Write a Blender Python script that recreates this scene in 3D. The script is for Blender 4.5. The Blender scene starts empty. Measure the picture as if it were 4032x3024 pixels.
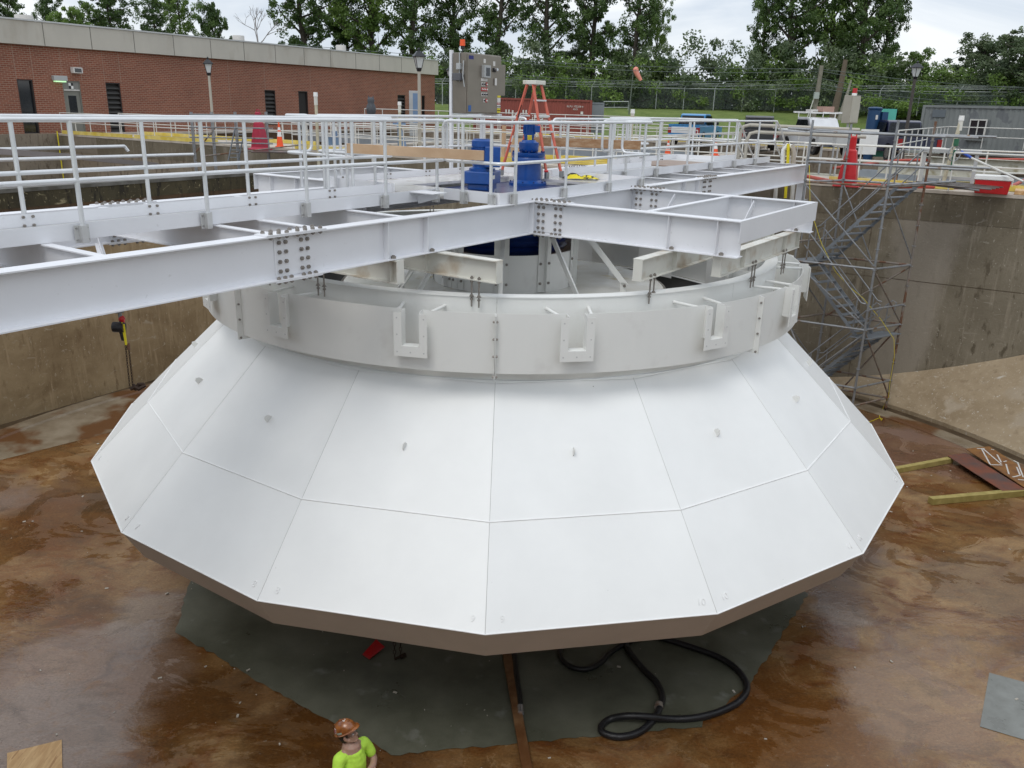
import bpy, math, random
import numpy as np
from mathutils import Matrix, Vector
random.seed(7); rng = np.random.default_rng(11)
S = bpy.context.scene; COL = S.collection
rad = math.radians
# ---------------------------------------------------------------- camera
CAM = np.array([0.0, -15.78, 8.462]); FPX = 3307.7; PITCH = rad(18.32); YAW = rad(-0.748); ROLL = rad(1.50)
c_, s_ = math.cos(YAW), math.sin(YAW)
FW = np.array([-s_*math.cos(PITCH), c_*math.cos(PITCH), -math.sin(PITCH)])
_rt = np.array([c_, s_, 0.0]); _up = np.cross(_rt, FW)
RT = _rt*math.cos(ROLL)+_up*math.sin(ROLL); UP = -_rt*math.sin(ROLL)+_up*math.cos(ROLL)
cam = bpy.data.cameras.new('camera'); co = bpy.data.objects.new('camera', cam); COL.objects.link(co)
cam.sensor_width = 36; cam.lens = 36*FPX/4032; cam.clip_start = 0.1; cam.clip_end = 2000
m = Matrix.Identity(4)
for i in range(3):
    m[i][0] = RT[i]; m[i][1] = UP[i]; m[i][2] = -FW[i]; m[i][3] = CAM[i]
co.matrix_world = m; S.camera = co
# ---------------------------------------------------------------- world and sun (overcast)
SUN_EL, SUN_AZ = rad(58), rad(205)
W = bpy.data.worlds.new('World'); S.world = W; W.use_nodes = True
nt = W.node_tree; N = nt.nodes; L = nt.links
for n in list(N): N.remove(n)
out = N.new('ShaderNodeOutputWorld'); bg = N.new('ShaderNodeBackground'); L.new(bg.outputs[0], out.inputs[0])
bg.inputs[1].default_value = 0.1
sky = N.new('ShaderNodeTexSky'); sky.sky_type = 'NISHITA'; sky.sun_disc = False
sky.sun_elevation = SUN_EL; sky.sun_rotation = SUN_AZ
tc = N.new('ShaderNodeTexCoord'); mp = N.new('ShaderNodeMapping'); mp.inputs['Scale'].default_value = (1.0, 1.0, 3.4)
L.new(tc.outputs['Generated'], mp.inputs[0])
nz = N.new('ShaderNodeTexNoise'); nz.inputs['Scale'].default_value = 3.1; nz.inputs['Detail'].default_value = 7; nz.inputs['Roughness'].default_value = .55
nz.inputs['Distortion'].default_value = .6
L.new(mp.outputs[0], nz.inputs['Vector'])
cr = N.new('ShaderNodeValToRGB'); cr.color_ramp.elements[0].position = .36; cr.color_ramp.elements[0].color = (5.6, 6.3, 7.3, 1)
cr.color_ramp.elements[1].position = .62; cr.color_ramp.elements[1].color = (9.0, 9.25, 9.5, 1)
L.new(nz.outputs['Fac'], cr.inputs[0])
sep = N.new('ShaderNodeSeparateXYZ'); L.new(tc.outputs['Generated'], sep.inputs[0])
mr = N.new('ShaderNodeMapRange'); mr.inputs[1].default_value = 0.0; mr.inputs[2].default_value = .9; mr.inputs[3].default_value = .93; mr.inputs[4].default_value = 1.25
L.new(sep.outputs[2], mr.inputs[0])
sc = N.new('ShaderNodeVectorMath'); sc.operation = 'SCALE'; L.new(cr.outputs[0], sc.inputs[0]); L.new(mr.outputs[0], sc.inputs[3])
mx = N.new('ShaderNodeMixRGB'); mx.inputs[0].default_value = .9
L.new(sky.outputs[0], mx.inputs[1]); L.new(sc.outputs[0], mx.inputs[2]); L.new(mx.outputs[0], bg.inputs[0])
sl = bpy.data.lights.new('sun', 'SUN'); sl.energy = 0.8; sl.angle = rad(25); sl.color = (1, .97, .92)
so = bpy.data.objects.new('sun', sl); COL.objects.link(so)
sd = Vector((math.sin(SUN_AZ)*math.cos(SUN_EL), math.cos(SUN_AZ)*math.cos(SUN_EL), math.sin(SUN_EL)))
so.rotation_euler = sd.to_track_quat('Z', 'Y').to_euler()
S.view_settings.view_transform = 'Standard'; S.view_settings.look = 'None'
S.view_settings.exposure = 0.27; S.view_settings.gamma = 1
# ---------------------------------------------------------------- geometry helpers
def ray(u, v): return RT*(u-2016)/FPX + UP*(1512-v)/FPX + FW
def U(u, v, z):                       # photo pixel -> point on the level z
    d = ray(u, v); t = (z-CAM[2])/d[2]; return CAM+d*t
def DI(u, v, r):                      # photo pixel -> point at horizontal range r
    d = ray(u, v); t = r/math.hypot(d[0], d[1]); return CAM+d*t
A_ = rad(-31.2); ua = np.array([math.cos(A_), math.sin(A_)]); va = np.array([-math.sin(A_), math.cos(A_)])
TH = rad(54.74); bs = np.array([math.cos(TH), math.sin(TH)]); bn = np.array([-math.sin(TH), math.cos(TH)])
def atu(x, y, uu):                    # pixel -> (v, z) on wall plane u = uu
    d = ray(x, y); t = (uu-ua@CAM[:2])/(ua@d[:2]); P = CAM+d*t; return float(va@P[:2]), float(P[2])
def atv(x, y, vv):
    d = ray(x, y); t = (vv-va@CAM[:2])/(va@d[:2]); P = CAM+d*t; return float(ua@P[:2]), float(P[2])
def TB(p): p = np.asarray(p, float).reshape(-1, 3); return np.c_[p[:, :1]*bs+p[:, 1:2]*bn, p[:, 2]]
def TW(p): p = np.asarray(p, float).reshape(-1, 3); return np.c_[p[:, :1]*ua+p[:, 1:2]*va, p[:, 2]]
def TI(p): return np.asarray(p, float).reshape(-1, 3)
def TL(loc, rz=0.0, sc=1.0):
    cc, ss = math.cos(rz), math.sin(rz); loc = np.array(loc, float)
    def f(p):
        p = np.asarray(p, float).reshape(-1, 3)*sc
        return np.c_[p[:, 0]*cc-p[:, 1]*ss, p[:, 0]*ss+p[:, 1]*cc, p[:, 2]]+loc
    return f
def BP(s, n, z): return TB([[s, n, z]])[0]
def WP(u, v, z): return TW([[u, v, z]])[0]
MW = {}
class MB:
    def __init__(s, T=TI): s.V = []; s.F = []; s.S = []; s.T = T; s.n = 0
    def add(s, vs, fs, smooth=False, T=None):
        vs = (T or s.T)(vs); k = s.n; s.V.append(vs); s.n += len(vs)
        s.F += [tuple(i+k for i in f) for f in fs]; s.S += [smooth]*len(fs) if isinstance(smooth, bool) else smooth
        return s
    def box(s, x0, x1, y0, y1, z0, z1, T=None):
        v = [(x0, y0, z0), (x1, y0, z0), (x1, y1, z0), (x0, y1, z0), (x0, y0, z1), (x1, y0, z1), (x1, y1, z1), (x0, y1, z1)]
        return s.add(v, [(3, 2, 1, 0), (4, 5, 6, 7), (0, 1, 5, 4), (1, 2, 6, 5), (2, 3, 7, 6), (3, 0, 4, 7)], T=T)
    def obox(s, p0, p1, w, h, up=(0, 0, 1), raw=True):      # bar from p0 to p1, world coordinates
        p0 = np.array(p0, float); p1 = np.array(p1, float); d = p1-p0; d /= np.linalg.norm(d)
        up = np.array(up, float); sd = np.cross(d, up)
        if np.linalg.norm(sd) < 1e-4: sd = np.cross(d, np.array([1., 0, 0]))
        sd /= np.linalg.norm(sd); up = np.cross(sd, d)
        v = [p+sd*a*w/2+up*b*h/2 for p in (p0, p1) for a, b in ((-1, -1), (1, -1), (1, 1), (-1, 1))]
        return s.add(v, [(3, 2, 1, 0), (4, 5, 6, 7), (0, 1, 5, 4), (1, 2, 6, 5), (2, 3, 7, 6), (3, 0, 4, 7)], T=TI if raw else None)
    def tube(s, pts, r, n=8, closed=False, T=None, caps=True):
        P = (T or s.T)(pts); m = len(P); rs = r if hasattr(r, '__len__') else [r]*m
        ring = []; prev = None
        for i in range(m):
            a = P[(i-1) % m] if (i > 0 or closed) else P[i]; b = P[(i+1) % m] if (i < m-1 or closed) else P[i]
            d = b-a; d /= (np.linalg.norm(d)+1e-12)
            if prev is None:
                q = np.array([0, 0, 1.]) if abs(d[2]) < .9 else np.array([1., 0, 0]); q = q-d*(q@d)
            else: q = prev-d*(prev@d)
            q /= np.linalg.norm(q)+1e-12; prev = q; w = np.cross(d, q)
            for k in range(n):
                t = 2*math.pi*k/n; ring.append(P[i]+(q*math.cos(t)+w*math.sin(t))*rs[i])
        f = []; mm = m if closed else m-1
        for i in range(mm):
            j = (i+1) % m
            for k in range(n): f.append((i*n+k, i*n+(k+1) % n, j*n+(k+1) % n, j*n+k))
        sm = [True]*len(f)
        if caps and not closed:
            f.append(tuple(range(n-1, -1, -1))); f.append(tuple((m-1)*n+k for k in range(n))); sm += [False, False]
        return s.add(ring, f, sm, T=TI)
    def cyl(s, p0, p1, r0, r1=None, n=16, T=None): return s.tube([p0, p1], [r0, r0 if r1 is None else r1], n, T=T)
    def lathe(s, prof, n=32, a0=0.0, a1=2*math.pi, c=(0, 0, 0), T=None, smooth=True):   # prof [(r,z)..]
        full = abs(a1-a0-2*math.pi) < 1e-6; m = n if full else n+1; v = []
        for r, z in prof:
            for k in range(m):
                t = a0+(a1-a0)*k/n; v.append((c[0]+r*math.cos(t), c[1]+r*math.sin(t), c[2]+z))
        f = []
        for i in range(len(prof)-1):
            for k in range(n):
                k2 = (k+1) % m if full else k+1
                f.append((i*m+k, i*m+k2, (i+1)*m+k2, (i+1)*m+k))
        return s.add(v, f, smooth, T=T)
    def prism(s, poly, z0, z1, T=None):
        n = len(poly); v = [(x, y, z0) for x, y in poly]+[(x, y, z1) for x, y in poly]
        f = [tuple(range(n-1, -1, -1)), tuple(range(n, 2*n))]+[(i, (i+1) % n, n+(i+1) % n, n+i) for i in range(n)]
        return s.add(v, f, T=T)
    def build(s, name, mat, parent=None, bevel=0, label=None, local=False, sharp=False):
        V = np.concatenate(s.V) if s.V else np.zeros((0, 3))
        o = bpy.data.objects.new(name, bpy.data.meshes.new(name)); COL.objects.link(o)
        if parent is not None:
            M = MW[parent]; o.parent = parent; MW[o] = M
            if not local:
                Mi = np.array(M.inverted()); V = V@Mi[:3, :3].T+Mi[:3, 3]
        elif not local:
            lo = V.min(0); hi = V.max(0); b = np.array([(lo[0]+hi[0])/2, (lo[1]+hi[1])/2, lo[2]])
            V = V-b; o.location = b; MW[o] = Matrix.Translation(b)
        me = o.data; me.from_pydata(V.tolist(), [], s.F); me.materials.append(mat)
        me.polygons.foreach_set('use_smooth', s.S); me.update()
        if any(s.S): me.set_sharp_from_angle(angle=rad(38))
        if bevel:
            b = o.modifiers.new('bevel', 'BEVEL'); b.width = bevel; b.segments = 2; b.limit_method = 'ANGLE'
        if label: o['label'] = label
        return o
def tag(o, label, cat, group=None, kind=None):
    if label: o['label'] = label
    if cat: o['category'] = cat
    if group: o['group'] = group
    if kind: o['kind'] = kind
    return o
def thing(name, label, cat, loc=(0, 0, 0), rz=0.0, group=None):
    o = bpy.data.objects.new(name, None); COL.objects.link(o); o.empty_display_size = .2
    o.location = loc; o.rotation_euler = (0, 0, rz); MW[o] = Matrix.Translation(Vector(loc))@Matrix.Rotation(rz, 4, 'Z')
    return tag(o, label, cat, group)
def struct(o): o['kind'] = 'structure'; return o
KIDS = {}
def copy_tree(o, parent=None):
    c = o.copy(); COL.objects.link(c); c.parent = parent
    for ch in [x for x in bpy.data.objects if x.parent == o]: copy_tree(ch, c)
    return c
def dup(root, loc, rz, label=None, group=None, scale=None):
    c = copy_tree(root); c.location = loc; c.rotation_euler = (0, 0, rz)
    if scale is not None: c.scale = scale
    if label: c['label'] = label
    if group: c['group'] = group
    return c
# ---------------------------------------------------------------- materials
MATS = {}
def mat(name, c, rough=.5, metal=0.0, var=.08, scale=2.0, bump=0.0, bscale=40.0, c2=None, lo=.4, hi=.65, stretch=(1, 1, 1), c3=None, s3=8.0, lo3=.6, hi3=.7, rvar=0.0, spec=None, coat=0.0):
    if name in MATS: return MATS[name]
    m = bpy.data.materials.new(name); m.use_nodes = True; nt = m.node_tree; N = nt.nodes; L = nt.links
    b = N['Principled BSDF']; b.inputs['Roughness'].default_value = rough; b.inputs['Metallic'].default_value = metal
    if spec is not None: b.inputs['Specular IOR Level'].default_value = spec
    if coat: b.inputs['Coat Weight'].default_value = coat; b.inputs['Coat Roughness'].default_value = .15
    g = N.new('ShaderNodeNewGeometry'); mp = N.new('ShaderNodeMapping'); mp.inputs['Scale'].default_value = stretch
    L.new(g.outputs['Position'], mp.inputs[0])
    nz = N.new('ShaderNodeTexNoise'); nz.inputs['Scale'].default_value = scale; nz.inputs['Detail'].default_value = 6; nz.inputs['Roughness'].default_value = .6
    L.new(mp.outputs[0], nz.inputs['Vector'])
    r = N.new('ShaderNodeValToRGB'); e = r.color_ramp.elements
    e[0].position = lo; e[1].position = hi
    if c2 is None:
        e[0].position, e[1].position = .3, .7
        e[0].color = (*[x*(1-var) for x in c], 1); e[1].color = (*[min(1, x*(1+var)) for x in c], 1)
    else: e[0].color = (*c, 1); e[1].color = (*c2, 1)
    L.new(nz.outputs['Fac'], r.inputs[0]); last = r.outputs[0]
    if c3 is not None:
        n3 = N.new('ShaderNodeTexNoise'); n3.inputs['Scale'].default_value = s3; n3.inputs['Detail'].default_value = 5; L.new(mp.outputs[0], n3.inputs['Vector'])
        r3 = N.new('ShaderNodeMapRange'); r3.inputs[1].default_value = lo3; r3.inputs[2].default_value = hi3; L.new(n3.outputs['Fac'], r3.inputs[0])
        x3 = N.new('ShaderNodeMixRGB'); L.new(r3.outputs[0], x3.inputs[0]); L.new(last, x3.inputs[1]); x3.inputs[2].default_value = (*c3, 1); last = x3.outputs[0]
    L.new(last, b.inputs['Base Color'])
    if rvar:
        rr = N.new('ShaderNodeMapRange'); rr.inputs[1].default_value = .35; rr.inputs[2].default_value = .65; rr.inputs[3].default_value = max(.03, rough-rvar); rr.inputs[4].default_value = min(1, rough+rvar)
        L.new(nz.outputs['Fac'], rr.inputs[0]); L.new(rr.outputs[0], b.inputs['Roughness'])
    if bump:
        nb = N.new('ShaderNodeTexNoise'); nb.inputs['Scale'].default_value = bscale; nb.inputs['Detail'].default_value = 4; L.new(g.outputs['Position'], nb.inputs['Vector'])
        bp = N.new('ShaderNodeBump'); bp.inputs['Strength'].default_value = bump; bp.inputs['Distance'].default_value = .02; L.new(nb.outputs['Fac'], bp.inputs['Height']); L.new(bp.outputs[0], b.inputs['Normal'])
    MATS[name] = m; return m
M_cone = mat('cone_paint', (.795, .80, .785), .42, var=.035, scale=.9, c3=(.40, .38, .35), s3=16, lo3=.765, hi3=.80, bump=.06, bscale=3)
M_lip = mat('shaded_lip_paint', (.50, .44, .38), .6, var=.05)  # white lip's shade and brown floor bounce put into the base colour
M_seam = mat('seam_sealant', (.56, .56, .545), .7)
M_bead = mat('weld_bead', (.80, .80, .79), .5)
M_ring = mat('ring_paint', (.765, .765, .735), .42, var=.02, scale=1.3, c3=(.69, .68, .65), s3=3, lo3=.6, hi3=.8)
M_white = mat('bridge_paint', (.76, .765, .79), .33, var=.03, scale=1.5, c3=(.64, .64, .65), s3=14, lo3=.68, hi3=.78)
M_dirty = mat('weathered_paint', (.67, .66, .60), .5, var=.05, scale=3, c3=(.46, .38, .28), s3=2.6, lo3=.52, hi3=.72)
M_deckw = mat('deck_paint', (.62, .60, .58), .18, var=.1, scale=2, c3=(.42, .38, .33), s3=3, lo3=.55, hi3=.7)
M_alu = mat('aluminium_rail', (.70, .71, .72), .33, .35, var=.06, scale=5)
M_alu2 = mat('weathered_rail', (.62, .61, .57), .5, .1, var=.1, scale=3)
M_brk = mat('bracket_alu', (.58, .58, .57), .4, .5)
M_bolt = mat('bolt_steel', (.27, .245, .22), .5, .45, var=.3, scale=30)
M_bolt2 = mat('stainless_bolt', (.40, .39, .38), .3, .8)
M_blue = mat('blue_enamel', (.002, .055, .25), .35, var=.15, scale=6, coat=.15)
M_dkblue = mat('blue_drive_ring', (.003, .02, .12), .3, var=.2, coat=.4)
M_galv = mat('galvanised', (.27, .28, .29), .5, .45, var=.2, scale=6, c3=(.20, .13, .08), s3=5, lo3=.62, hi3=.72)
M_rusty = mat('rusty_tube', (.24, .21, .18), .65, .2, var=.2, scale=4, c3=(.16, .08, .045), s3=4, lo3=.48, hi3=.6)
M_tread = mat('stair_grey', (.20, .22, .24), .6, .3, var=.15)
M_black = mat('black_rubber', (.012, .012, .014), .4, bump=.3, bscale=60, var=.4)
M_chain = mat('chain_steel', (.05, .03, .02), .6, .5)
M_wood = mat('old_plank', (.30, .16, .075), .65, c2=(.42, .28, .17), stretch=(1, 6, 6), scale=3, bump=.2)
M_wetwood = mat('wet_plank', (.13, .055, .02), .35, c2=(.24, .13, .06), scale=3)
M_lumber = mat('new_lumber', (.46, .30, .18), .6, c2=(.56, .40, .26), scale=1.6)
M_yellowwood = mat('treated_lumber', (.30, .24, .07), .6, c2=(.42, .34, .12), scale=5)
M_toe = mat('yellow_toe_board', (.62, .47, .07), .55, c2=(.72, .60, .22), scale=2)
M_ply = mat('plywood', (.46, .27, .11), .55, c2=(.64, .43, .21), stretch=(5, .8, 4), scale=2.6, c3=(.36, .19, .07), s3=4, lo3=.58, hi3=.64)
M_rust = mat('rusted_plate', (.20, .06, .03), .6, c2=(.09, .06, .055), scale=1.6, bump=.2)
M_orangeply = mat('stained_plywood', (.26, .12, .035), .5, c2=(.16, .07, .03), scale=4)
M_redp = mat('red_plastic', (.50, .012, .015), .35, var=.08)
M_maroon = mat('faded_red_plastic', (.38, .02, .05), .5, var=.1)
M_orange = mat('orange_plastic', (.85, .10, .02), .4)
M_ladder = mat('orange_fibreglass', (.60, .13, .08), .55, var=.12, scale=9)
M_whitep = mat('white_plastic', (.80, .80, .78), .4)
M_stain = mat('stainless_cabinet', (.25, .22, .185), .38, .6, var=.08, scale=3)
M_lgrey = mat('light_grey_box', (.42, .43, .43), .45, .2)
M_glass = mat('dark_glass', (.015, .018, .022), .08, spec=.8)
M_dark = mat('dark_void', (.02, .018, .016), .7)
M_lens = mat('lamp_glass', (.60, .62, .62), .25)
M_lampb = mat('lamp_black', (.015, .016, .02), .4)
M_lamppole = mat('lamp_pole_grey', (.42, .39, .33), .6)
M_yellow = mat('yellow_web', (.75, .62, .02), .6)
M_tire = mat('tyre', (.02, .02, .02), .8)
M_chrome = mat('chrome', (.6, .6, .62), .15, .9)
M_conc = mat('grey_concrete', (.30, .27, .22), .85, c2=(.42, .39, .33), scale=1.2, bump=.2)
M_lconc = mat('walkway_concrete', (.42, .37, .31), .8, c2=(.52, .47, .40), scale=1.6, c3=(.26, .20, .14), s3=1.4, lo3=.55, hi3=.75)
def wallmat(name, ca, cb, cpatch, streak, cst, slo=.54, shi=.64, sc=.5, bands=()):
    m = bpy.data.materials.new(name); m.use_nodes = True; nt = m.node_tree; N = nt.nodes; L = nt.links; b = N['Principled BSDF']
    b.inputs['Roughness'].default_value = .8
    g = N.new('ShaderNodeNewGeometry')
    def noise(scale, stretch, det=6, dist=0):
        mp = N.new('ShaderNodeMapping'); mp.inputs['Scale'].default_value = stretch; L.new(g.outputs['Position'], mp.inputs[0])
        n = N.new('ShaderNodeTexNoise'); n.inputs['Scale'].default_value = scale; n.inputs['Detail'].default_value = det; n.inputs['Roughness'].default_value = .62; n.inputs['Distortion'].default_value = dist
        L.new(mp.outputs[0], n.inputs['Vector']); return n.outputs['Fac']
    def mix(fac, a, c, lo, hi):
        r = N.new('ShaderNodeMapRange'); r.inputs[1].default_value = lo; r.inputs[2].default_value = hi; L.new(fac, r.inputs[0])
        x = N.new('ShaderNodeMixRGB'); L.new(r.outputs[0], x.inputs[0])
        if isinstance(a, tuple): x.inputs[1].default_value = (*a, 1)
        else: L.new(a, x.inputs[1])
        x.inputs[2].default_value = (*c, 1); return x.outputs[0]
    k = mix(noise(sc, (1, 1, 1.3), 8, .5), ca, cb, .35, .68)
    k = mix(noise(.45, (1, 1, .16), 3), k, cpatch, .56, .60)
    k = mix(noise(5.0, (1, 1, .35), 5), k, cst, slo, shi)
    k = mix(noise(8, (1, 1, .10), 6), k, tuple(q*1.25 for q in cpatch), .55, .78)
    k = mix(noise(3.5, (1, 1, .09), 6), k, cst, .58, .80)
    k = mix(noise(2.2, (1, 1, 2.5), 8, 1), k, streak, .62, .72)
    k = mix(noise(17, (1, 1, .45), 3), k, streak, .655, .69)
    if bands:
        dp = N.new('ShaderNodeVectorMath'); dp.operation = 'DOT_PRODUCT'; L.new(g.outputs['Position'], dp.inputs[0]); dp.inputs[1].default_value = (ua[0], ua[1], -.10)
        nn = noise(1.3, (1, 1, .6), 6); ad = N.new('ShaderNodeMath'); ad.operation = 'MULTIPLY_ADD'; L.new(nn, ad.inputs[0]); ad.inputs[1].default_value = .9; L.new(dp.outputs['Value'], ad.inputs[2])
        for b0, b1 in bands:
            lo_ = N.new('ShaderNodeMapRange'); lo_.inputs[1].default_value = b0; lo_.inputs[2].default_value = b0+.35; L.new(ad.outputs[0], lo_.inputs[0])
            hi_ = N.new('ShaderNodeMapRange'); hi_.inputs[1].default_value = b1; hi_.inputs[2].default_value = b1-.35; L.new(ad.outputs[0], hi_.inputs[0])
            mm = N.new('ShaderNodeMath'); mm.operation = 'MULTIPLY'; L.new(lo_.outputs[0], mm.inputs[0]); L.new(hi_.outputs[0], mm.inputs[1]); m2_ = N.new('ShaderNodeMath'); m2_.operation = 'MULTIPLY'; L.new(mm.outputs[0], m2_.inputs[0]); m2_.inputs[1].default_value = .75
            x = N.new('ShaderNodeMixRGB'); L.new(m2_.outputs[0], x.inputs[0]); L.new(k, x.inputs[1]); x.inputs[2].default_value = (.30, .265, .215, 1); k = x.outputs[0]
    L.new(k, b.inputs['Base Color'])
    bp = N.new('ShaderNodeBump'); bp.inputs['Strength'].default_value = .35; bp.inputs['Distance'].default_value = .03; L.new(noise(14, (1, 1, 1), 6), bp.inputs['Height']); L.new(bp.outputs[0], b.inputs['Normal'])
    MATS[name] = m; return m
M_wallR = wallmat('stained_concrete', (.15, .126, .086), (.225, .195, .142), (.245, .212, .16), (.33, .30, .24), (.105, .085, .055), slo=.575, shi=.66, bands=((4.9, 6.9), (9.6, 11.3)))
M_wallL = wallmat('ochre_concrete', (.22, .15, .075), (.40, .30, .17), (.35, .26, .155), (.42, .35, .25), (.18, .115, .055), slo=.58, shi=.74)
M_wallT = wallmat('tan_concrete', (.19, .155, .115), (.29, .245, .185), (.21, .17, .12), (.30, .27, .22), (.13, .10, .07))
M_moss = wallmat('mossy_concrete', (.035, .028, .012), (.08, .065, .03), (.06, .05, .025), (.30, .26, .15), (.02, .016, .008))
M_brownwall = wallmat('brown_concrete', (.06, .035, .015), (.10, .055, .025), (.09, .05, .02), (.14, .09, .05), (.045, .025, .01))
M_fillet = wallmat('fillet_concrete', (.25, .185, .11), (.37, .29, .19), (.34, .275, .195), (.50, .46, .40), (.21, .15, .09), slo=.62, shi=.74)
FBLOB = [((330, 2700), 1.75, (.27, .195, .155), .8), ((60, 2950), 1.5, (.26, .20, .165), .8), ((620, 2420), .95, (.30, .24, .195), .7), ((3600, 2760), 1.25, (.33, .215, .125), .75), ((3300, 2430), .55, (.34, .28, .24), .7), ((3900, 2300), 1.4, (.16, .105, .06), .6), ((3650, 1780), 1.9, (.19, .11, .085), .7), ((1300, 2950), 1.4, (.115, .05, .014), .85), ((3150, 2900), 1.3, (.17, .075, .022), .85), ((850, 2750), .9, (.14, .065, .02), .85), ((250, 2050), 1.5, (.13, .055, .02), .7), ((500, 1950), 1.1, (.07, .05, .032), .55)]  # floor stain patches; the pale mauve ones have sky reflection painted in
def floormat():
    m = bpy.data.materials.new('wet_floor'); m.use_nodes = True; nt = m.node_tree; N = nt.nodes; L = nt.links; b = N['Principled BSDF']
    g = N.new('ShaderNodeNewGeometry')
    def noise(scale, stretch=(1, 1, 1), det=7, dist=0, rot=0.0, rough=.62):
        mp = N.new('ShaderNodeMapping'); mp.inputs['Rotation'].default_value = (0, 0, rot); mp.inputs['Scale'].default_value = stretch; L.new(g.outputs['Position'], mp.inputs[0])
        n = N.new('ShaderNodeTexNoise'); n.inputs['Scale'].default_value = scale; n.inputs['Detail'].default_value = det; n.inputs['Roughness'].default_value = rough; n.inputs['Distortion'].default_value = dist
        L.new(mp.outputs[0], n.inputs['Vector']); return n.outputs['Fac']
    def mr(f, lo, hi, a=0, c=1):
        r = N.new('ShaderNodeMapRange'); r.inputs[1].default_value = lo; r.inputs[2].default_value = hi; r.inputs[3].default_value = a; r.inputs[4].default_value = c; L.new(f, r.inputs[0]); return r.outputs[0]
    def mix(f, a, c):
        x = N.new('ShaderNodeMixRGB'); L.new(f, x.inputs[0])
        for i, q in ((1, a), (2, c)):
            if isinstance(q, tuple): x.inputs[i].default_value = (*q, 1)
            else: L.new(q, x.inputs[i])
        return x.outputs[0]
    k = mix(mr(noise(.35, dist=.4), .38, .62), (.135, .058, .014), (.34, .21, .095))      # rust brown to tan
    k = mix(mr(noise(.9, (1, 1.3, 1), dist=1.5), .46, .66), k, (.17, .065, .018))
    k = mix(mr(noise(.22, (1, 1, 1), dist=.3), .54, .66), k, (.20, .135, .10))            # pinkish grey sheets
    warp = noise(1.1, (1, 1.8, 1), 7, .3)
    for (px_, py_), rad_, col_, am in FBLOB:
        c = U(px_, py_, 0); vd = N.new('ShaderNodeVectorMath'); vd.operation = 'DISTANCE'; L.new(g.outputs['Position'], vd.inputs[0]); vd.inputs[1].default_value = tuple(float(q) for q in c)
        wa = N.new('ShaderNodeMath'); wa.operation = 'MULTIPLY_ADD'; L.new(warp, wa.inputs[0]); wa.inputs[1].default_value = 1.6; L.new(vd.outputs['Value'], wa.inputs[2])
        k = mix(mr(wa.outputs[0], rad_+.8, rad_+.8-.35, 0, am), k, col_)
    k = mix(mr(noise(.9, (1, 1.7, 1), 10, 1.2, .25, .7), .50, .78, 0, .75), k, (.055, .036, .022))        # dark sweeps
    k = mix(mr(noise(2.6, (1, 1.3, 1), 10, 1.6, .6, .72), .54, .70, 0, .55), k, (.24, .115, .035))
    k = mix(mr(noise(9, (1, 1.6, 1), 9, .8, .1, .7), .56, .74, 0, .6), k, (.32, .24, .16))
    k = mix(mr(noise(16, (1, 1.8, 1), 6, .5, .1, .7), .60, .70, 0, .45), k, (.035, .022, .014))
    k = mix(mr(noise(4, (1, 4, 1), 5, .6, .1), .73, .75), k, (.50, .46, .40))             # pale scrapes
    k = mix(mr(noise(11, (1, 2, 1), 4, 0, .1), .74, .76), k, (.55, .52, .46))
    wet = mr(noise(.55, (1, 1.2, 1), 11, .8, .3, .66), .485, .53)
    wd = N.new('ShaderNodeMixRGB'); wd.blend_type = 'MULTIPLY'; wf_ = mr(noise(.55, (1, 1.2, 1), 11, .8, .3, .66), .485, .53, .85, 0); L.new(wf_, wd.inputs[0]); L.new(k, wd.inputs[1]); wd.inputs[2].default_value = (.72, .62, .50, 1); k = wd.outputs[0]
    gr = N.new('ShaderNodeMixRGB'); gr.blend_type = 'MULTIPLY'; gr.inputs[0].default_value = 1; L.new(k, gr.inputs[1]); gv = mr(noise(22, (1, 1.5, 1), 8, 0, 0, .8), .3, .7, .55, 1.4); L.new(gv, gr.inputs[2]); k = gr.outputs[0]
    L.new(k, b.inputs['Base Color'])
    L.new(mr(wet, 0, 1, .10, .42), b.inputs['Roughness']); b.inputs['Specular IOR Level'].default_value = .6
    bp = N.new('ShaderNodeBump'); bp.inputs['Strength'].default_value = .25; bp.inputs['Distance'].default_value = .02; L.new(noise(5, (1, 1.5, 1), 9, .5), bp.inputs['Height']); L.new(bp.outputs[0], b.inputs['Normal'])
    return m
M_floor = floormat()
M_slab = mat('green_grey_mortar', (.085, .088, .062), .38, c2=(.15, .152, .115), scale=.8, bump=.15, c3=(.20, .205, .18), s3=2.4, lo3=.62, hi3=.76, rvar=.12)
M_slab2 = mat('pale_mortar', (.16, .165, .15), .35, c2=(.25, .26, .245), scale=2.5, bump=.1, rvar=.15)
M_gutter = mat('gutter_dark', (.05, .032, .016), .4, c2=(.09, .06, .035), scale=2)
M_ledge = mat('ledge_concrete', (.18, .135, .085), .5, c2=(.27, .22, .155), scale=1.5, bump=.2, c3=(.12, .05, .015), s3=.8, lo3=.5, hi3=.6)
M_grass = mat('grass', (.085, .135, .022), .9, c2=(.15, .20, .045), scale=.5, c3=(.17, .19, .06), s3=6, lo3=.5, hi3=.7, bump=.8, bscale=12)
M_gravel = mat('gravel', (.20, .19, .17), .9, c2=(.30, .29, .26), scale=3, bump=.4)
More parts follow.
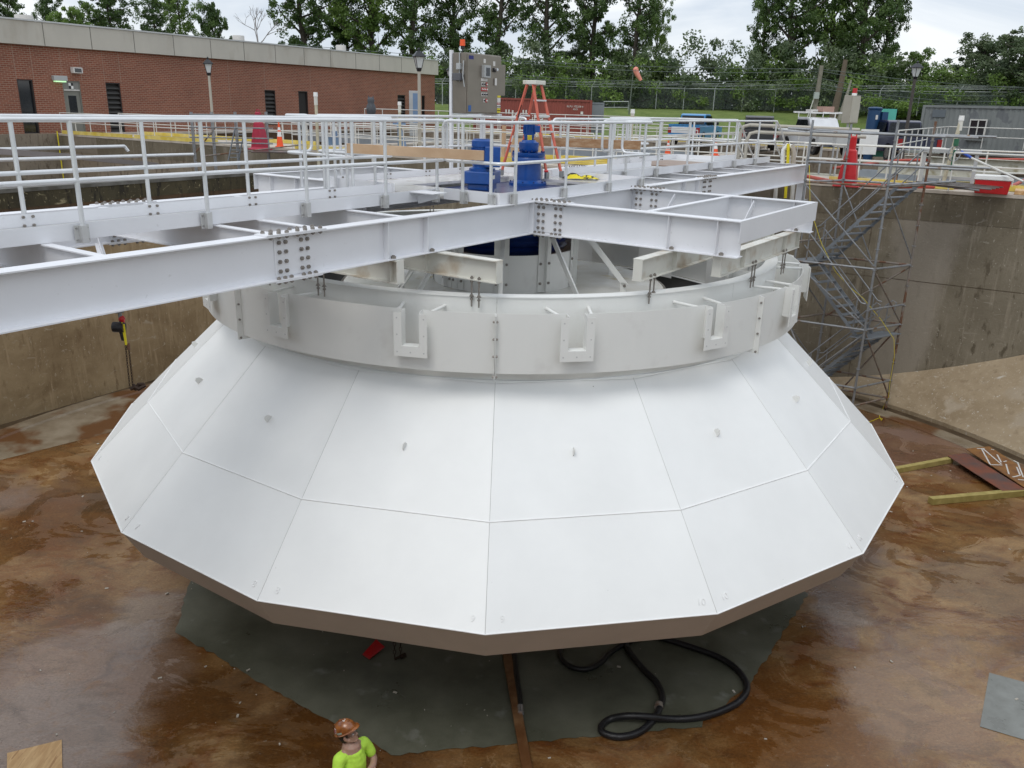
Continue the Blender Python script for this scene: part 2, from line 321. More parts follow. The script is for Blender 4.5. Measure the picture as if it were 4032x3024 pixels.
# ---------------------------------------------------------------- ground, bank, basins
H = 14.2; GZ = 6.40
G = MB(TW)
def sheet(mb, x0, x1, y0, y1, z, T=None): mb.add([(x0, y0, z), (x1, y0, z), (x1, y1, z), (x0, y1, z)], [(0, 1, 2, 3)], T=T)
sheet(G, -400, -37.1, -300, 600, GZ); sheet(G, 16.2, 400, -300, 600, GZ)
sheet(G, -37.1, 16.2, 42.8, 600, GZ); sheet(G, -37.1, 16.2, -300, -15.6, GZ)
struct(G.build('ground', M_grass))
B = MB(); xs = np.linspace(-260, 320, 60); prof = [(70, 6.38), (73, 6.7), (77, 7.6), (81, 8.35), (86, 8.6), (100, 8.65), (300, 8.65), (500, 8.4)]
v = []; f = []
for i, x in enumerate(xs):
    for j, (y, z) in enumerate(prof):
        w = 1.2*math.sin(x*.05)+.6*math.sin(x*.13+1)
        v.append((x, y+w*(j < 5)+max(0, -x-5)*.12*(j < 5), z+(.12*math.sin(x*.07+j) if 0 < j < 7 else 0)+(.006*(x-10) if 2 < j < 7 and x > -60 else 0)))
k = len(prof)
for i in range(len(xs)-1):
    for j in range(k-1): f.append((i*k+j, (i+1)*k+j, (i+1)*k+j+1, i*k+j+1))
B.add(v, f, True); struct(B.build('grassy_bank', M_grass))
# tank floor with gutter and ledge
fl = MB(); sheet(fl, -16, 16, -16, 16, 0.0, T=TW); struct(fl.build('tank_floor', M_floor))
lg = MB(); lg.lathe([(13.55, .004), (13.6, .05), (14.02, .05), (14.04, .005)], 160); struct(lg.build('floor_ledge', M_ledge))
gu = MB(); gu.lathe([(14.05, .008), (14.42, .008)], 160); struct(gu.build('floor_gutter', M_gutter))
# left side of the floor: a broad paler strip along the dividing wall
p = [U(0, 1960-0, 0)[:2], U(0, 1740, 0)[:2], U(420, 1600, 0)[:2], U(660, 1500, 0)[:2], U(700, 1600, 0)[:2], U(420, 1720, 0)[:2]]
st = MB(); st.add([(x, y, .004) for x, y in [U(*q, 0)[:2] for q in ((-500, 2050), (-500, 1870), (0, 1722), (620, 1500), (900, 1400), (960, 1400), (446, 1700), (150, 1775), (0, 1812))]], [tuple(range(9))])
struct(st.build('pale_floor_strip', M_ledge))
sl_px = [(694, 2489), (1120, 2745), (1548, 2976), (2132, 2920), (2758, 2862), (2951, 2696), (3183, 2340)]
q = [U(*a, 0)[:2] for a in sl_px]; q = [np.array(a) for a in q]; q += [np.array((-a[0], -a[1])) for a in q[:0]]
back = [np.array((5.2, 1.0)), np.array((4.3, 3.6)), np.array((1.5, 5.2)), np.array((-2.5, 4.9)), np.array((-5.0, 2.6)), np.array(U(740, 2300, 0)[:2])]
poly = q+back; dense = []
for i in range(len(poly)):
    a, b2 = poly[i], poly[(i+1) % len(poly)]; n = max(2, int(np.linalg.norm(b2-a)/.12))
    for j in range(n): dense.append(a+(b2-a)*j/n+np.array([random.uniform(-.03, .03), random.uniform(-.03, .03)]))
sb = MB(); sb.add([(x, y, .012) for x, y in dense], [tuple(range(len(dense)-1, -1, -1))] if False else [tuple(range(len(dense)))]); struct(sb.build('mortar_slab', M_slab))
pq = [U(*a, 0)[:2] for a in ((3895, 2650), (4100, 2705), (4100, 2935), (3858, 2862))]
pb = MB(); pb.add([(x, y, .008) for x, y in pq], [(0, 1, 2, 3)]); struct(pb.build('floor_patch', M_slab2))
mc = U(3030, 2405, 0)
M_grit = mat('pale_grit', (.42, .38, .32), .8, c2=(.55, .52, .46), scale=4)
gm = MB()
for i in range(420):
    a = random.uniform(0, 2*math.pi); r_ = random.uniform(3.5, 13.3)
    x, y = r_*math.cos(a), r_*math.sin(a); w = random.choice((.006, .008, .012, .02, .03)); hgt = w*.4; an = random.uniform(0, 3)
    gm.box(-w, w, -w*.5, w*.5, .003, .003+hgt, T=TL((x, y, .012 if r_ < 6.5 else 0), an))
tag(gm.build('floor_grit', M_grit), 'small pale chips scattered over the wet tank floor', 'grit', kind='stuff')
# walls
def wallbox(name, m, x0, x1, y0, y1, z0, z1, label, cat='wall', cap=None, capm=None):
    t = thing(name, label, cat, WP((x0+x1)/2, (y0+y1)/2, z0))
    b = MB(TW); b.box(x0, x1, y0, y1, z0, z1-(.12 if cap else 0)); b.build('wall', m, t)
    if cap:
        b = MB(TW); b.box(x0-cap, x1+cap, y0-cap, y1+cap, z1-.12, z1); b.build('coping', capm or M_lconc, t, bevel=.01)
    return t
t = thing('tank_wall', 'long stained concrete wall with a walkway on top, behind the bridge and the cone', 'wall', WP(0, 15.8, 0))
b = MB(TW); b.box(-14.9, 17, H, 17.4, -.3, 6.36); b.build('wall_face', M_wallR, t)
b = MB(TW); b.box(-37.1, -14.9, H, 17.4, -.3, 6.36); b.build('wall_face', M_wallT, t)
b = MB(TW); b.box(-37.1, 17, H-.03, 17.43, 6.36, 6.45); b.build('walkway_slab', M_lconc, t)
b = MB(TW); b.box(-36.9, 17, H-.012, H+.01, 5.55, 6.36); b.build('upper_lift', wallmat('upper_lift_concrete', (.115, .095, .062), (.175, .15, .105), (.2, .17, .13), (.30, .27, .22), (.10, .08, .055), slo=.6, shi=.68), t)
for u in (4.4, 11.6):
    b = MB(TW); b.box(u, u+.012, H-.006, H+.02, 0.3, 5.55); b.build('formwork_joint', M_gutter, t)
for z in (3.75,):
    b = MB(TW); b.box(-14.2, 17, H-.006, H+.02, z, z+.015); b.build('lift_line', M_gutter, t)
t = thing('dividing_wall', 'low ochre stained wall with a dark mossy top, left of the white cone', 'wall', WP(-14.6, 0, 0))
b = MB(TW); b.box(-15, -H, -20, H, -.3, 4.9); b.build('wall_face', M_wallL, t)
b = MB(TW); b.box(-15, -H+.005, -20, H, 4.9, 5.62); b.build('wet_band', M_brownwall, t)
b = MB(TW); b.box(-15, -H+.01, -20, H, 5.62, 6.02); b.build('mossy_band', M_moss, t)
b = MB(TW); b.box(-15.05, -H+.03, -20, H, 6.02, 6.12); b.build('coping', mat('wet_coping', (.08, .075, .06), .5, c2=(.16, .155, .14), scale=2), t)
wallbox('tank_wall', M_wallR, H, 15.2, -20, H, -.3, 6.45, 'stained concrete side wall of the tank, at the far right end', cap=.03)
wallbox('tank_wall', M_wallT, -15, 15.2, -15.5, -H, -.3, 6.45, 'near concrete tank wall under the photographer', cap=.03)
# corner fillets
def fillet(su, sv, label):
    n = 26; v = []; f = []
    for i in range(n+1):
        for j in range(n+1):
            a = math.pi/2*i/n; r0 = 14.42; dx, dy = math.cos(a), math.sin(a)
            rmax = min(H/max(dx, 1e-6), H/max(dy, 1e-6))+.02; rmax = max(rmax, r0); r = r0+(rmax-r0)*j/n
            v.append((su*r*dx, sv*r*dy, .12+(r-r0)*.78 if r > r0+1e-6 else .12))
    for i in range(n):
        for j in range(n):
            q = (i*(n+1)+j, i*(n+1)+j+1, (i+1)*(n+1)+j+1, (i+1)*(n+1)+j); f.append(q if su*sv > 0 else q[::-1])
    k0 = len(v)
    for i in range(n+1):
        a = math.pi/2*i/n; v.append((su*14.42*math.cos(a), sv*14.42*math.sin(a), -.05))
    for i in range(n): f.append((k0+i, i*(n+1), (i+1)*(n+1), k0+i+1) if su*sv > 0 else (k0+i, k0+i+1, (i+1)*(n+1), i*(n+1)))
    b = MB(TW); b.add(v, f, True); o = b.build('corner_fillet', M_fillet); tag(o, label, 'concrete fillet')
fillet(1, 1, 'sloping concrete corner infill at the foot of the right wall, with pale scaled patches')
fillet(-1, -1, 'small sloping concrete corner infill at the foot of the left wall')
fillet(-1, 1, 'sloping concrete corner infill hidden behind the white cone'); fillet(1, -1, 'sloping concrete corner infill at the near right corner')
# neighbouring basins
b = MB(TW); sheet(b, -36.9, -15, -20, H, 0.2); struct(b.build('basin_floor', M_brownwall))
wallbox('basin_wall', M_wallT, -37.1, -36.5, -20, H, -.3, 6.45, 'grey concrete basin wall right under the brick building', cap=.0)
b = MB(TW); sheet(b, -37.1, 16.2, 17.4, 42.8, 3.2); struct(b.build('basin_floor', M_brownwall))
wallbox('basin_wall', M_wallT, -37.1, 16.2, 42.1, 42.8, 3.0, 6.45, 'far concrete edge of the basins, in front of the parked trucks', cap=.03)
wallbox('basin_wall', M_wallT, -22.8, -22.0, 17.45, 42.0, 3.0, 6.3, 'concrete cross wall of the basins in front of the brick building', cap=.03)
wallbox('basin_wall', M_wallT, -6.4, -5.4, 17.45, 42.0, 3.0, 6.3, 'concrete cross wall of the basins behind the blue drives', cap=.03)
wallbox('basin_wall', M_brownwall, 15.6, 16.4, 17.45, 42.8, 3.0, 6.45, 'concrete side wall of the basins at the far right', cap=.03)
wallbox('basin_wall', M_brownwall, -37.2, -36.4, 17.45, 42.8, 3.0, 6.45, 'concrete side wall of the basins along the brick building', cap=.03)
def trough(u0, u1, v, z, m, label, w=.7, h=.55):
    t = thing('trough', label, 'trough', WP((u0+u1)/2, v, z-h))
    b = MB(TW); b.box(u0, u1, v-w/2, v-w/2+.05, z-h, z); b.build('side_plate', m, t)
    b = MB(TW); b.box(u0, u1, v+w/2-.05, v+w/2, z-h, z); b.build('side_plate', m, t)
    b = MB(TW); b.box(u0, u1, v-w/2+.05, v+w/2-.05, z-h, z-h+.05); b.build('bottom', m, t)
    n = int(abs(u1-u0)/3)
    for i in range(n+1):
        x = u0+(u1-u0)*(i+.25)/(n+.5); b = MB(TW); b.box(x, x+.2, v-.1, v+.1, 3.2, z-h); b.build('leg', m, t)
M_gst = mat('grey_steel', (.30, .33, .36), .55, .2, var=.12)
M_cream = mat('cream_steel', (.50, .49, .42), .6, var=.15, scale=3, c3=(.30, .27, .18), s3=4, lo3=.55, hi3=.7)
trough(-35.5, -7.5, 31.5, 6.35, M_gst, 'long grey blue steel trough across the basins before the brick building')
trough(-34, -8.5, 24.5, 6.0, M_cream, 'cream concrete trough on legs, nearest the tank behind the left railings')
trough(-4.6, 4.0, 25.5, 6.0, M_cream, 'cream trough on legs behind the orange ladder')
trough(2.0, 14.5, 26.0, 6.25, M_gst, 'grey trough behind the red barrier at the right')
# ---------------------------------------------------------------- clarifier cone
PH = rad(-0.99)
def ang(k): return -math.pi/2+PH+(k-1)*2*math.pi/16
R1, Z1, R2, Z2, R3, Z3 = 7.40, 2.6, 6.424, 3.553, 5.0, 4.908
cone = thing('clarifier_cone', 'huge white sixteen-sided steel cone in the middle of the tank', 'cone', (0, 0, 2.0))
def pt(r, z, k): return np.array([r*math.cos(ang(k)), r*math.sin(ang(k)), z])
MNUM = {-3: '5', -2: '6', -1: '7', 0: '8', 1: '9', 2: '10', 3: '11', 4: '12', 5: '13', -4: '4'}
def text_mesh(s, size):
    cu = bpy.data.curves.new('t', 'FONT'); cu.body = s; cu.size = size; cu.extrude = .004; cu.resolution_u = 3; cu.align_x = 'CENTER'; cu.align_y = 'CENTER'
    o = bpy.data.objects.new('t', cu); COL.objects.link(o); dg = bpy.context.evaluated_depsgraph_get(); me = bpy.data.meshes.new_from_object(o.evaluated_get(dg)); bpy.data.objects.remove(o)
    return me
def place_text(s, size, P, X, Y, parent, m, name='lettering', label=None):
    me = text_mesh(s, size); me.materials.clear(); me.materials.append(m); me.name = name
    o = bpy.data.objects.new(name, me); COL.objects.link(o); X = Vector(X).normalized(); Y = Vector(Y).normalized(); Z = X.cross(Y)
    M = Matrix(((X.x, Y.x, Z.x, P[0]), (X.y, Y.y, Z.y, P[1]), (X.z, Y.z, Z.z, P[2]), (0, 0, 0, 1)))
    o.parent = parent; o.matrix_parent_inverse = Matrix.Identity(4); o.matrix_local = MW[parent].inverted()@M
    if label: o['label'] = label
    return o
for k in range(-7, 9):
    a, b_, c, d = pt(R1, Z1, k), pt(R1, Z1, k+1), pt(R2, Z2, k+1), pt(R2, Z2, k); e, g = pt(R3, Z3, k+1), pt(R3, Z3, k)
    nrm = np.cross(b_-a, d-a); nrm /= np.linalg.norm(nrm)
    for nm, q in (('lower_panel', (a, b_, c, d)), ('upper_panel', (d, c, e, g))):
        cen = sum(q)/4; q2 = [x+(cen-x)*.0006 for x in q]
        mb = MB(); mb.add(q2+[x-nrm*.02 for x in q2], [(0, 1, 2, 3), (7, 6, 5, 4), (0, 4, 5, 1), (1, 5, 6, 2), (2, 6, 7, 3), (3, 7, 4, 0)]); mb.build(nm, M_cone, cone)
    a2, b2 = pt(7.14, 2.12, k), pt(7.14, 2.12, k+1)
    mb = MB(); mb.add([a, b_, b2, a2], [(3, 2, 1, 0)]); mb.add([a-nrm*.02, b_-nrm*.02, b2+(0, 0, .02), a2+(0, 0, .02)], [(0, 1, 2, 3)]); mb.build('rim_lip', M_lip, cone)
    mb = MB(); mb.tube([a+nrm*.002, b_+nrm*.002], .009, 6); mb.build('rim_edge', M_bead, cone)
    mb = MB(); mb.tube([d, c], .011, 5); mb.build('weld_bead', M_bead, cone)
    mb = MB(); mb.tube([a+nrm*.0, d-nrm*.001, g], .0045, 4); mb.build('seam', M_seam, cone)
    # lifting lug
    cu = (d+c)/2*.55+(e+g)/2*.45; cu = cu+(d-c)*.02; up = (g-d)/np.linalg.norm(g-d); sd = np.cross(nrm, up)
    mb = MB(); P0 = cu; v = []; ww = .005; hh = .055
    prof = [(-hh, 0), (-hh*.8, .07), (0, .10), (hh*.8, .07), (hh, 0)]
    for sgn in (-1, 1):
        for x, y in prof: v.append(P0+up*x+nrm*y+sd*sgn*ww)
    mb.add(v, [(4, 3, 2, 1, 0), (5, 6, 7, 8, 9)]+[(i, i+1, i+6, i+5) for i in range(4)]); mb.cyl(P0+nrm*.055-sd*.008, P0+nrm*.055+sd*.008, .014, n=8)
    mb.build('lifting_lug', M_ring, cone)
    if -3 <= k <= 4:
        tx = (b_-a)/np.linalg.norm(b_-a)
        if k in MNUM: place_text(MNUM[k], .12, a+nrm*.006+tx*.2+up*.16, tx, up, cone, M_bead, 'weld_number')
        if k+1 in MNUM: place_text(MNUM[k+1], .12, b_+nrm*.006-tx*.2+up*.16, tx, up, cone, M_bead, 'weld_number')
mb = MB(); mb.lathe([(5.02, 4.90), (4.86, 4.905)], 16, a0=PH-math.pi/2, a1=PH-math.pi/2+2*math.pi, smooth=False); mb.build('top_collar', M_cone, cone)
# column and cage under it so that nothing floats
mb = MB(); mb.cyl((0, 0, 0), (0, 0, 5.9), .35, n=24); mb.build('centre_column', M_brownwall, cone)
# ---------------------------------------------------------------- ring (baffle with notch boxes)
RO, ZT, ZB = 5.34, 5.945, 5.14
RI = 4.90
ring = thing('baffle_ring', 'round white steel double ring with U shaped outlet notches, standing on top of the cone', 'steel ring', (0, 0, 5.0))
FL = [rad(-91+45*i) for i in range(8)]; NO = [rad(-91+11.1+22.35*i) for i in range(16)]
NO = [f+rad(x) for f in FL for x in (11.1, 33.5)]
def arc(mb, r0, r1, a0, a1, z0, z1, n=12):
    v = []
    for i in range(n+1):
        t = a0+(a1-a0)*i/n
        for r, z in ((r0, z0), (r1, z0), (r1, z1), (r0, z1)): v.append((r*math.cos(t), r*math.sin(t), z))
    f = []; sm = []
    for i in range(n):
        for j in range(4):
            f.append((i*4+j, (i+1)*4+j, (i+1)*4+(j+1) % 4, i*4+(j+1) % 4)[::-1]); sm.append(True)
    f.append((0, 1, 2, 3)); f.append((n*4+3, n*4+2, n*4+1, n*4)); sm += [False]*2
    V0 = mb.n; mb.add(v, f, False)
hw = .125/RO     # half slot width
BOLT = None
def bolt_mesh(name, r, h, mat_):
    mb = MB(); mb.tube([(0, 0, 0), (0, 0, h)], r, 6); mb.tube([(0, 0, h), (0, 0, h*1.35)], r*.55, 6)
    me = bpy.data.meshes.new(name); V = np.concatenate(mb.V); me.from_pydata(V.tolist(), [], mb.F); me.materials.append(mat_); me.update(); return me
ME_B = bolt_mesh('bolt', .024, .022, M_bolt); ME_S = bolt_mesh('bolt', .014, .016, M_bolt2); ME_M = bolt_mesh('bolt', .016, .02, M_bolt)
def bolt(parent, P, d, me=ME_B, name='bolt', sc=1.0):
    o = bpy.data.objects.new(name, me); COL.objects.link(o); o.parent = parent
    M = Matrix.Translation(Vector(P))@Vector(d).to_track_quat('Z', 'Y').to_matrix().to_4x4()@Matrix.Scale(sc, 4)
    o.matrix_local = MW[parent].inverted()@M; return o
def boltgroup(parent, lst, name='bolts', m=None, r=.018, h=.025):
    mb = MB()
    for P, d in lst:
        P = np.array(P, float); d = np.array(d, float); mb.tube([P, P+d*h], r, 6)
    return mb.build(name, m or M_bolt, parent)
for i in range(8):
    a0, a1 = FL[i], FL[i]+rad(45); n1, n2 = NO[2*i], NO[2*i+1]
    mb = MB(); g = .003/RO
    for x0, x1 in ((a0+g, n1-hw), (n1+hw, n2-hw), (n2+hw, a1-g)): arc(mb, RO-.006, RO, x0, x1, ZB, ZT, 10)
    for n_ in (n1, n2): arc(mb, RO-.006, RO, n_-hw, n_+hw, ZB, ZT-.46, 2)
    mb.build('outer_plate', M_ring, ring)
    mb = MB(); arc(mb, RI-.006, RI, a0+g, a1-g, 4.92, 6.05, 14); mb.build('inner_plate', M_ring, ring)
    mb = MB(); arc(mb, RI-.19, RI+.012, a0+g*.3, a1-g*.3, 6.052, 6.066, 16); mb.build('top_flange', M_ring, ring)
    for s_g in (-1, 1):                                    # bolted splice flange
        t = a0+s_g*.004/RO; o_ = np.array([math.cos(t), math.sin(t)]); w = np.array([-o_[1], o_[0]])*s_g
        mb = MB(); pts = [(RO+.001, ZT), (RO+.085, ZT-.02), (RO+.085, ZB-.06), (RO-.30, ZB-.06), (RO-.30, ZB-.001), (RO+.001, ZB-.001)]
        v = [(*(o_*r+w*e), z) for e in (0, .006) for r, z in pts]; nn = len(pts)
        mb.add(v, [tuple(range(nn)) if s_g < 0 else tuple(range(nn))[::-1], tuple(range(2*nn-1, nn-1, -1)) if s_g < 0 else tuple(range(nn, 2*nn))]+[(j, (j+1) % nn, nn+(j+1) % nn, nn+j) for j in range(nn)])
        fo = mb.build('splice_flange', M_ring, ring)
        for z in (ZT-.10, ZT-.33, ZT-.56, ZB-.03):
            bolt(fo if False else ring, (*(o_*(RO+.05)+w*.006), z), (*w, 0), ME_M)
    for n_ in (n1, n2):                                     # outlet box with frame
        o_ = np.array([math.cos(n_), math.sin(n_), 0]); w = np.array([-o_[1], o_[0], 0]); zz = np.array([0, 0, 1.]); C0 = o_*(RO-.004)+zz*ZT
        mb = MB(); T_ = lambda p, C0=C0, w=w, o_=o_, zz=zz: C0+np.asarray(p)[:, :1]*w+np.asarray(p)[:, 1:2]*o_+np.asarray(p)[:, 2:3]*zz
        mb.box(-.125, -.119, -.02, .135, -.46, 0, T=T_); mb.box(.119, .125, -.02, .135, -.46, 0, T=T_); mb.box(-.119, .119, -.02, .135, -.466, -.46, T=T_)
        bx = mb.build('outlet_box', M_ring, ring)
        mb = MB(); mb.box(-.225, -.119, .136, .144, -.60, -.02, T=T_); mb.box(.119, .225, .136, .144, -.60, -.02, T=T_); mb.box(-.119, .119, .136, .144, -.60, -.46, T=T_)
        mb.build('outlet_frame', M_ring, bx)
        mb = MB()
        for x, z in ((-.18, -.09), (-.18, -.31), (-.18, -.54), (0, -.54), (.18, -.54), (.18, -.31), (.18, -.09)):
            P = C0+w*x+zz*z+o_*.1442; mb.cyl(P, P+o_*.0012, .012, n=8)
        mb.build('bolt_holes', M_seam, bx)
        for s_g in (-1, 1):
            t = n_+s_g*.145*1.2/RO*1.25; t2 = n_+s_g*(.29)/RI
            mb = MB(); mb.cyl((RI*math.cos(t2), RI*math.sin(t2), ZT-.03), ((RO-.01)*math.cos(t), (RO-.01)*math.sin(t), ZT-.03), .022, n=10); mb.build('spacer_tube', M_ring, ring)
# inner diffuser disc, drum, braces
well = thing('centre_well', 'white steel drum on a wet round disc inside the ring, below the blue drive', 'drum', (0, 0, 5.2))
mb = MB(); mb.lathe([(1.25, 5.335), (3.0, 5.30), (3.0, 5.28), (1.25, 5.31)], 64); mb.build('disc', mat('wet_disc', (.62, .60, .54), .16, c2=(.70, .70, .67), scale=1.4, c3=(.50, .40, .20), s3=1.8, lo3=.60, hi3=.8), well)
mb = MB(); mb.lathe([(1.32, 5.33), (1.32, 6.0), (1.31, 6.0), (1.31, 5.33)], 64); mb.build('drum', M_ring, well)
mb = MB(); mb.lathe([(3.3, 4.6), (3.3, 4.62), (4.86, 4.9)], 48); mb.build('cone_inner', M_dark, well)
for d in (-92, -58, -128, -20, 22, 60, 100, 140, 180, 220):
    t = rad(d); o_ = np.array([math.cos(t), math.sin(t), 0]); w = np.array([-o_[1], o_[0], 0])
    T_ = lambda p, w=w, o_=o_: np.asarray(p)[:, :1]*w+np.asarray(p)[:, 1:2]*o_+np.asarray(p)[:, 2:3]*np.array([0, 0, 1.])
    mb = MB(); mb.box(-.13, .13, 1.325, 1.335, 5.34, 6.45, T=T_); mb.box(-.006, .006, 1.335, 1.42, 5.36, 6.5, T=T_); mb.build('strap_plate', M_ring, well)
    for x in (-.09, .09):
        for z in (5.5, 5.85): bolt(well, T_([[x, 1.336, z]])[0], o_, ME_B)
    mb = MB(); mb.obox(o_*1.42+(0, 0, 6.45), o_*2.35+(0, 0, 5.42), .012, .10, up=o_); mb.obox(o_*1.42+(0, 0, 6.45)+w*.03, o_*2.35+(0, 0, 5.42)+w*.03, .06, .012, up=(0, 0, 1)); mb.build('diagonal_brace', M_ring, well)
    bolt(well, o_*2.33+w*.0+(0, 0, 5.42), -w, ME_B, sc=1.2)
    mb = MB(); mb.obox(o_*2.30+(0, 0, 5.31), o_*2.30+(0, 0, 5.47), .1, .012, up=w); mb.build('brace_foot', M_ring, well)
mb = MB(); mb.lathe([(3.05, 4.8), (3.05, 5.29)], 64, smooth=True); mb.build('disc_skirt', M_ring, well)
for d in range(0, 360, 30):
    t = rad(d+8); o_ = np.array([math.cos(t), math.sin(t), 0]); w = np.array([-o_[1], o_[0], 0])
    T_ = lambda p, w=w, o_=o_: np.asarray(p)[:, :1]*w+np.asarray(p)[:, 1:2]*o_+np.asarray(p)[:, 2:3]*np.array([0, 0, 1.])
    mb = MB(); mb.box(-.5, .5, 4.2, 4.206, 5.0, 5.9, T=T_); mb.box(-.006, .006, 4.206, 4.86, 5.0, 5.9, T=T_); mb.build('baffle_plate', M_ring, well)
dr = thing('slewing_ring', 'large dark blue round drive housing under the bridge centre, above the white drum', 'drive unit', (0, 0, 5.9))
mb = MB(); mb.lathe([(0, 5.92), (1.0, 5.92), (1.12, 5.98), (1.16, 6.05), (1.1, 6.1), (1.2, 6.16), (1.24, 6.22), (1.2, 6.28), (1.26, 6.34), (1.26, 6.5), (1.1, 6.56), (0, 6.56)], 64); mb.build('housing', M_dkblue, dr)
# ---------------------------------------------------------------- I-beam helper
def ibeam(T, p0, p1, ax, z0, z1, bf, tf=.014, tw=.009, flip=False):
    mb = MB(T)
    def bx(a0, a1, c0, c1, zz0, zz1):
        if ax == 's': mb.box(a0, a1, c0, c1, zz0, zz1)
        else: mb.box(c0, c1, a0, a1, zz0, zz1)
    c = p0[1] if ax == 's' else p0[0]; a0, a1 = (p0[0], p1[0]) if ax == 's' else (p0[1], p1[1]); a0, a1 = min(a0, a1), max(a0, a1)
    bx(a0, a1, c-bf/2, c+bf/2, z1-tf, z1); bx(a0, a1, c-bf/2, c+bf/2, z0, z0+tf); bx(a0+.001, a1-.001, c-tw/2, c+tw/2, z0+tf, z1-tf)
    return mb
def stiff(T, ax, c, a, z0, z1, bf, side, tf=.014, w=.008):
    mb = MB(T); y0, y1 = (c+.005, c+bf/2-.008) if side > 0 else (c-bf/2+.008, c-.005)
    if ax == 's': mb.box(a-w/2, a+w/2, y0, y1, z0+tf, z1-tf)
    else: mb.box(y0, y1, a-w/2, a+w/2, z0+tf, z1-tf)
    return mb
# support beams under bridge and arms
def sup(ax, c, a0, a1, rods, label, stf=(), dirty=False):
    zt, zb = 6.583, 6.285
    mid = (a0+a1)/2; t = thing('support_beam', label, 'steel beam', BP(*((mid, c) if ax == 's' else (c, mid)), zb), TH, 'weathered support beams between the bridge and the ring')
    ibeam(TB, (a0, c) if ax == 's' else (c, a0), (a1, c) if ax == 's' else (c, a1), ax, zb, zt, .15).build('beam', M_dirty, t)
    for a in (a0+.006, a1-.006):
        mb = MB(TB)
        if ax == 's': mb.box(a-.006, a+.006, c-.066, c+.066, zb+.015, zt-.015)
        else: mb.box(c-.066, c+.066, a-.006, a+.006, zb+.015, zt-.015)
        mb.build('end_plate', M_dirty, t)
    for a in stf:
        for sd_ in (-1, 1): stiff(TB, ax, c, a, zb, zt, .15, sd_).build('stiffener', M_dirty, t)
    for a in rods:
        for e in (-.05, .05):
            s0, n0 = (a, c+e) if ax == 's' else (c+e, a)
            if ax == 's': s0, n0 = a+e*1.2, c-.05
            else: s0, n0 = c-.05, a+e*1.2
            mb = MB(TB); mb.cyl((s0, n0, 5.93), (s0, n0, 6.34), .011, n=6)
            for z in (6.305, 6.255, 6.07, 6.02): mb.tube([(s0, n0, z), (s0, n0, z+.022)], .022, 6)
            mb.tube([(s0, n0, 6.067), (s0, n0, 6.072)], .034, 8)
            mb.build('hanger_rod', M_bolt, t)
sup('n', -4.2, -2.9, 2.9, (-2.55, 2.4), 'steel beam with peeling paint, its end left of the drum under the near girder', (-1.7, 1.7))
sup('n', -5.05, -1.97, 1.97, (-.56, .56), 'short pale steel beam under the near girder, left of the peeling beam', (-1.85, 1.8))
sup('s', -4.18, -2.85, 2.5, (-2.47, 2.1), 'pale steel beam under the near side arm, its end right of the drum', (-1.75, 1.4))
sup('s', -4.87, -1.82, 1.72, (-.42, 1.02), 'stained steel beam under the tip of the near side arm', (-.9, 1.0))
sup('n', 3.65, -2.9, 2.9, (-2.4, 2.5), 'pale steel beam under the bridge right of the near side arm', (-1.7, 1.7))
sup('n', 4.4, -1.97, 1.97, (-1.2, 1.2), 'short pale steel beam under the bridge at its right part', (0,))
sup('s', 3.6, -2.6, 2.4, (-2.3, 2.1), 'pale steel beam under the far side arm behind the drum', (-1.75, 1.4))
sup('s', 4.35, -2.0, 1.9, (-1.0, 1.0), 'pale steel beam under the tip of the far side arm', (0,))
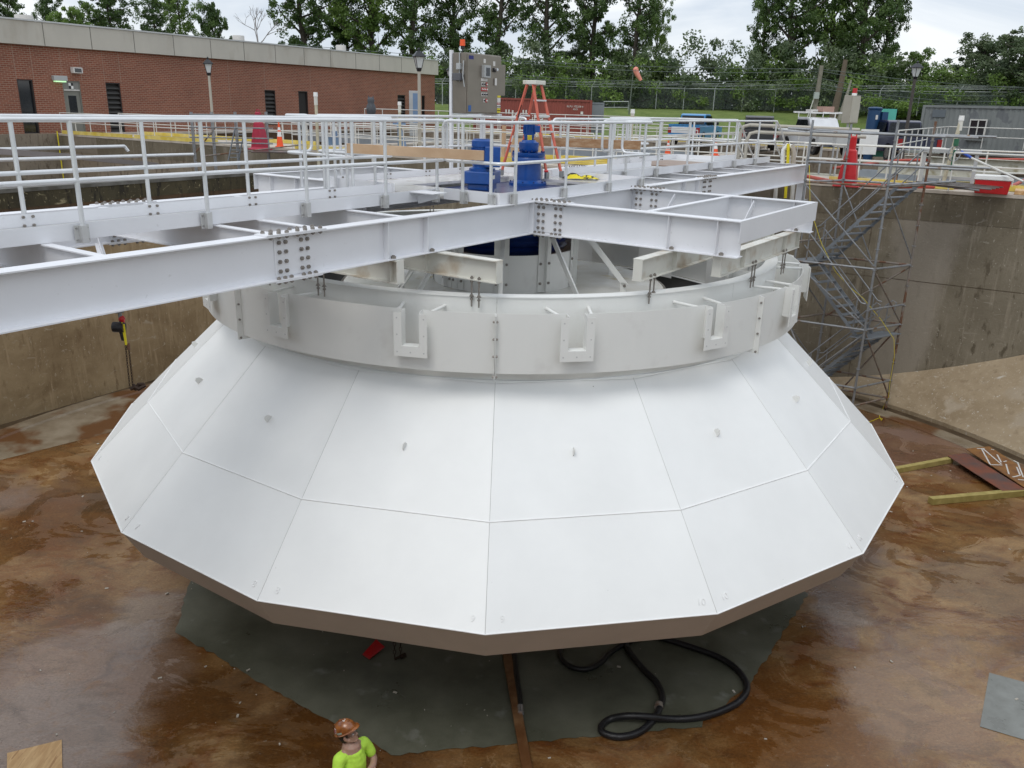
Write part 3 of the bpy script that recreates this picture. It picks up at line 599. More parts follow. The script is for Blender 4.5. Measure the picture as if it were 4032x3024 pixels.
# ---------------------------------------------------------------- bridge
br = thing('access_bridge', 'white steel access bridge with side arms and handrails, crossing the tank above the cone', 'bridge', BP(0, 0, 6.585), TH)
GT, GB = 7.084, 6.590
S0, S1 = -14.6, 12.25
def splice(parent, ax, c, a, near, z0=GB, z1=GT, half=.42, ind=True, bf=.21):
    # web plate and flange plates with bolts; near = -1 or +1 side of the web
    def P(al, cr, z): return BP(*((al, c+cr) if ax == 's' else (c+cr, al)), z)
    d = (bn if ax == 's' else bs)*near; d3 = np.array([d[0], d[1], 0])
    mb = MB(TB); y0, y1 = (c+near*.0055, c+near*.014)
    y0, y1 = min(y0, y1), max(y0, y1)
    hw_ = half*.62
    if ax == 's': mb.box(a-hw_, a+hw_, y0, y1, z0+.035, z1-.035)
    else: mb.box(y0, y1, a-hw_, a+hw_, z0+.035, z1-.035)
    w = mb.build('splice_plate', M_white, parent)
    mb = MB(TB)
    if ax == 's': mb.box(a-half, a+half, c-bf/2, c+bf/2, z1+.001, z1+.014)
    else: mb.box(c-bf/2, c+bf/2, a-half, a+half, z1+.001, z1+.014)
    ft = mb.build('splice_plate', M_white, parent)
    mb = MB(TB)
    if ax == 's': mb.box(a-half*.8, a+half*.8, c-bf/2, c+bf/2, z0-.014, z0-.001)
    else: mb.box(c-bf/2, c+bf/2, a-half*.8, a+half*.8, z0-.014, z0-.001)
    fb = mb.build('splice_plate', M_white, parent)
    lw = [(P(a+x, near*.014, z0+.09+j*(z1-z0-.18)/3), d3) for x in (-.2, -.11, .11, .2) for j in range(4)]
    lt = [(P(a+x*half/.42, y, z1+.014), (0, 0, 1)) for x in (-.34, -.23, -.12, .03, .14, .25, .36) for y in (-bf/2+.04, bf/2-.04)]
    lb = [(P(a+x*half*.8/.42, near*(bf/2-.04), z0+.014), (0, 0, 1)) for x in (-.33, -.22, -.11, .11, .22, .33)]
    lb += [(P(a+x*half*.8/.42, near*(bf/2-.04), z0-.014), (0, 0, -1)) for x in (-.33, -.22, -.11, .11, .22, .33)]
    lt += [(P(a+x*half/.42, near*(bf/2-.04), z1-.014), (0, 0, -1)) for x in (-.34, -.23, -.12, .03, .14, .25, .36)]
    for lst, pr in ((lw, w), (lt, ft), (lb, fb)):
        if ind:
            for q, dd in lst: bolt(pr, q, dd)
        else: boltgroup(pr, lst)['kind'] = 'stuff'
girN = ibeam(TB, (S0, -1.83), (S1, -1.83), 's', GB, GT, .21).build('girder', M_white, br)
girF = ibeam(TB, (S0, 1.72), (S1, 1.72), 's', GB, GT, .21).build('girder', M_white, br)
for c, g in ((-1.83, girN), (1.72, girF)):
    for a in (-5.2, -4.45, 3.7, 4.41, -1.96, 1.5):
        for sd_ in (-1, 1): stiff(TB, 's', c, a, GB, GT, .2, sd_).build('stiffener', M_white, g)
splice(girN, 's', -1.83, -6.65, -1); splice(girN, 's', -1.83, 5.0, -1, half=.40); splice(girF, 's', 1.72, -6.45, -1); splice(girF, 's', 1.72, 5.3, -1, ind=False)
for s_ in (-13.2, -12.1, -10.6, -8.78, -6.84, -6.2, -4.73):        # cross beams near side
    mb = MB(TB); mb.box(s_-.05, s_+.05, -1.73, -.77, GT-.016, GT-.003); mb.box(s_-.004, s_+.004, -1.82, 1.71, GB+.17, GT-.016); mb.box(s_-.05, s_+.05, -1.7, 1.6, GB+.155, GB+.168); mb.box(s_-.05, s_+.05, .25, 1.6, GT-.016, GT-.003); mb.build('cross_beam', M_white, br)
for s_ in (2.4, 3.98, 5.5, 6.9, 8.5, 10.2, 12.1):
    mb = MB(TB); mb.box(s_-.05, s_+.05, -1.73, -.77, GT-.016, GT-.003); mb.box(s_-.004, s_+.004, -1.82, 1.71, GB+.17, GT-.016); mb.box(s_-.05, s_+.05, -1.7, 1.6, GB+.155, GB+.168); mb.build('cross_beam', M_white, br)
for a, b_ in ((-12.1, -10.6), (-10.6, -8.78), (-8.78, -6.84), (-6.2, -4.73), (-4.7, -2.8), (2.4, 3.98), (3.98, 5.5), (6.9, 8.5), (8.5, 10.2)):
    mb = MB(TB)
    P0, P1 = BP(a+.1, -1.7, GB+.03), BP(b_-.1, 1.6, GB+.03); mb.obox(P0, P1, .09, .01); mb.obox(P0+(0, 0, .04), P1+(0, 0, .04), .01, .08); mb.build('bottom_brace', M_white, br)
# arms
def arm(sgn, n_end, n_cr):
    n0 = -1.94 if sgn < 0 else 1.83
    for c in (-1.85, 1.45):
        o = ibeam(TB, (c, n0), (c, n_end), 'n', GB, GT, .21).build('arm_beam', M_white, br)
        for a in ((-4.15, -4.87) if sgn < 0 else (3.5, 4.2)):
            for sd_ in (-1, 1): stiff(TB, 'n', c, a, GB, GT, .2, sd_).build('stiffener', M_white, o)
        splice(o, 'n', c, sgn*2.15+(0 if sgn < 0 else -.05), -1, ind=(sgn < 0), half=.36)
        if sgn < 0:
            for a in (-4.22, -4.95): bolt(o, BP(c-.06, a, GB+.014), (0, 0, 1), ME_B, sc=1.4)
    mb = MB(TB); e = n_cr; mb.box(-1.74, 1.34, e-.05, e+.05, GT-.016, GT-.002); mb.box(-1.74, 1.34, e-.004, e+.004, GB+.14, GT-.016); mb.box(-1.74, 1.34, e-.04, e+.04, GB+.12, GB+.138); mb.build('arm_cross_beam', M_white, br)
    mb = MB(TB); e = n_end; mb.box(-1.95, 1.55, min(e, e+sgn*.008), max(e, e+sgn*.008), GT-.30, GT+.002); mb.box(-1.74, 1.34, min(e-sgn*.07, e), max(e-sgn*.07, e), GT-.016, GT-.002); mb.build('arm_end_channel', M_white, br)
    mb = MB(); mb.obox(BP(1.3, -2.5*-sgn, GB+.25) if False else BP(.9, sgn*2.75, GB+.05), BP(1.36, sgn*2.75, GT-.08), .1, .01, up=(*(bn*sgn), 0)); mb.obox(BP(.9, sgn*4.2, GB+.05), BP(1.36, sgn*4.2, GT-.08), .1, .01, up=(*(bn*sgn), 0)); mb.build('gusset_brace', M_white, br)
arm(-1, -5.19, -3.75); arm(1, 4.66, 3.05)
for a in (-5.2+.1, -4.45+.1, 3.8, 4.5): bolt(girN, BP(a, -1.9, GB+.014), (0, 0, 1), ME_B, sc=1.4)
# bearings at the end
for c in (-1.83, 1.72):
    mb = MB(TB); mb.box(11.95, 12.2, c-.1, c+.1, 6.1, 6.585); mb.build('bearing_post', M_white, br)
    mb = MB(TB); mb.prism([(11.5, c-.02), (12.25, c-.02), (12.25, c+.02), (11.5, c+.02)], 5.75, 6.1); mb.box(11.45, 12.3, c-.16, c-.14, 5.72, 6.12); mb.box(11.45, 12.3, c-.14, c+.14, 5.98, 6.0); mb.build('bearing_foot', M_brk, br)
# toe plates and deck
TZ0, TZ1 = GT+.002, GT+.165
def toe(pts, name='toe_plate', h=TZ1, m=None, z0=TZ0):
    mb = MB(TB)
    for (s0, n0), (s1, n1) in zip(pts[:-1], pts[1:]):
        if abs(s0-s1) > abs(n0-n1): mb.box(min(s0, s1)-.004, max(s0, s1)+.004, n0-.004, n0+.004, z0, h)
        else: mb.box(s0-.004, s0+.004, min(n0, n1)+.0045, max(n0, n1)-.0045, z0, h)
    return mb.build(name, m or M_white, br)
NF = .22
toe([(S0, -.76), (-2.83, -.76)]); toe([(S0, NF), (-2.83, NF)])
toe([(-2.77, -.80), (-2.77, -1.85), (1.9, -1.85), (1.9, -.80)]); toe([(-2.77, .2), (-2.77, 1.8), (1.9, 1.8), (1.9, .2)])
toe([(1.96, -.76), (12.25, -.76)]); toe([(1.96, .3), (6.6, .3), (6.6, 1.45), (10.6, 1.45), (10.6, .3), (12.25, .3)])
mb = MB(TB); mb.box(-3.5, -3.18, -1.2, -.77, TZ1-.02, TZ1-.008); mb.obox(BP(-3.34, -1.15, TZ1-.04), BP(-3.34, -.78, TZ0+.02), .01, .1); mb.build('outrigger_plate', M_white, br)
mb = MB(TB); mb.box(S0, -2.79, -.75, NF-.01, GT+.004, GT+.034); mb.build('grating', M_brk, br)
mb = MB(TB); mb.box(1.93, 12.2, -.75, .29, GT+.004, GT+.034); mb.box(6.61, 10.59, .295, 1.44, GT+.004, GT+.034); mb.build('grating', M_brk, br)
mb = MB(TB); mb.box(-2.76, -1.75, -1.84, 1.79, GT+.004, GT+.05); mb.box(1.15, 1.89, -1.84, 1.79, GT+.004, GT+.05); mb.box(-1.75, 1.15, .75, 1.79, GT+.004, GT+.05); mb.box(-1.75, 1.15, -1.84, -1.55, GT+.004, GT+.05); mb.build('deck_plate', M_deckw, br)
mb = MB(TB); mb.box(-1.74, 1.14, -1.54, .74, GT-.12, GT-.05); mb.build('drive_base', M_dkblue, br)
# bolts on toe plates (groups of four at each far post)
def four(parent, s, n, dn, pitch=(.1, .09)):
    for a in (-.5, .5):
        for z in (0, 1): bolt(parent, BP(s+a*pitch[0], n+dn*.005, TZ0+.045+z*pitch[1]), (*(bn*dn), 0), ME_M, sc=1.0)
# handrails
RZ, MZ = 8.232, 7.665
def brail(path, posts, end0=True, end1=True, base=TZ0-.02, side=(0, 0), m=None, pr=.0245, name='handrail', bolts=0, T=BP, ztop=RZ, zmid=MZ, parent=None, brackets=True, postr=None):
    m = m or M_alu; mb = MB()
    P = [np.array(p, float) for p in path]
    def corner(pl, r=.12, n=5):
        o = [pl[0]]
        for i in range(1, len(pl)-1):
            a, b, c = pl[i-1], pl[i], pl[i+1]; d0 = (a-b)/np.linalg.norm(a-b); d1 = (c-b)/np.linalg.norm(c-b); rr = min(r, np.linalg.norm(a-b)*.45, np.linalg.norm(c-b)*.45)
            for k in range(n+1):
                t = k/n; o.append((b+d0*rr)*(1-t)**2+2*b*t*(1-t)+(b+d1*rr)*t*t)
        return o+[pl[-1]]
    W3 = [T(p[0], p[1], ztop) for p in P]; M3 = [T(p[0], p[1], zmid) for p in P]
    loop = W3 if not end1 else W3+M3[::-1]
    if end1 and end0: loop = [ (W3[0]+W3[1])/2 ]+W3[1:]+M3[::-1]+[W3[0], (W3[0]+W3[1])/2]
    elif end0: loop = M3[:2][::-1]+W3
    mb.tube(corner(loop), pr, 10)
    root = mb.build('handrail', m, parent or br)
    if not end1:
        mb = MB(); mb.tube(corner(M3), pr, 10); mb.build('mid_rail', m, root)
    for p in posts:
        off = np.array(side, float) if len(p) == 2 else np.array(p[2:4], float)
        mb = MB(); mb.cyl(T(p[0], p[1], base), T(p[0], p[1], ztop-.01), postr or pr, n=10); mb.build('post', m, root)
        if brackets:
            s0, n0 = p[0], p[1]; mb = MB(TB)
            if abs(off[1]) > 0:
                y0, y1 = sorted((n0+off[1]*.036, n0+off[1]*.028)); mb.box(s0-.075, s0+.075, y0, y1, base-.01, base+.165); y0, y1 = sorted((n0-off[1]*.028, n0+off[1]*.028)); mb.box(s0-.032, s0+.032, y0, y1, base-.01, base+.165)
                dd = (*(bn*-off[1]), 0); bp = [(s0+x, n0+off[1]*.028, z) for x in (-.055, .055) for z in (base+.02, base+.135)]
            else:
                y0, y1 = sorted((s0+off[0]*.036, s0+off[0]*.028)); mb.box(y0, y1, n0-.075, n0+.075, base-.01, base+.165); mb.box(s0-.028, s0+.028, n0-.032, n0+.032, base-.01, base+.165)
                dd = (*(bs*-off[0]), 0); bp = [(s0+off[0]*.028, n0+x, z) for x in (-.055, .055) for z in (base+.02, base+.135)]
            bk = mb.build('bracket', M_brk, root)
            boltgroup(root, [(BP(*b_), dd) for b_ in bp], 'bracket_bolts', M_bolt2, .011, .012)
    return root
nr = -.82
brail([(S0, nr), (-2.72, nr)], [(-12.8, nr), (-11.35, nr), (-9.88, nr), (-8.42, nr), (-6.97, nr), (-5.5, nr), (-4.06, nr), (-2.95, nr)], end0=False, end1=True, side=(0, 1))
fr = NF+.06
brail([(S0, fr), (-2.75, fr)], [(-12.8, fr), (-11.35, fr), (-9.88, fr), (-8.44, fr), (-6.98, fr), (-5.53, fr), (-4.1, fr), (-3.6, fr)], end0=False, end1=False, side=(0, -1), brackets=False)
brail([(-2.84, -.85), (-2.84, -1.92), (1.97, -1.92), (1.97, -1.3)], [(-2.84, -1.22, 1, 0), (-2.84, -1.74, 1, 0), (-2.48, -1.92), (-1.06, -1.92), (.42, -1.92), (1.68, -1.92)], end0=True, end1=True, side=(0, 1))
brail([(-2.84, .4), (-2.84, 1.87), (1.97, 1.87), (1.97, .9)], [(-2.84, .55, 1, 0), (-2.84, 1.45, 1, 0), (-2.3, 1.87), (-1.2, 1.87), (-.1, 1.87), (.95, 1.87), (1.8, 1.87)], end0=True, end1=True, side=(0, -1), brackets=False)
brail([(2.05, nr), (12.3, nr)], [(2.35, nr), (3.1, nr), (4.6, nr), (6.2, nr), (7.7, nr), (9.3, nr), (10.9, nr)], end0=True, end1=True, side=(0, 1))
brail([(2.1, .36), (6.55, .36), (6.55, 1.52), (10.65, 1.52), (10.65, .36), (12.3, .36)], [(2.4, .36), (3.9, .36), (5.3, .36), (6.55, .9), (6.9, 1.52), (8.3, 1.52), (9.6, 1.52), (10.65, 1.0), (11.7, .36)], end0=True, end1=True, side=(0, -1), brackets=False)
# extra double posts and rails by the gap on the far side
brail([(-3.5, .36), (-3.5, 1.87), (-2.95, 1.87)], [(-3.5, .5), (-3.5, 1.0), (-3.2, 1.87)], end0=True, end1=True, side=(0, -1), brackets=False)
# steps down to the wall at the right end
for n_ in (nr, .36):
    mb = MB(); mb.tube([BP(12.3, n_, RZ), BP(12.8, n_, RZ-.25), BP(13.6, n_, RZ-.85), BP(14.0, n_, RZ-1.1), BP(14.05, n_, 6.5)], .0245, 8); mb.build('stair_rail', M_alu, br)
    mb = MB(); mb.tube([BP(12.3, n_, MZ), BP(12.9, n_, MZ-.35), BP(13.9, n_, MZ-1.05)], .0245, 8); mb.build('stair_rail', M_alu, br)
for i in range(4):
    mb = MB(TB); mb.box(12.3+i*.42, 12.72+i*.42, -.75, .3, 7.0-i*.17, 7.03-i*.17); mb.build('stair_tread', M_brk, br)
tp = [o for o in bpy.data.objects if o.name.startswith('toe_plate')]
for s_ in (-11.35, -9.88, -8.44, -6.98, -5.53, -4.1): four(tp[1], s_, NF, -1)
for s_ in (-2.3, -1.2, -.1, .95, 1.8): four(tp[3], s_, 1.8, -1)
for s_ in (6.9, 8.3, 9.6): four(tp[5], s_, 1.45, -1)
# ================================================================ things on the bridge
# gear motors
ME_F = bolt_mesh('bolt', .016, .026, M_dkblue)
def blockbolts(parent, r, z, n, c, m=M_dkblue):
    for i in range(n): bolt(parent, (c[0]+r*math.cos(2*math.pi*i/n), c[1]+r*math.sin(2*math.pi*i/n), z), (0, 0, 1), ME_F)
c = BP(.82, .07, 7.03)
t = thing('gear_motor', 'tall blue vertical gear motor with a round bolted gearbox, in front of the orange ladder', 'motor', c)
def LZ(prof, name, par, m=M_blue, n=28):
    mb = MB(); mb.lathe(prof, n, c=tuple(c)); return mb.build(name, m, par)
LZ([(0, 0), (.36, 0), (.36, .05), (.29, .07), (.25, .10), (.24, .42), (.27, .46)], 'gearbox', t)
LZ([(.27, .44), (.315, .44), (.315, .50), (.30, .52), (.315, .54), (.315, .60), (0, .60)], 'flange', t)
LZ([(0, .60), (.13, .60), (.17, .63), (.185, .66), (.19, .78), (.17, .79), (.14, .80), (.12, .83)], 'input_stage', t)
LZ([(.12, .79), (.085, .82), (.10, .90), (.105, .93)], 'coupling_guard', t)
LZ([(0, .93), (.105, .93), (.105, 1.10), (.112, 1.11), (.112, 1.165), (.095, 1.175), (0, 1.18)], 'motor_housing', t)
for i in range(16):
    a = i*math.pi/8; o_ = np.array([math.cos(a), math.sin(a), 0]); mb = MB(); mb.obox(c+o_*.108+(0, 0, .94), c+o_*.108+(0, 0, 1.09), .006, .02, up=o_); mb.build('cooling_fin', M_blue, t)
e1 = np.array([*bs, 0]); e2 = np.array([*bn, 0]); vx = np.array([1., 0, 0])
mb = MB(); mb.obox(c+vx*.09+(0, 0, 1.03), c+vx*.20+(0, 0, 1.03), .11, .12); mb.build('terminal_box', M_blue, t, bevel=.008)
mb = MB(); q = c+np.array([.0, -.095, .865]); [mb.box(q[0]-.035, q[0]+.05, q[1]-.012, q[1], q[2]-.05+i*.022, q[2]-.036+i*.022) for i in range(5)]; mb.build('vent_guard', M_yellow, t)
blockbolts(t, .29, .60+c[2], 12, c); blockbolts(t, .33, .05+c[2], 10, c); blockbolts(t, .165, .62+c[2], 10, c)
mb = MB(); mb.obox(c+e1*.26+(0, 0, .2), c+e1*.42+(0, 0, .2), .12, .26); mb.build('switch_box', M_deckw, t); mb = MB(); mb.cyl(c+vx*.30+(-.0, -.12, .27), c+vx*.38+(0, -.12, .27), .02); mb.build('cap', M_redp, t)
mb = MB(TB); mb.box(.1, 1.14, -.6, .74, 7.0, 7.035); mb.build('base_plate', M_dkblue, t)
c = BP(-1.32, -.44, 7.0)
t = thing('gear_motor', 'squat blue gear motor with a big square terminal box, leftmost of the two drives', 'motor', c)
LZ([(0, 0), (.26, 0), (.26, .05), (.2, .07), (.2, .14)], 'output_flange', t)
T_ = TL(c, TH+rad(20))
mb = MB(T_); mb.prism([(-.30, -.20), (-.22, -.26), (.22, -.26), (.30, -.20), (.30, .20), (.22, .26), (-.22, .26), (-.30, .20)], .22, .42); mb.prism([(-.26, -.16), (-.18, -.2), (.18, -.2), (.26, -.16), (.26, .16), (.18, .2), (-.18, .2), (-.26, .16)], .12, .22); mb.build('gearbox', M_blue, t, bevel=.015)
LZ([(0, .42), (.22, .42), (.22, .46), (.16, .48), (.16, .52)], 'adapter', t)
LZ([(.16, .50), (.17, .52), (.17, .80), (.18, .81), (.18, .90), (.15, .925), (.15, .93), (0, .935)], 'motor_housing', t)
for i in range(24):
    a = i*math.pi/12; o_ = np.array([math.cos(a), math.sin(a), 0]); mb = MB(); mb.obox(c+o_*.175+(0, 0, .53), c+o_*.175+(0, 0, .79), .006, .022, up=o_); mb.build('cooling_fin', M_blue, t)
mb = MB(); mb.box(c[0]+.05, c[0]+.30, c[1]-.32, c[1]-.10, c[2]+.50, c[2]+.82); mb.build('terminal_box', M_blue, t, bevel=.012)
mb = MB(); mb.box(c[0]-.12, c[0]-.085, c[1]-.178, c[1]-.172, c[2]+.58, c[2]+.68); mb.build('type_plate', M_chrome, t)
q_ = T_([[-.10, -.263, .33]])[0]; mb = MB(T_); mb.box(-.26, -.16, -.27, -.262, .31, .37); mb.build('type_plate', M_dirty, t)
blockbolts(t, .235, .05+c[2], 8, c)
mb = MB(TB); mb.box(-1.72, -.4, -.95, .3, 6.965, 7.0); mb.build('base_plate', M_dkblue, t)
# control cabinet
t = thing('control_cabinet', 'tall stainless control cabinet with push buttons and an orange beacon, beside the bridge handrail', 'cabinet', BP(1.9, 2.13, 8.29), TH)
mb = MB(TB); mb.box(1.32, 2.5, 1.97, 2.32, 8.29, 9.45); mb.build('enclosure', M_stain, t, bevel=.012)
mb = MB(TB); mb.box(1.335, 2.485, 1.945, 1.968, 8.31, 9.43); door = mb.build('door', M_stain, t, bevel=.006)
mb = MB(TB); mb.box(2.505, 2.72, 2.0, 2.24, 8.66, 9.28); mb.build('side_box', M_stain, t, bevel=.006)
for s_ in (1.34, 2.40):
    mb = MB(TB); mb.box(s_-.03, s_+.03, 2.34, 2.40, 6.9 if s_ < 2 else 7.0, 9.50 if s_ < 2 else 8.35); mb.build('post', M_white, t)
    mb = MB(TB); mb.box(s_-.04 if s_ > 2 else 1.34, s_+.45 if s_ < 2 else s_+.12, 1.93, 2.42, 8.255, 8.285); mb.build('shelf', M_alu, t)
mb = MB(TB); mb.cyl((1.42, 2.15, 9.45), (1.42, 2.15, 9.56), .012); mb.cyl((1.42, 2.15, 9.52), (1.42, 2.15, 9.58), .04); mb.build('beacon_base', M_black, t)
mb = MB(TB); mb.cyl((1.42, 2.15, 9.58), (1.42, 2.15, 9.70), .055, .05); mb.build('beacon_lens', M_orange, t)
M_pb = mat('pale_sign', (.62, .60, .57), .5)
def fr_(s0, s1, z0, z1, m, name, d=.012, base=1.945, par=None):
    mb = MB(TB); mb.box(s0, s1, base-d, base-.0005, z0, z1); return mb.build(name, m, par or t)
M_bluep = mat('blue_label', (.01, .012, .14), .4); M_ylab = mat('yellow_label', (.62, .52, .03), .5); M_bl2 = mat('blue_sticker', (.02, .10, .32), .4)
fr_(1.37, 1.52, 9.33, 9.40, M_bluep, 'name_plate', .004, par=door); fr_(1.36, 1.45, 8.33, 8.45, M_bl2, 'sticker', .004, par=door)
fr_(1.80, 2.02, 9.0, 9.24, M_lgrey, 'display_housing', .07, par=door); fr_(1.86, 1.99, 9.03, 9.19, M_glass, 'display_window', .002, base=1.874, par=door)
fr_(1.86, 1.93, 9.28, 9.36, M_pb, 'label_plate', .004, par=door); fr_(2.19, 2.26, 9.24, 9.33, M_pb, 'label_plate', .004, par=door)
fr_(1.78, 2.0, 8.93, 8.985, M_pb, 'label_plate', .004, par=door)
fr_(2.18, 2.28, 9.12, 9.2, M_dark, 'switch_plate', .02, par=door)
mb = MB(TB); mb.cyl((2.24, 1.925, 9.17), (2.24, 1.86, 9.17), .03); mb.build('door_handle', M_chrome, door); fr_(2.23, 2.30, 8.86, 9.0, M_pb, 'paper_tag', .006, base=1.925, par=door)
for r_, (z, ms) in enumerate(((8.87, (M_black, M_black, M_redp)), (8.77, (M_redp,)*3), (8.67, (M_black,)*3), (8.55, (None, M_black, M_redp)))):
    for j, m_ in enumerate(ms):
        if m_ is None: continue
        s_ = 1.82+j*.075; fr_(s_-.028, s_+.028, z-.035, z+.035, M_pb if m_ is M_black else M_redp, 'button_plate', .006, par=door)
        mb = MB(TB); mb.cyl((s_, 1.939, z), (s_, 1.915, z), .017, n=10); mb.build('push_button', m_ if m_ is M_black else M_pb, door)
for z0, z1, m_ in ((8.62, 8.66, M_ylab), (8.52, 8.61, M_pb), (8.48, 8.515, M_redp), (8.41, 8.475, M_pb), (8.31, 8.405, M_ylab)): fr_(2.36, 2.475, z0, z1, m_, 'warning_label', .004, par=door)
for z, nm, tx, sz in ((8.50, 'lettering', 'DANGER', .026), (8.435, 'lettering', 'HAZARDOUS', .02), (8.36, 'lettering', 'WARNING', .022)):
    place_text(tx, sz, BP(2.4175, 1.939, z), (*bs, 0), (0, 0, 1), door, M_dark if z != 8.50 else M_pb, 'lettering')
mb = MB(TB); mb.box(1.25, 1.318, 2.08, 2.18, 9.13, 9.25); mb.build('junction_box', M_lgrey, t, bevel=.005)
mb = MB(TB); mb.box(1.20, 1.318, 2.05, 2.24, 8.92, 9.06); mb.build('siren_box', mat('dark_grey_box', (.10, .10, .11), .5), t, bevel=.008)
mb = MB(TB); mb.tube([(1.30, 2.13, 9.45), (1.30, 2.13, 8.9)], .012, 8); mb.tube([(1.29, 2.02, 9.3), (1.27, 2.02, 9.0), (1.30, 2.0, 8.8)], .012, 8); mb.build('conduit', M_lgrey, t)
# step ladder
t = thing('step_ladder', 'orange fibreglass step ladder with grey aluminium steps standing on the bridge deck', 'ladder', BP(1.5, .4, 7.135))
Lz = 7.135; top = 8.86; P_ = lambda s, n, z: BP(s, n, z)
f1, f4, f2, f3 = (1.22, .98), (1.78, .98), (1.22, -.10), (1.76, -.10)
tops = [(1.34, .50), (1.62, .50), (1.34, .36), (1.62, .36)]
rails = []
for (a, b_), nm in zip(((f1, tops[0]), (f4, tops[1]), (f2, tops[2]), (f3, tops[3])), 'abcd'):
    mb = MB(); mb.obox(P_(*a, Lz+.06), P_(*b_, top), .062, .026, up=(*bn, 0)); mb.build('side_rail', M_ladder, t)
    mb = MB(); mb.obox(P_(*a, Lz+.002)+e1*0, P_(*a, Lz+.12), .10, .05, up=(*bn, 0)); mb.build('foot', M_galv, t)
for k in range(1, 6):
    fz = k/6.0; a = np.array(f2)*(1-fz)+np.array(tops[2])*fz; b_ = np.array(f3)*(1-fz)+np.array(tops[3])*fz; z = Lz+(top-Lz)*fz
    mb = MB(); mb.obox(P_(*a, z), P_(*b_, z), .085, .03); mb.build('step', M_alu, t)
    if k % 2 == 0:
        a = np.array(f1)*(1-fz)+np.array(tops[0])*fz; b_ = np.array(f4)*(1-fz)+np.array(tops[1])*fz; mb = MB(); mb.obox(P_(*a, z), P_(*b_, z), .05, .03); mb.build('rear_brace', M_alu, t)
mb = MB(TB); mb.box(1.30, 1.66, .28, .58, top, top+.075); mb.build('top_cap', M_dirty, t, bevel=.01)
mb = MB(TB); mb.box(1.31, 1.65, .18, .30, 8.25, 8.31); mb.build('tool_tray', M_dirty, t)
q0 = P_(*(np.array(f1)*.22+np.array(tops[0])*.78), Lz+(top-Lz)*.78)
mb = MB(); q1 = P_(*(np.array(f1)*.35+np.array(tops[0])*.65), Lz+(top-Lz)*.65); mb.obox(q0-e1*.018, q1-e1*.018, .05, .004, up=(*bs, 0)); mb.build('black_label', M_dark, t)
q1 = P_(*(np.array(f1)*.55+np.array(tops[0])*.45), Lz+(top-Lz)*.45); q2 = P_(*(np.array(f1)*.62+np.array(tops[0])*.38), Lz+(top-Lz)*.38); mb = MB(); mb.obox(q1-e1*.018, q2-e1*.018, .06, .004, up=(*bs, 0)); mb.build('white_label', M_pb, t)
# planks on rails, jacket, plywood
def plank(p0, p1, w, h, m, label, cat='plank', name='plank', up=(0, 0, 1)):
    mb = MB(); mb.obox(p0, p1, w, h, up=up); o = mb.build(name, m, bevel=.004); return tag(o, label, cat)
plank(BP(-3.62, .36, 7.80), BP(-2.86, -1.62, 7.77), .04, .14, M_lumber, 'pale timber plank laid on the near rail, its end before the left blue motor')
plank(BP(2.02, .95, 7.78), BP(2.75, -1.30, 7.78), .045, .17, M_wood, 'grey timber plank across the rails right of the orange ladder')
mb = MB(); cj = BP(1.62, -.62, 7.14)
n = 26; v = []; f = []
for i in range(n):
    for j in range(10):
        x = -.36+.72*i/(n-1); y = -.12+.24*j/9; k_ = (1-(x/.36)**2)**.5 if abs(x) < .36 else 0
        z = .015+k_*(.10*abs(math.sin(9*x+1.2*math.sin(6*y)))+.05*math.cos(14*y+4*x))*(1-abs(y)/.14)*(.9 if x < 0 else .6)
        v.append((x, y*(.5+k_)+.03*math.sin(7*x), max(.004, z)))
for i in range(n-1):
    for j in range(9): f.append((i*10+j, (i+1)*10+j, (i+1)*10+j+1, i*10+j+1))
mj = mat('hi_vis_jacket', (.02, .02, .018), .8, c2=(.70, .58, .02), lo=.47, hi=.50, scale=6, stretch=(1, 1, .6)); mb.add(v, f, True, T=TL(cj, rad(-8))); tag(mb.build('jacket', mj), 'crumpled yellow and black safety jacket lying on the bridge deck', 'jacket')
mb = MB(TB); mb.box(7.0, 9.4, -.10, 1.2, 7.12, 7.14); tag(mb.build('plywood_sheet', mat('wet_plywood', (.20, .12, .075), .4, c2=(.30, .20, .14), scale=3, stretch=(1, 5, 1)), bevel=.002), 'wet brown plywood sheet on the bridge at its right part', 'plywood')
# chain hoist hanging from the near girder
t = thing('chain_hoist', 'chain hoist with a yellow web sling hanging under the near bridge girder', 'hoist', BP(-7.35, -1.9, 6.1))
hp = U(472, 1222, 6.56); hp = np.array([hp[0], hp[1], 6.56])
K = .0029
def HQ(x, y, d=0.0): return U(x, y, 6.56)*0+np.array(DI(x, y, math.hypot(hp[0]-CAM[0], hp[1]-CAM[1])))
mb = MB(); mb.obox(HQ(452, 1228), HQ(488, 1224), .035, .025); mb.cyl(HQ(470, 1222), HQ(474, 1250), .018); mb.build('beam_clamp', M_galv, t)
mb = MB(); mb.tube([HQ(476, 1244), HQ(480, 1256), HQ(484, 1272)], [.02, .032, .016], 10); mb.build('hook_block', M_redp, t)
mb = MB(); mb.cyl(HQ(468, 1288)+(-.05, 0, 0), HQ(468, 1288)+(.05, 0, 0), .05); mb.tube([HQ(478, 1262), HQ(482, 1300), HQ(486, 1340)], [.02, .035, .018], 8); mb.build('hoist_body', M_black, t)
mb = MB(); mb.obox(HQ(487, 1266)+(0, -.04, 0), HQ(503, 1354)+(0, -.04, 0), .014, .004, up=(0, 1, 0)); mb.obox(HQ(496, 1272)+(0, -.045, 0), HQ(506, 1352)+(0, -.045, 0), .014, .004, up=(0, 1, 0)); mb.build('yellow_sling', M_yellow, t)
mb = MB(); mb.cyl(HQ(504, 1352), HQ(507, 1376), .016); mb.build('sling_hook', M_rusty, t)
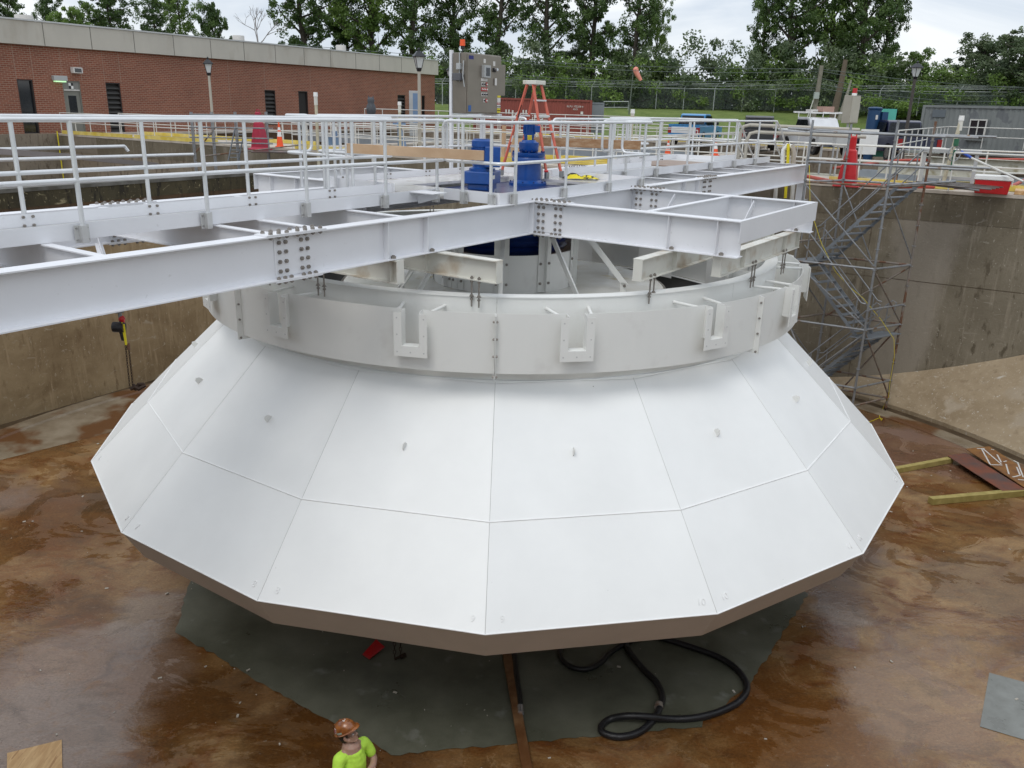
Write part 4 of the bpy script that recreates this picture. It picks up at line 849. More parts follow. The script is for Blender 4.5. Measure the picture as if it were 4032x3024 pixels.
for (x0, y0, x1, y1) in ((492, 1340, 511, 1524), (507, 1372, 523, 1524)):
    n = 26; mb = MB()
    for i in range(n):
        fz = i/n; q = HQ(x0+(x1-x0)*fz, y0+(y1-y0)*fz); L_ = .6*(y1-y0)*K/n*1.9; w = .006; d_ = (w, 0, 0) if i % 2 else (0, w, 0); d_ = np.array(d_)
        mb.tube([q-d_, q-d_-(0, 0, L_), q+d_-(0, 0, L_), q+d_], .0026, 4, closed=True)
    mb.build('chain', M_chain, t)
mb = MB(); mb.tube([HQ(513, 1534), HQ(530, 1522), HQ(545, 1530), HQ(572, 1516)], [.012, .03, .026, .02], 8); mb.tube([HQ(530, 1536), HQ(546, 1512), HQ(566, 1512)], .016, 6); mb.build('lower_hook', M_chain, t)
# ================================================================ scaffold stair tower
A2 = np.array([11.55, 7.89]); B2 = np.array([10.17, 7.07]); Lx = 2.15; uu = ua; C2 = A2-Lx*ua; D2 = B2-Lx*ua
sc_ = thing('scaffold_tower', 'grey tube scaffold stair tower standing in the tank at the right', 'scaffold', (*((A2+D2)/2), 0))
def SP(x, y, z):                       # x 0..1 from left to right, y 0..1 from front to wall
    p = D2+(B2-D2)*x+(A2-B2)*y; return np.array([p[0], p[1], z])
LV = [.43+.57*i for i in range(14)]
for x, y, zt in ((0, 0, 8.3), (1, 0, 8.35), (1, 1, 8.35), (0, 1, 8.2)):
    mb = MB(); mb.cyl(SP(x, y, .12), SP(x, y, zt), .034, n=10); o = mb.build('standard', M_galv if (x, y) != (1, 1) else M_rusty, sc_)
    for z in LV:
        mb = MB(); mb.cyl(SP(x, y, z-.006), SP(x, y, z+.006), .062, n=10); mb.build('rosette', M_galv, o)
    mb = MB(); mb.cyl(SP(x, y, 0), SP(x, y, .14), .018, n=8); mb.box(SP(x, y, 0)[0]-.08, SP(x, y, 0)[0]+.08, SP(x, y, 0)[1]-.08, SP(x, y, 0)[1]+.08, .002, .02); mb.tube([SP(x, y, .1), SP(x, y, .13)], .05, 6); mb.build('jack_base', M_chain, o)
def led(a, b_, m=M_galv, r=.031): mb = MB(); mb.cyl(a, b_, r, n=8); mb.build('ledger', m, sc_); return
for z, ms in ((.45, (M_rusty, M_rusty)), (1.0, (M_galv, M_rusty)), (2.72, (M_galv, M_rusty)), (4.45, (M_galv, M_rusty)), (6.66, (M_rusty, M_galv))):
    led(SP(0, 0, z), SP(1, 0, z), ms[0]); led(SP(1, 0, z), SP(1, 1, z), ms[0]); led(SP(1, 1, z), SP(0, 1, z), ms[1]); led(SP(0, 1, z), SP(0, 0, z), ms[1])
led(SP(1, 0, 3.3), SP(1, 1, 3.3)); led(SP(0, 0, 5.0), SP(0, 1, 5.0), M_rusty)
for z in (7.2, 8.0): led(SP(-.02, 0, z), SP(1.02, 0, z)); led(SP(1, 0, z), SP(1.75, .35, z-.02)); led(SP(1, 1, z), SP(1.7, 1, z)); led(SP(0, 0, z), SP(0, 1, z), M_rusty)
led(SP(-.35, .1, 8.06), SP(1.5, .1, 7.98)); led(SP(1.0, 1.0, 6.7), SP(1.55, 1.2, 6.6)); led(SP(1, 0, 6.7), SP(1.5, .6, 6.85))
for a, b_, m_ in (((1, 0, 4.4), (1, 1, 2.75), M_rusty), ((1, 0, 2.7), (1, 1, .55), M_rusty), ((1, 1, 4.4), (0, 1, 2.6), M_rusty), ((0, 0, 2.7), (.55, 0, .6), M_galv), ((1, 1, 2.7), (.4, 1, .5), M_rusty), ((0, 0, 4.3), (.0, 1, 2.8), M_galv)):
    mb = MB(); mb.cyl(SP(*a), SP(*b_), .024, n=8); mb.build('brace', m_, sc_)
for a, b_ in (((0, 0, 6.6), (1, 0, 4.5)), ((0, 1, 6.6), (.5, 1, 4.5)), ((0, 0, 2.65), (0, 1, 1.1)), ((1, 0, 6.6), (1, 1, 4.6)), ((0, 0, 4.4), (1, 0, 2.8)), ((.3, 0, 1.0), (1, 0, 2.6))):
    mb = MB(); mb.cyl(SP(*a), SP(*b_), .02, n=6); mb.build('brace', M_galv, sc_)
def flight(x0, z0, x1, z1, y0, y1, n):
    dirn = SP(x1, 0, z1)-SP(x0, 0, z0)
    st_ = []
    for y in (y0, y1):
        mb = MB(); mb.obox(SP(x0, y, z0), SP(x1, y, z1), .035, .085); o = mb.build('stair_stringer', M_tread, sc_)
        r0, r1 = SP(x0, y, z0+.95), SP(x1, y, z1+.95)
        mb = MB(); mb.tube([SP(x0-(x1-x0)*.06, y, z0+.55), SP(x0-(x1-x0)*.06, y, z0+.9), r0, r1, SP(x1+(x1-x0)*.07, y, z1+.93)], .02, 8); mb.build('stair_handrail', M_galv, sc_)
        mb = MB(); mb.cyl(SP(x0, y, z0+.5), SP(x1, y, z1+.5), .018, n=6); mb.build('stair_handrail', M_galv, sc_)
        for fz in (.06, .94): mb = MB(); mb.cyl(SP(x0+(x1-x0)*fz, y, z0+(z1-z0)*fz), SP(x0+(x1-x0)*fz, y, z0+(z1-z0)*fz+.95), .02, n=6); mb.build('stair_post', M_galv, sc_)
    for i in range(n):
        fz = (i+.5)/n; q = SP(x0+(x1-x0)*fz, y0, z0+(z1-z0)*fz); r = SP(x0+(x1-x0)*fz, y1, z0+(z1-z0)*fz)
        mb = MB(); mb.obox(q, r, .20, .022); mb.build('tread', M_tread, sc_)
flight(.12, 4.50, .98, 6.66, .32, .85, 10)
flight(.05, 4.40, .86, 2.50, .10, .55, 9)
flight(.90, 2.46, .12, .60, .45, .9, 9)
for x0, x1, z, y0, y1 in ((-.05, .20, 4.48, .05, .95), (.80, 1.05, 2.47, .05, .95), (-.1, .12, .60, .05, .95)):
    mb = MB(); v = [SP(x, y, zz) for zz in (z-.03, z) for x, y in ((x0, y0), (x1, y0), (x1, y1), (x0, y1))]; mb.add(v, [(3, 2, 1, 0), (4, 5, 6, 7), (0, 1, 5, 4), (1, 2, 6, 5), (2, 3, 7, 6), (3, 0, 4, 7)]); mb.build('platform', M_tread, sc_)
M_dkply = mat('dark_wet_board', (.05, .035, .028), .35, c2=(.10, .075, .06), scale=3)
for k in range(4):
    mb = MB(); a = SP(.75+.03*k, 1.05+.22*k, 6.72+.005*k); b_ = SP(1.75-.04*k, 1.02+.22*k, 6.66+.004*k); mb.obox(a, b_, .24, .022); tag(mb.build('scaffold_board', M_dkply), ['dark wet scaffold board at the top of the stair tower, nearest the tank', 'dark wet scaffold board, second from the tank edge', 'dark wet scaffold board, third from the tank edge', 'dark wet scaffold board farthest from the tank edge'][k], 'board')
# yellow rope down to the floor
pxs = [((3190, 820), 6.5), ((3235, 960), 5.6), ((3290, 1070), 4.6), ((3345, 1130), 4.0), ((3400, 1175), 3.6), ((3470, 1260), 2.8), ((3520, 1335), 2.0), ((3522, 1400), 1.4), ((3505, 1500), .6), ((3498, 1565), .25)]
rp = [DI(3187, 650, 25.2)]+[DI(*p_, 25.2+.09*i) for i, (p_, z) in enumerate(pxs)]
rp += [U(3480, 1600, .01), U(3462, 1640, .01), U(3470, 1655, .012), U(3474, 1648, .02), U(3460, 1646, .012), U(3440, 1655, .01), U(3400, 1668, .01)]
mb = MB(); mb.tube(rp, .007, 6); tag(mb.build('yellow_rope', M_yellow), 'thin yellow rope running down the scaffold tower to the tank floor', 'rope')
# ================================================================ tank floor things
mb = MB()
def hose(pts, r, label, z=.06, m=M_black, name='hose'):
    P = [U(x, y, z+(q if q else 0)) for x, y, q in [(p+(0,))[:3] for p in pts]]
    o = []
    for i in range(len(P)-1):                            # Catmull-Rom
        a, b_, c_, d_ = P[max(i-1, 0)], P[i], P[i+1], P[min(i+2, len(P)-1)]
        for k in range(6):
            t_ = k/6; o.append(.5*((2*b_)+(-a+c_)*t_+(2*a-5*b_+4*c_-d_)*t_**2+(-a+3*b_-3*c_+d_)*t_**3))
    o.append(P[-1]); mb = MB(); mb.tube(o, r, 10); return tag(mb.build(name, m), label, 'hose')
hz = lambda x, y: (2132+x*.4821, 2224+y*.4821)
h1 = [hz(700, 560), hz(700, 680), hz(830, 850), hz(940, 960), hz(985, 1080), hz(960, 1180), hz(900, 1280, ), hz(790, 1370), hz(640, 1405), hz(510, 1375), hz(490, 1320), hz(560, 1260), hz(700, 1235), hz(860, 1240), hz(1050, 1258), hz(1250, 1250), hz(1450, 1200), hz(1620, 1110), hz(1680, 1000), hz(1620, 880), hz(1480, 770), hz(1280, 690), hz(1060, 620), hz(850, 560)]
hose([(x, y, .09 if i in (12, 13) else 0) for i, (x, y) in enumerate(h1)], .052, 'long black suction hose looped on the floor right of the plank')
mb = MB(); mb.cyl(U(*hz(962, 1140), .06), U(*hz(958, 1170), .06), .066); tag(mb.build('hose_coupling', M_rusty), 'rusty hose coupling ring on the long black hose', 'coupling')
h2 = [hz(900, 560), hz(690, 640), hz(560, 720), hz(480, 800), hz(380, 850), hz(260, 840), hz(175, 780), hz(150, 700), hz(170, 620), hz(260, 560)]
hose(h2, .045, 'short black hose loop half hidden under the cone rim')
hq = lambda x, y: (1066+x*.4821, 2224+y*.4821)
hose([hq(1990, 640), hq(1995, 760), hq(2005, 900), hq(2030, 1060), hq(2040, 1170)], .045, 'straight black hose end with a bright fitting beside the brown plank')
mb = MB(); mb.cyl(U(*hq(2037, 1160), .06), U(*hq(2042, 1215), .06), .055, .048); tag(mb.build('hose_fitting', M_chrome), 'bright metal fitting on the end of the straight hose', 'fitting')
pa, pb_ = U(*hq(1905, 600), .05), U(*hq(2110, 1760), .05)
mb = MB(); mb.obox(pa, pb_, .14, .06); tag(mb.build('plank', M_wetwood, bevel=.004), 'long wet brown plank lying on the mortar floor below the cone', 'plank')
mb = MB(); q = [U(*hq(*a), .03) for a in ((750, 735), (805, 772), (930, 683), (862, 655))]; q = [np.array(x) for x in q]; up_ = np.array([0, 0, .012]); q[2] = q[2]+(0, 0, .02); q[3] = q[3]+(0, 0, .10)
mb.add(q+[x+up_ for x in q], [(3, 2, 1, 0), (4, 5, 6, 7), (0, 1, 5, 4), (1, 2, 6, 5), (2, 3, 7, 6), (3, 0, 4, 7)]); tag(mb.build('red_plate', M_redp), 'small bent red plate on the grey floor below the cone', 'plate')
t = thing('chain', 'dark hanging chain loop under the cone beside the red plate', 'chain', U(1560, 2590, 0))
for x0 in (1012, 1062):
    mb = MB(); a = U(*hq(x0, 770 if x0 < 1030 else 745), .02)
    for i in range(22): z = .02+i*.075; w = .018; mb.tube([a+(-w, 0, z), a+(-w, 0, z+.07), a+(w, 0, z+.07), a+(w, 0, z)] if i % 2 else [a+(0, -w, z), a+(0, -w, z+.07), a+(0, w, z+.07), a+(0, w, z)], .006, 4, closed=True)
    mb.build('chain_fall', M_chain, t)
mb = MB(); mb.tube([U(*hq(1012, 770), .03), U(*hq(1050, 752), .04), U(*hq(1095, 730), .05)], .022, 6); mb.tube([U(*hq(1060, 750), .05), U(*hq(1100, 735), .05)], .04, 6); mb.build('lower_hook', M_chain, t)
# lumber, plates
def bar(p0, p1, w, h, m, label, name, cat):
    a, b_ = U(*p0, h/2+.005), U(*p1, h/2+.005); mb = MB(); mb.obox(a, b_, w, h); return tag(mb.build(name, m, bevel=.004), label, cat)
rr = lambda x, y: (3000+x*.46655, 1300+y*.46655)
bar(rr(1000, 1205), rr(1600, 1092), .13, .13, M_yellowwood, 'yellowish timber beam on the floor, half hidden behind the cone rim', 'timber_beam', 'timber')
bar(rr(1420, 1440), rr(2400, 1350), .15, .15, M_yellowwood, 'yellowish timber beam on the floor nearest the camera at the right', 'timber_beam', 'timber')
mb = MB(); q = [U(*rr(*a), .16) for a in ((1565, 1058), (1725, 1035), (2225, 1345), (2030, 1355))]; mb.add([*[x-(0, 0, .012) for x in q], *q], [(3, 2, 1, 0), (4, 5, 6, 7), (0, 1, 5, 4), (1, 2, 6, 5), (2, 3, 7, 6), (3, 0, 4, 7)]); tag(mb.build('steel_plate', M_rust), 'rusty red steel plate laid across two timber beams', 'plate')
q = [U(*rr(*a), .19) for a in ((1720, 1000), (1920, 980), (2600, 1420), (2420, 1460))]; mb = MB(); mb.add([*[x-(0, 0, .018) for x in q], *q], [(3, 2, 1, 0), (4, 5, 6, 7), (0, 1, 5, 4), (1, 2, 6, 5), (2, 3, 7, 6), (3, 0, 4, 7)])
ply = tag(mb.build('plywood_sheet', M_orangeply), 'orange brown plywood sheet with white painted strokes, beside the rusty plate', 'plywood')
strokes = [((1815, 1000), (1880, 998)), ((1855, 1003), (1925, 1130)), ((1870, 1003), (2020, 1130)), ((1925, 1135), (2028, 1138)), ((1985, 1050), (2020, 1115)), ((1935, 1005), (1960, 1010)), ((2060, 1130), (2085, 1215)), ((2125, 1100), (2165, 1120)), ((2160, 1120), (2205, 1240)), ((2150, 1155), (2180, 1225)), ((2115, 1240), (2180, 1225)), ((2160, 1260), (2215, 1265)), ((2040, 1110), (2066, 1103))]
mb = MB()
for a, b_ in strokes: mb.obox(U(*rr(*a), .1935), U(*rr(*b_), .1935), .035, .004)
mb.build('painted_stroke', M_pb, ply)
q = [U(*a, .02) for a in ((28, 2965), (243, 2912), (246, 3080), (26, 3100))]; mb = MB(); mb.add([*[x-(0, 0, .018) for x in q], *q], [(3, 2, 1, 0), (4, 5, 6, 7), (0, 1, 5, 4), (1, 2, 6, 5), (2, 3, 7, 6), (3, 0, 4, 7)]); tag(mb.build('plywood_sheet', M_ply), 'light clean plywood square on the wet floor at the bottom left', 'plywood')
# ================================================================ walkway things on the long wall
RAILN = 0
def wrail(pts, n_posts, label, z0=6.45, zt=1.07, m=M_alu2, r=.024, ends=True, group=None, mids=(.55,), T=WP, toe_=False):
    """handrail along a polyline in wall coordinates"""
    P = [T(p[0], p[1], z0 if len(p) < 3 else p[2]) for p in pts]
    root = thing('handrail', label, 'handrail', tuple(P[0]), 0, group)
    mb = MB(); mb.tube([p+(0, 0, zt) for p in P], r, 8); mb.build('top_rail', m, root)
    for k in mids: mb = MB(); mb.tube([p+(0, 0, zt*k) for p in P], r*.9, 6); mb.build('mid_rail', m, root)
    seg = [np.linalg.norm(P[i+1]-P[i]) for i in range(len(P)-1)]; tot = sum(seg)
    for i in range(n_posts):
        d = tot*i/(n_posts-1); j = 0
        while j < len(seg)-1 and d > seg[j]: d -= seg[j]; j += 1
        p = P[j]+(P[j+1]-P[j])*min(1, d/seg[j]); mb = MB(); mb.cyl(p, p+(0, 0, zt), r, n=8); mb.build('post', m, root)
    return root
wg = 'white handrails on the walkways around the basins'
wrail([(-36.4, 14.3), (-22.5, 14.3)], 12, 'white handrail on the tank side of the long wall, left of the small scaffold', group=wg)
wrail([(-19.6, 14.3), (-7.4, 14.3)], 9, 'white handrail on the tank side of the long wall behind the left bridge part', group=wg)
wrail([(-6.4, 14.3), (.6, 14.3)], 6, 'white handrail along the tank side of the long wall, behind the bridge centre', group=wg)
wrail([(6.3, 14.08), (7.75, 14.05), (16, 16.9)], 4, 'white handrail at the red cooler, bending away to the right', group=wg)
wrail([(.7, 14.3), (2.2, 14.3)], 3, 'short white handrail beside the end of the bridge', group=wg)
wrail([(-35.6, 17.2), (-20, 17.2)], 11, 'white handrail on the basin side of the long wall near the brick building', group=wg)
wrail([(-18.5, 17.2), (-6.5, 17.2)], 8, 'white handrail on the basin side of the wall behind the left bridge part', group=wg)
wrail([(-5.5, 17.2), (5.8, 17.2)], 8, 'white handrail on the basin side of the long wall, behind the orange ladder', group=wg)
wrail([(1.6, 16.6), (6.8, 16.6), (10.3, 17.2), (16, 17.2)], 9, 'white handrail behind the scaffold tower and the red barrier', group=wg)
wrail([(-35.8, 42.4), (-8, 42.4)], 16, 'long white handrail on the far basin edge, left half', group=wg, r=.03)
wrail([(-7.5, 42.4), (5, 42.4)], 8, 'long white handrail on the far basin edge, in front of the blue pickup', group=wg, r=.03)
wrail([(5.5, 42.4), (16, 42.4)], 6, 'long white handrail on the far basin edge, in front of the grey container', group=wg, r=.03)
wrail([(-22.4, 18), (-22.4, 41.5)], 14, 'white handrail running away along the cross wall before the brick building', z0=6.3, group=wg)
wrail([(-6.2, 18), (-6.2, 41.5)], 14, 'white handrail running away behind the blue motors, left side of the cross wall', z0=6.3, group=wg)
wrail([(-5.6, 18), (-5.6, 41.5)], 14, 'white handrail running away behind the blue motors, right side of the cross wall', z0=6.3, group=wg)
wrail([(-29.5, 30.8), (-7.5, 30.8)], 16, 'white handrail on the near side of the long grey trough', z0=6.95, zt=1.1, group=wg)
wrail([(-35.5, 32.2), (-7.5, 32.2)], 13, 'white handrail on the far side of the long grey trough', z0=6.35, zt=1.1, group=wg)
wrail([(4.0, 20), (4.0, 40), (12.5, 40), (12.5, 27)], 22, 'white handrail around the platform before the grey container', z0=6.9, group=wg)
wrail([(-3.5, 33), (3.5, 33)], 7, 'white handrail between the ladder and the blue pickup', z0=6.3, group=wg)
wrail([(-34, 22.5), (-10, 22.5)], 14, 'white handrail nearest the cream trough on the left', z0=6.1, group=wg)
# yellow toe boards
tb = 'yellow toe boards along the walkway edges'
for i, (u0, u1, v, z, lab) in enumerate(((-36.3, -30.5, 14.25, 6.46, 'at the left end by the brick building'), (-30.3, -24.3, 14.25, 6.46, 'second from the brick building'), (-19.4, -14.5, 14.25, 6.46, 'behind the orange cone'), (-14.3, -8.2, 14.25, 6.46, 'behind the left handrail of the bridge'), (-33.5, -21, 17.2, 6.46, 'on the basin side near the brick building'), (-17.5, -7, 17.25, 6.46, 'on the basin side left of the blue motors'),
        (-35.6, -22, 42.2, 6.47, 'on the far basin edge at the left'), (-21.5, -5, 42.2, 6.47, 'on the far basin edge behind the ladder'), (-4.6, 4.5, 42.2, 6.47, 'on the far basin edge below the blue pickup'), (5.0, 15.8, 42.2, 6.47, 'on the far basin edge below the grey container'), (2.9, 6.4, 14.6, 6.46, 'beside the red barrier on the walkway'), (6.9, 12, 15.4, 6.46, 'behind the red cooler'))):
    mb = MB(TW); mb.box(u0, u1, v-.03, v+.03, z, z+.17); mb.box(u0, u1, v+.04, v+.16, z, z+.04); tag(mb.build('toe_board', M_toe), 'yellow timber toe board '+lab, 'toe board', tb)
# cooler
c = WP(7.38, 13.98+.22, 6.452); t = thing('cooler', 'red picnic cooler with a white lid standing on the wall walkway', 'cooler', c, A_)
T_ = TL(c, A_)
mb = MB(T_); v = [(-.41, -.20, 0), (.41, -.20, 0), (.41, .20, 0), (-.41, .20, 0), (-.45, -.23, .37), (.45, -.23, .37), (.45, .23, .37), (-.45, .23, .37)]
mb.add(v, [(3, 2, 1, 0), (4, 5, 6, 7), (0, 1, 5, 4), (1, 2, 6, 5), (2, 3, 7, 6), (3, 0, 4, 7)]); mb.build('body', M_redp, t, bevel=.015)
mb = MB(T_); mb.box(-.47, .47, -.25, .25, .371, .50); mb.build('lid', M_whitep, t, bevel=.02)
for x in (-.49, .47): mb = MB(T_); mb.box(x, x+.02, -.09, .09, .22, .42); mb.build('handle', M_whitep, t, bevel=.005)
mb = MB(TW); v_ = [(7.9, 13.9, 6.46), (9.6, 13.9, 6.46), (9.6, 16.0, 6.52), (7.9, 16.0, 6.52)]; mb.box(7.95, 10.5, 14.3, 16.0, 6.46, 6.56); tag(mb.build('plywood_sheet', M_ply), 'pale plywood sheet lying on the walkway beside the red cooler', 'plywood')
def cone_obj(loc, h, label, m=M_orange, base=.36, group='orange traffic cones'):
    t = thing('traffic_cone', label, 'traffic cone', loc, 0, group); T_ = TL(loc)
    mb = MB(T_); mb.box(-base/2, base/2, -base/2, base/2, 0, .03); mb.build('base', m, t)
    def seg(z0, z1, mm, nm):
        r = lambda z: .13*(1-z/h)+.025
        mb = MB(T_); mb.lathe([(r(z0), z0), (r(z1), z1)], 20); mb.build(nm, mm, t)
    seg(.03, h*.42, m, 'body'); seg(h*.42, h*.62, M_whitep, 'reflective_band'); seg(h*.62, h*.68, m, 'body'); seg(h*.68, h*.8, M_whitep, 'reflective_band'); seg(h*.8, h, m, 'tip')
P = U(1103, 578, 6.46); cone_obj(P, 1.05, 'tall orange traffic cone on the walkway behind the left part of the bridge')
P = U(2815, 612, 6.46); cone_obj(P, .72, 'orange and white traffic cone behind the right bridge handrail')
P = U(2628, 612, 6.46); cone_obj(P, .70, 'orange traffic cone half hidden behind bridge handrail posts', base=.3)
def barrier(P, w, h, label, m=M_redp):
    t = thing('safety_barrier', label, 'barrier', P, A_); T_ = TL(P, A_)
    mb = MB(T_); prof = [(w*.50, 0), (w*.50, .04), (w*.36, .10), (w*.33, h*.25), (w*.20, h*.72), (w*.14, h*.74), (w*.13, h*.98), (w*.10, h)]
    v = []; 
    for x, z in prof: v += [(-x, -x*.7, z), (x, -x*.7, z), (x, x*.7, z), (-x, x*.7, z)]
    f = [(3, 2, 1, 0)]
    for i in range(len(prof)-1):
        for j in range(4): f.append((i*4+j, i*4+(j+1) % 4, i*4+4+(j+1) % 4, i*4+4+j))
    n = len(v); f.append((n-4, n-3, n-2, n-1)); mb.add(v, f); mb.build('body', m, t, bevel=.02)
    mb = MB(T_); mb.tube([(-w*.1, 0, h*.98), (-w*.1, 0, h*1.06), (w*.1, 0, h*1.06), (w*.1, 0, h*.98)], .02, 6); mb.build('handle', m, t)
    return t
P = U(3333, 735, 6.46); barrier(P, .72, 1.42, 'tall tapered red plastic barrier on the walkway behind the scaffold tower')
P = U(1025, 590, 6.46); t = barrier(P, .85, 1.5, 'faded red plastic barrier behind the small scaffold, left of the orange cone', M_maroon)
def pipe_post(x, y, r_, h, label, lean=(0, 0)):
    P = DI(x, y, r_); t = thing('capped_pipe', label, 'pipe', (P[0], P[1], P[2]-h)); b = np.array([P[0]+lean[0], P[1]+lean[1], P[2]-h])
    mb = MB(); mb.cyl(b, P-(0, 0, .12), .055, n=12); mb.build('pipe', mat('weathered_pvc', (.50, .46, .34), .6, var=.2, scale=5), t)
    mb = MB(); mb.cyl(P-(0, 0, .42), P-(0, 0, .12), .065, n=12); mb.build('sleeve', M_dirty, t)
    mb = MB(); mb.cyl(P-(0, 0, .14), P, .08, .07, n=12); mb.build('cap', M_whitep, t)
    return t
pipe_post(1242, 363, 31.5, 2.6, 'white capped pipe standing left of the owl decoy')
pipe_post(1573, 400, 36, 2.7, 'white capped pipe standing left of the lamp post before the brick wall')
pipe_post(2492, 430, 31, 2.4, 'white capped pipe in front of the green bank, right of the red container')
pipe_post(3788, 455, 29, 2.2, 'leaning white capped pipe with a valve wheel, before the grey container', (-.22, 0))
# valve wheel and blue pipe
vp = DI(3757, 605, 28.6); t = thing('hand_wheel', 'grey valve hand wheel below the leaning capped pipe', 'valve', tuple(vp-(0, 0, .5)))
mb = MB(); fwd = np.array([.2, -1, 0]); fwd /= np.linalg.norm(fwd); sx = np.array([1, .2, 0])/math.hypot(1, .2)
mb.tube([vp+sx*.21*math.cos(a)+np.array([0, 0, .21*math.sin(a)]) for a in np.linspace(0, 2*math.pi, 25)[:-1]], .018, 6, closed=True)
for a in (0, 1.05, 2.09): mb.obox(vp+sx*.2*math.cos(a)+np.array([0, 0, .2*math.sin(a)]), vp-sx*.2*math.cos(a)-np.array([0, 0, .2*math.sin(a)]), .02, .02)
mb.build('wheel', M_galv, t); mb = MB(); mb.cyl(vp+(0, 0, .1), vp-(0, 0, .5), .04); mb.build('stem', mat('green_valve', (.02, .12, .06), .5), t); mb = MB(); mb.cyl(vp+(0, 0, .22), vp+(0, 0, .42), .07); mb.build('bonnet', MATS['green_valve'], t)
mb = MB(); a, b_, e_ = DI(3785, 597, 28.4), DI(3825, 622, 28.2), DI(4030, 715, 27.0); mb.cyl(a, b_, .04); t = tag(mb.build('blue_sleeved_pipe', mat('blue_plastic', (.01, .06, .35), .4)), 'sloping white pipe with a blue sleeve, below the leaning capped pipe', 'pipe'); mb = MB(); mb.cyl(b_, e_, .03); mb.build('pipe_run', M_alu2, t)
# owl decoy on a pipe
P = DI(1462, 458, 30); c = P; t = thing('owl_decoy', 'grey owl shaped decoy perched on a post in front of the brick building', 'owl decoy', c)
mb = MB(); mb.lathe([(.05, 0), (.09, .06), (.15, .16), (.165, .28), (.15, .38), (.105, .46), (.11, .50), (.12, .56), (.10, .62), (.05, .655), (0, .66)], 20, c=tuple(c-(0, 0, .05))); mg = mat('decoy_grey', (.07, .075, .085), .7, var=.3, scale=14); mb.build('body', mg, t)
for dx in (-.07, .07): mb = MB(); mb.tube([c+(dx, 0, .58), c+(dx*1.2, 0, .66)], [.03, .006], 6); mb.build('ear_tuft', mg, t)
mb = MB(); mb.cyl(c-(0, 0, 1.9), c, .03); mb.build('post', M_alu2, t)
# blue grey mixer behind the rails
P = U(1585, 586, 6.46); t = thing('valve_stand', 'pale blue valve stand with a cross shaped head behind the left rails', 'valve stand', P); mb_ = mat('pale_blue_paint', (.15, .23, .36), .5)
mb = MB(); mb.tube([P, P+(-.12, 0, .9)], [.22, .10], 6); mb.build('pedestal', mb_, t); mb = MB(); mb.cyl(P+(-.13, 0, .9), P+(-.13, 0, 1.25), .14, .10); mb.obox(P+(-.42, 0, 1.08), P+(.16, 0, 1.08), .12, .12); mb.build('gear_head', mb_, t)
P = DI(1318, 540, 38); t = thing('actuator', 'small grey blue actuator on the trough behind the left rails', 'actuator', P-(0, 0, .3)); mb = MB(); mb.obox(P+(-.25, 0, -.15), P+(.25, 0, -.15), .3, .35); mb.cyl(P, P+(0, 0, .25), .12); mb.build('body', mb_, t); mb = MB(); mb.cyl(P+(0, 0, .25), P+(0, 0, .42), .10); mb.build('cap', M_whitep, t); mb = MB(); mb.cyl(P-(0, 0, .5), P-(0, 0, 3), .05); mb.build('stem', M_rusty, t)
# bent pipes, hose
t = thing('bent_pipe', 'white bent pipe wrapped with yellow tape at the end of the bridge', 'pipe', WP(2.6, 14.2, 6.4)); q = [DI(3082, 640, 27.2), DI(3085, 590, 27.2), DI(3100, 572, 27.2), DI(3118, 578, 27.2)]
mb = MB(); mb.tube([q[0]-(0, 0, .3)]+q, .07, 10); mb.build('white_pipe', M_whitep, t); mb = MB(); mb.tube([DI(3104, 566, 27.1), DI(3102, 640, 27.1), DI(3092, 780, 27.1)], .045, 8); mb.build('yellow_wrap', M_yellow, t); mb = MB(); mb.tube([DI(3118, 570, 27.2), DI(3126, 600, 27.2), DI(3122, 660, 27.2)], .075, 8); mb.build('tan_pipe', M_lconc, t)
for dx in (-36, 30):
    mb = MB(); mb.cyl(DI(3095+dx, 700, 27.0), DI(3088+dx, 785, 27.0), .06); mb.build('steel_leg', M_alu2, t)
M_hose = mat('red_hose', (.42, .06, .035), .5, var=.2)
mb = MB(); mb.tube([U(3040, 690, 6.5), U(3180, 695, 6.5), U(3330, 725, 6.5), U(3500, 733, 6.5), U(3700, 737, 6.5), U(3850, 740, 6.5), U(3950, 745, 6.5), U(4000, 725, 6.55), U(4100, 680, 6.6)], .055, 8); tag(mb.build('red_hose', M_hose), 'long red hose lying on the walkway behind the scaffold tower', 'hose')
mb = MB(); mb.tube([WP(2.4, 17.8, 6.7), WP(4, 20, 6.95), WP(6, 22.5, 7.0), WP(9, 25, 7.05)], .05, 8); tag(mb.build('red_hose', M_hose), 'red hose draped over the far rails behind the red barrier', 'hose')
# stacks of lumber and white beams in the right basin
for i, (u0, u1, v, z, m_, lab) in enumerate(((5.0, 14, 18.6, 6.05, M_wetwood, 'lowest dark timber'), (5.4, 14.5, 18.9, 6.2, M_wood, 'middle weathered timber'), (4.8, 13.6, 19.3, 6.32, M_wetwood, 'upper dark timber'), (6.0, 15, 19.8, 6.38, M_yellowwood, 'topmost yellowish timber'))):
    mb = MB(TW); mb.box(u0, u1, v-.25, v+.25, z-.14, z); tag(mb.build('stacked_timber', m_, bevel=.005), lab+' of the pile in the basin behind the red cooler', 'timber', 'timbers stacked in the right basin')
for i, (u0, u1, v, z, lab) in enumerate(((3.6, 7.4, 19.4, 6.95, 'white steel beam stored behind the scaffold tower, nearer one'), (4.2, 9.6, 21.2, 7.1, 'white steel beam stored behind the scaffold tower, farther one'))):
    t = thing('stored_beam', lab, 'steel beam', WP(u0, v, z-.4)); ibeam(TW, (u0, v), (u1, v), 's', z-.42, z, .3).build('beam', M_cream, t)
    for u in (u0+.6, u1-.6): mb = MB(TW); mb.box(u-.08, u+.08, v-.1, v+.1, 3.2, z-.43); mb.build('support_post', M_wood, t)
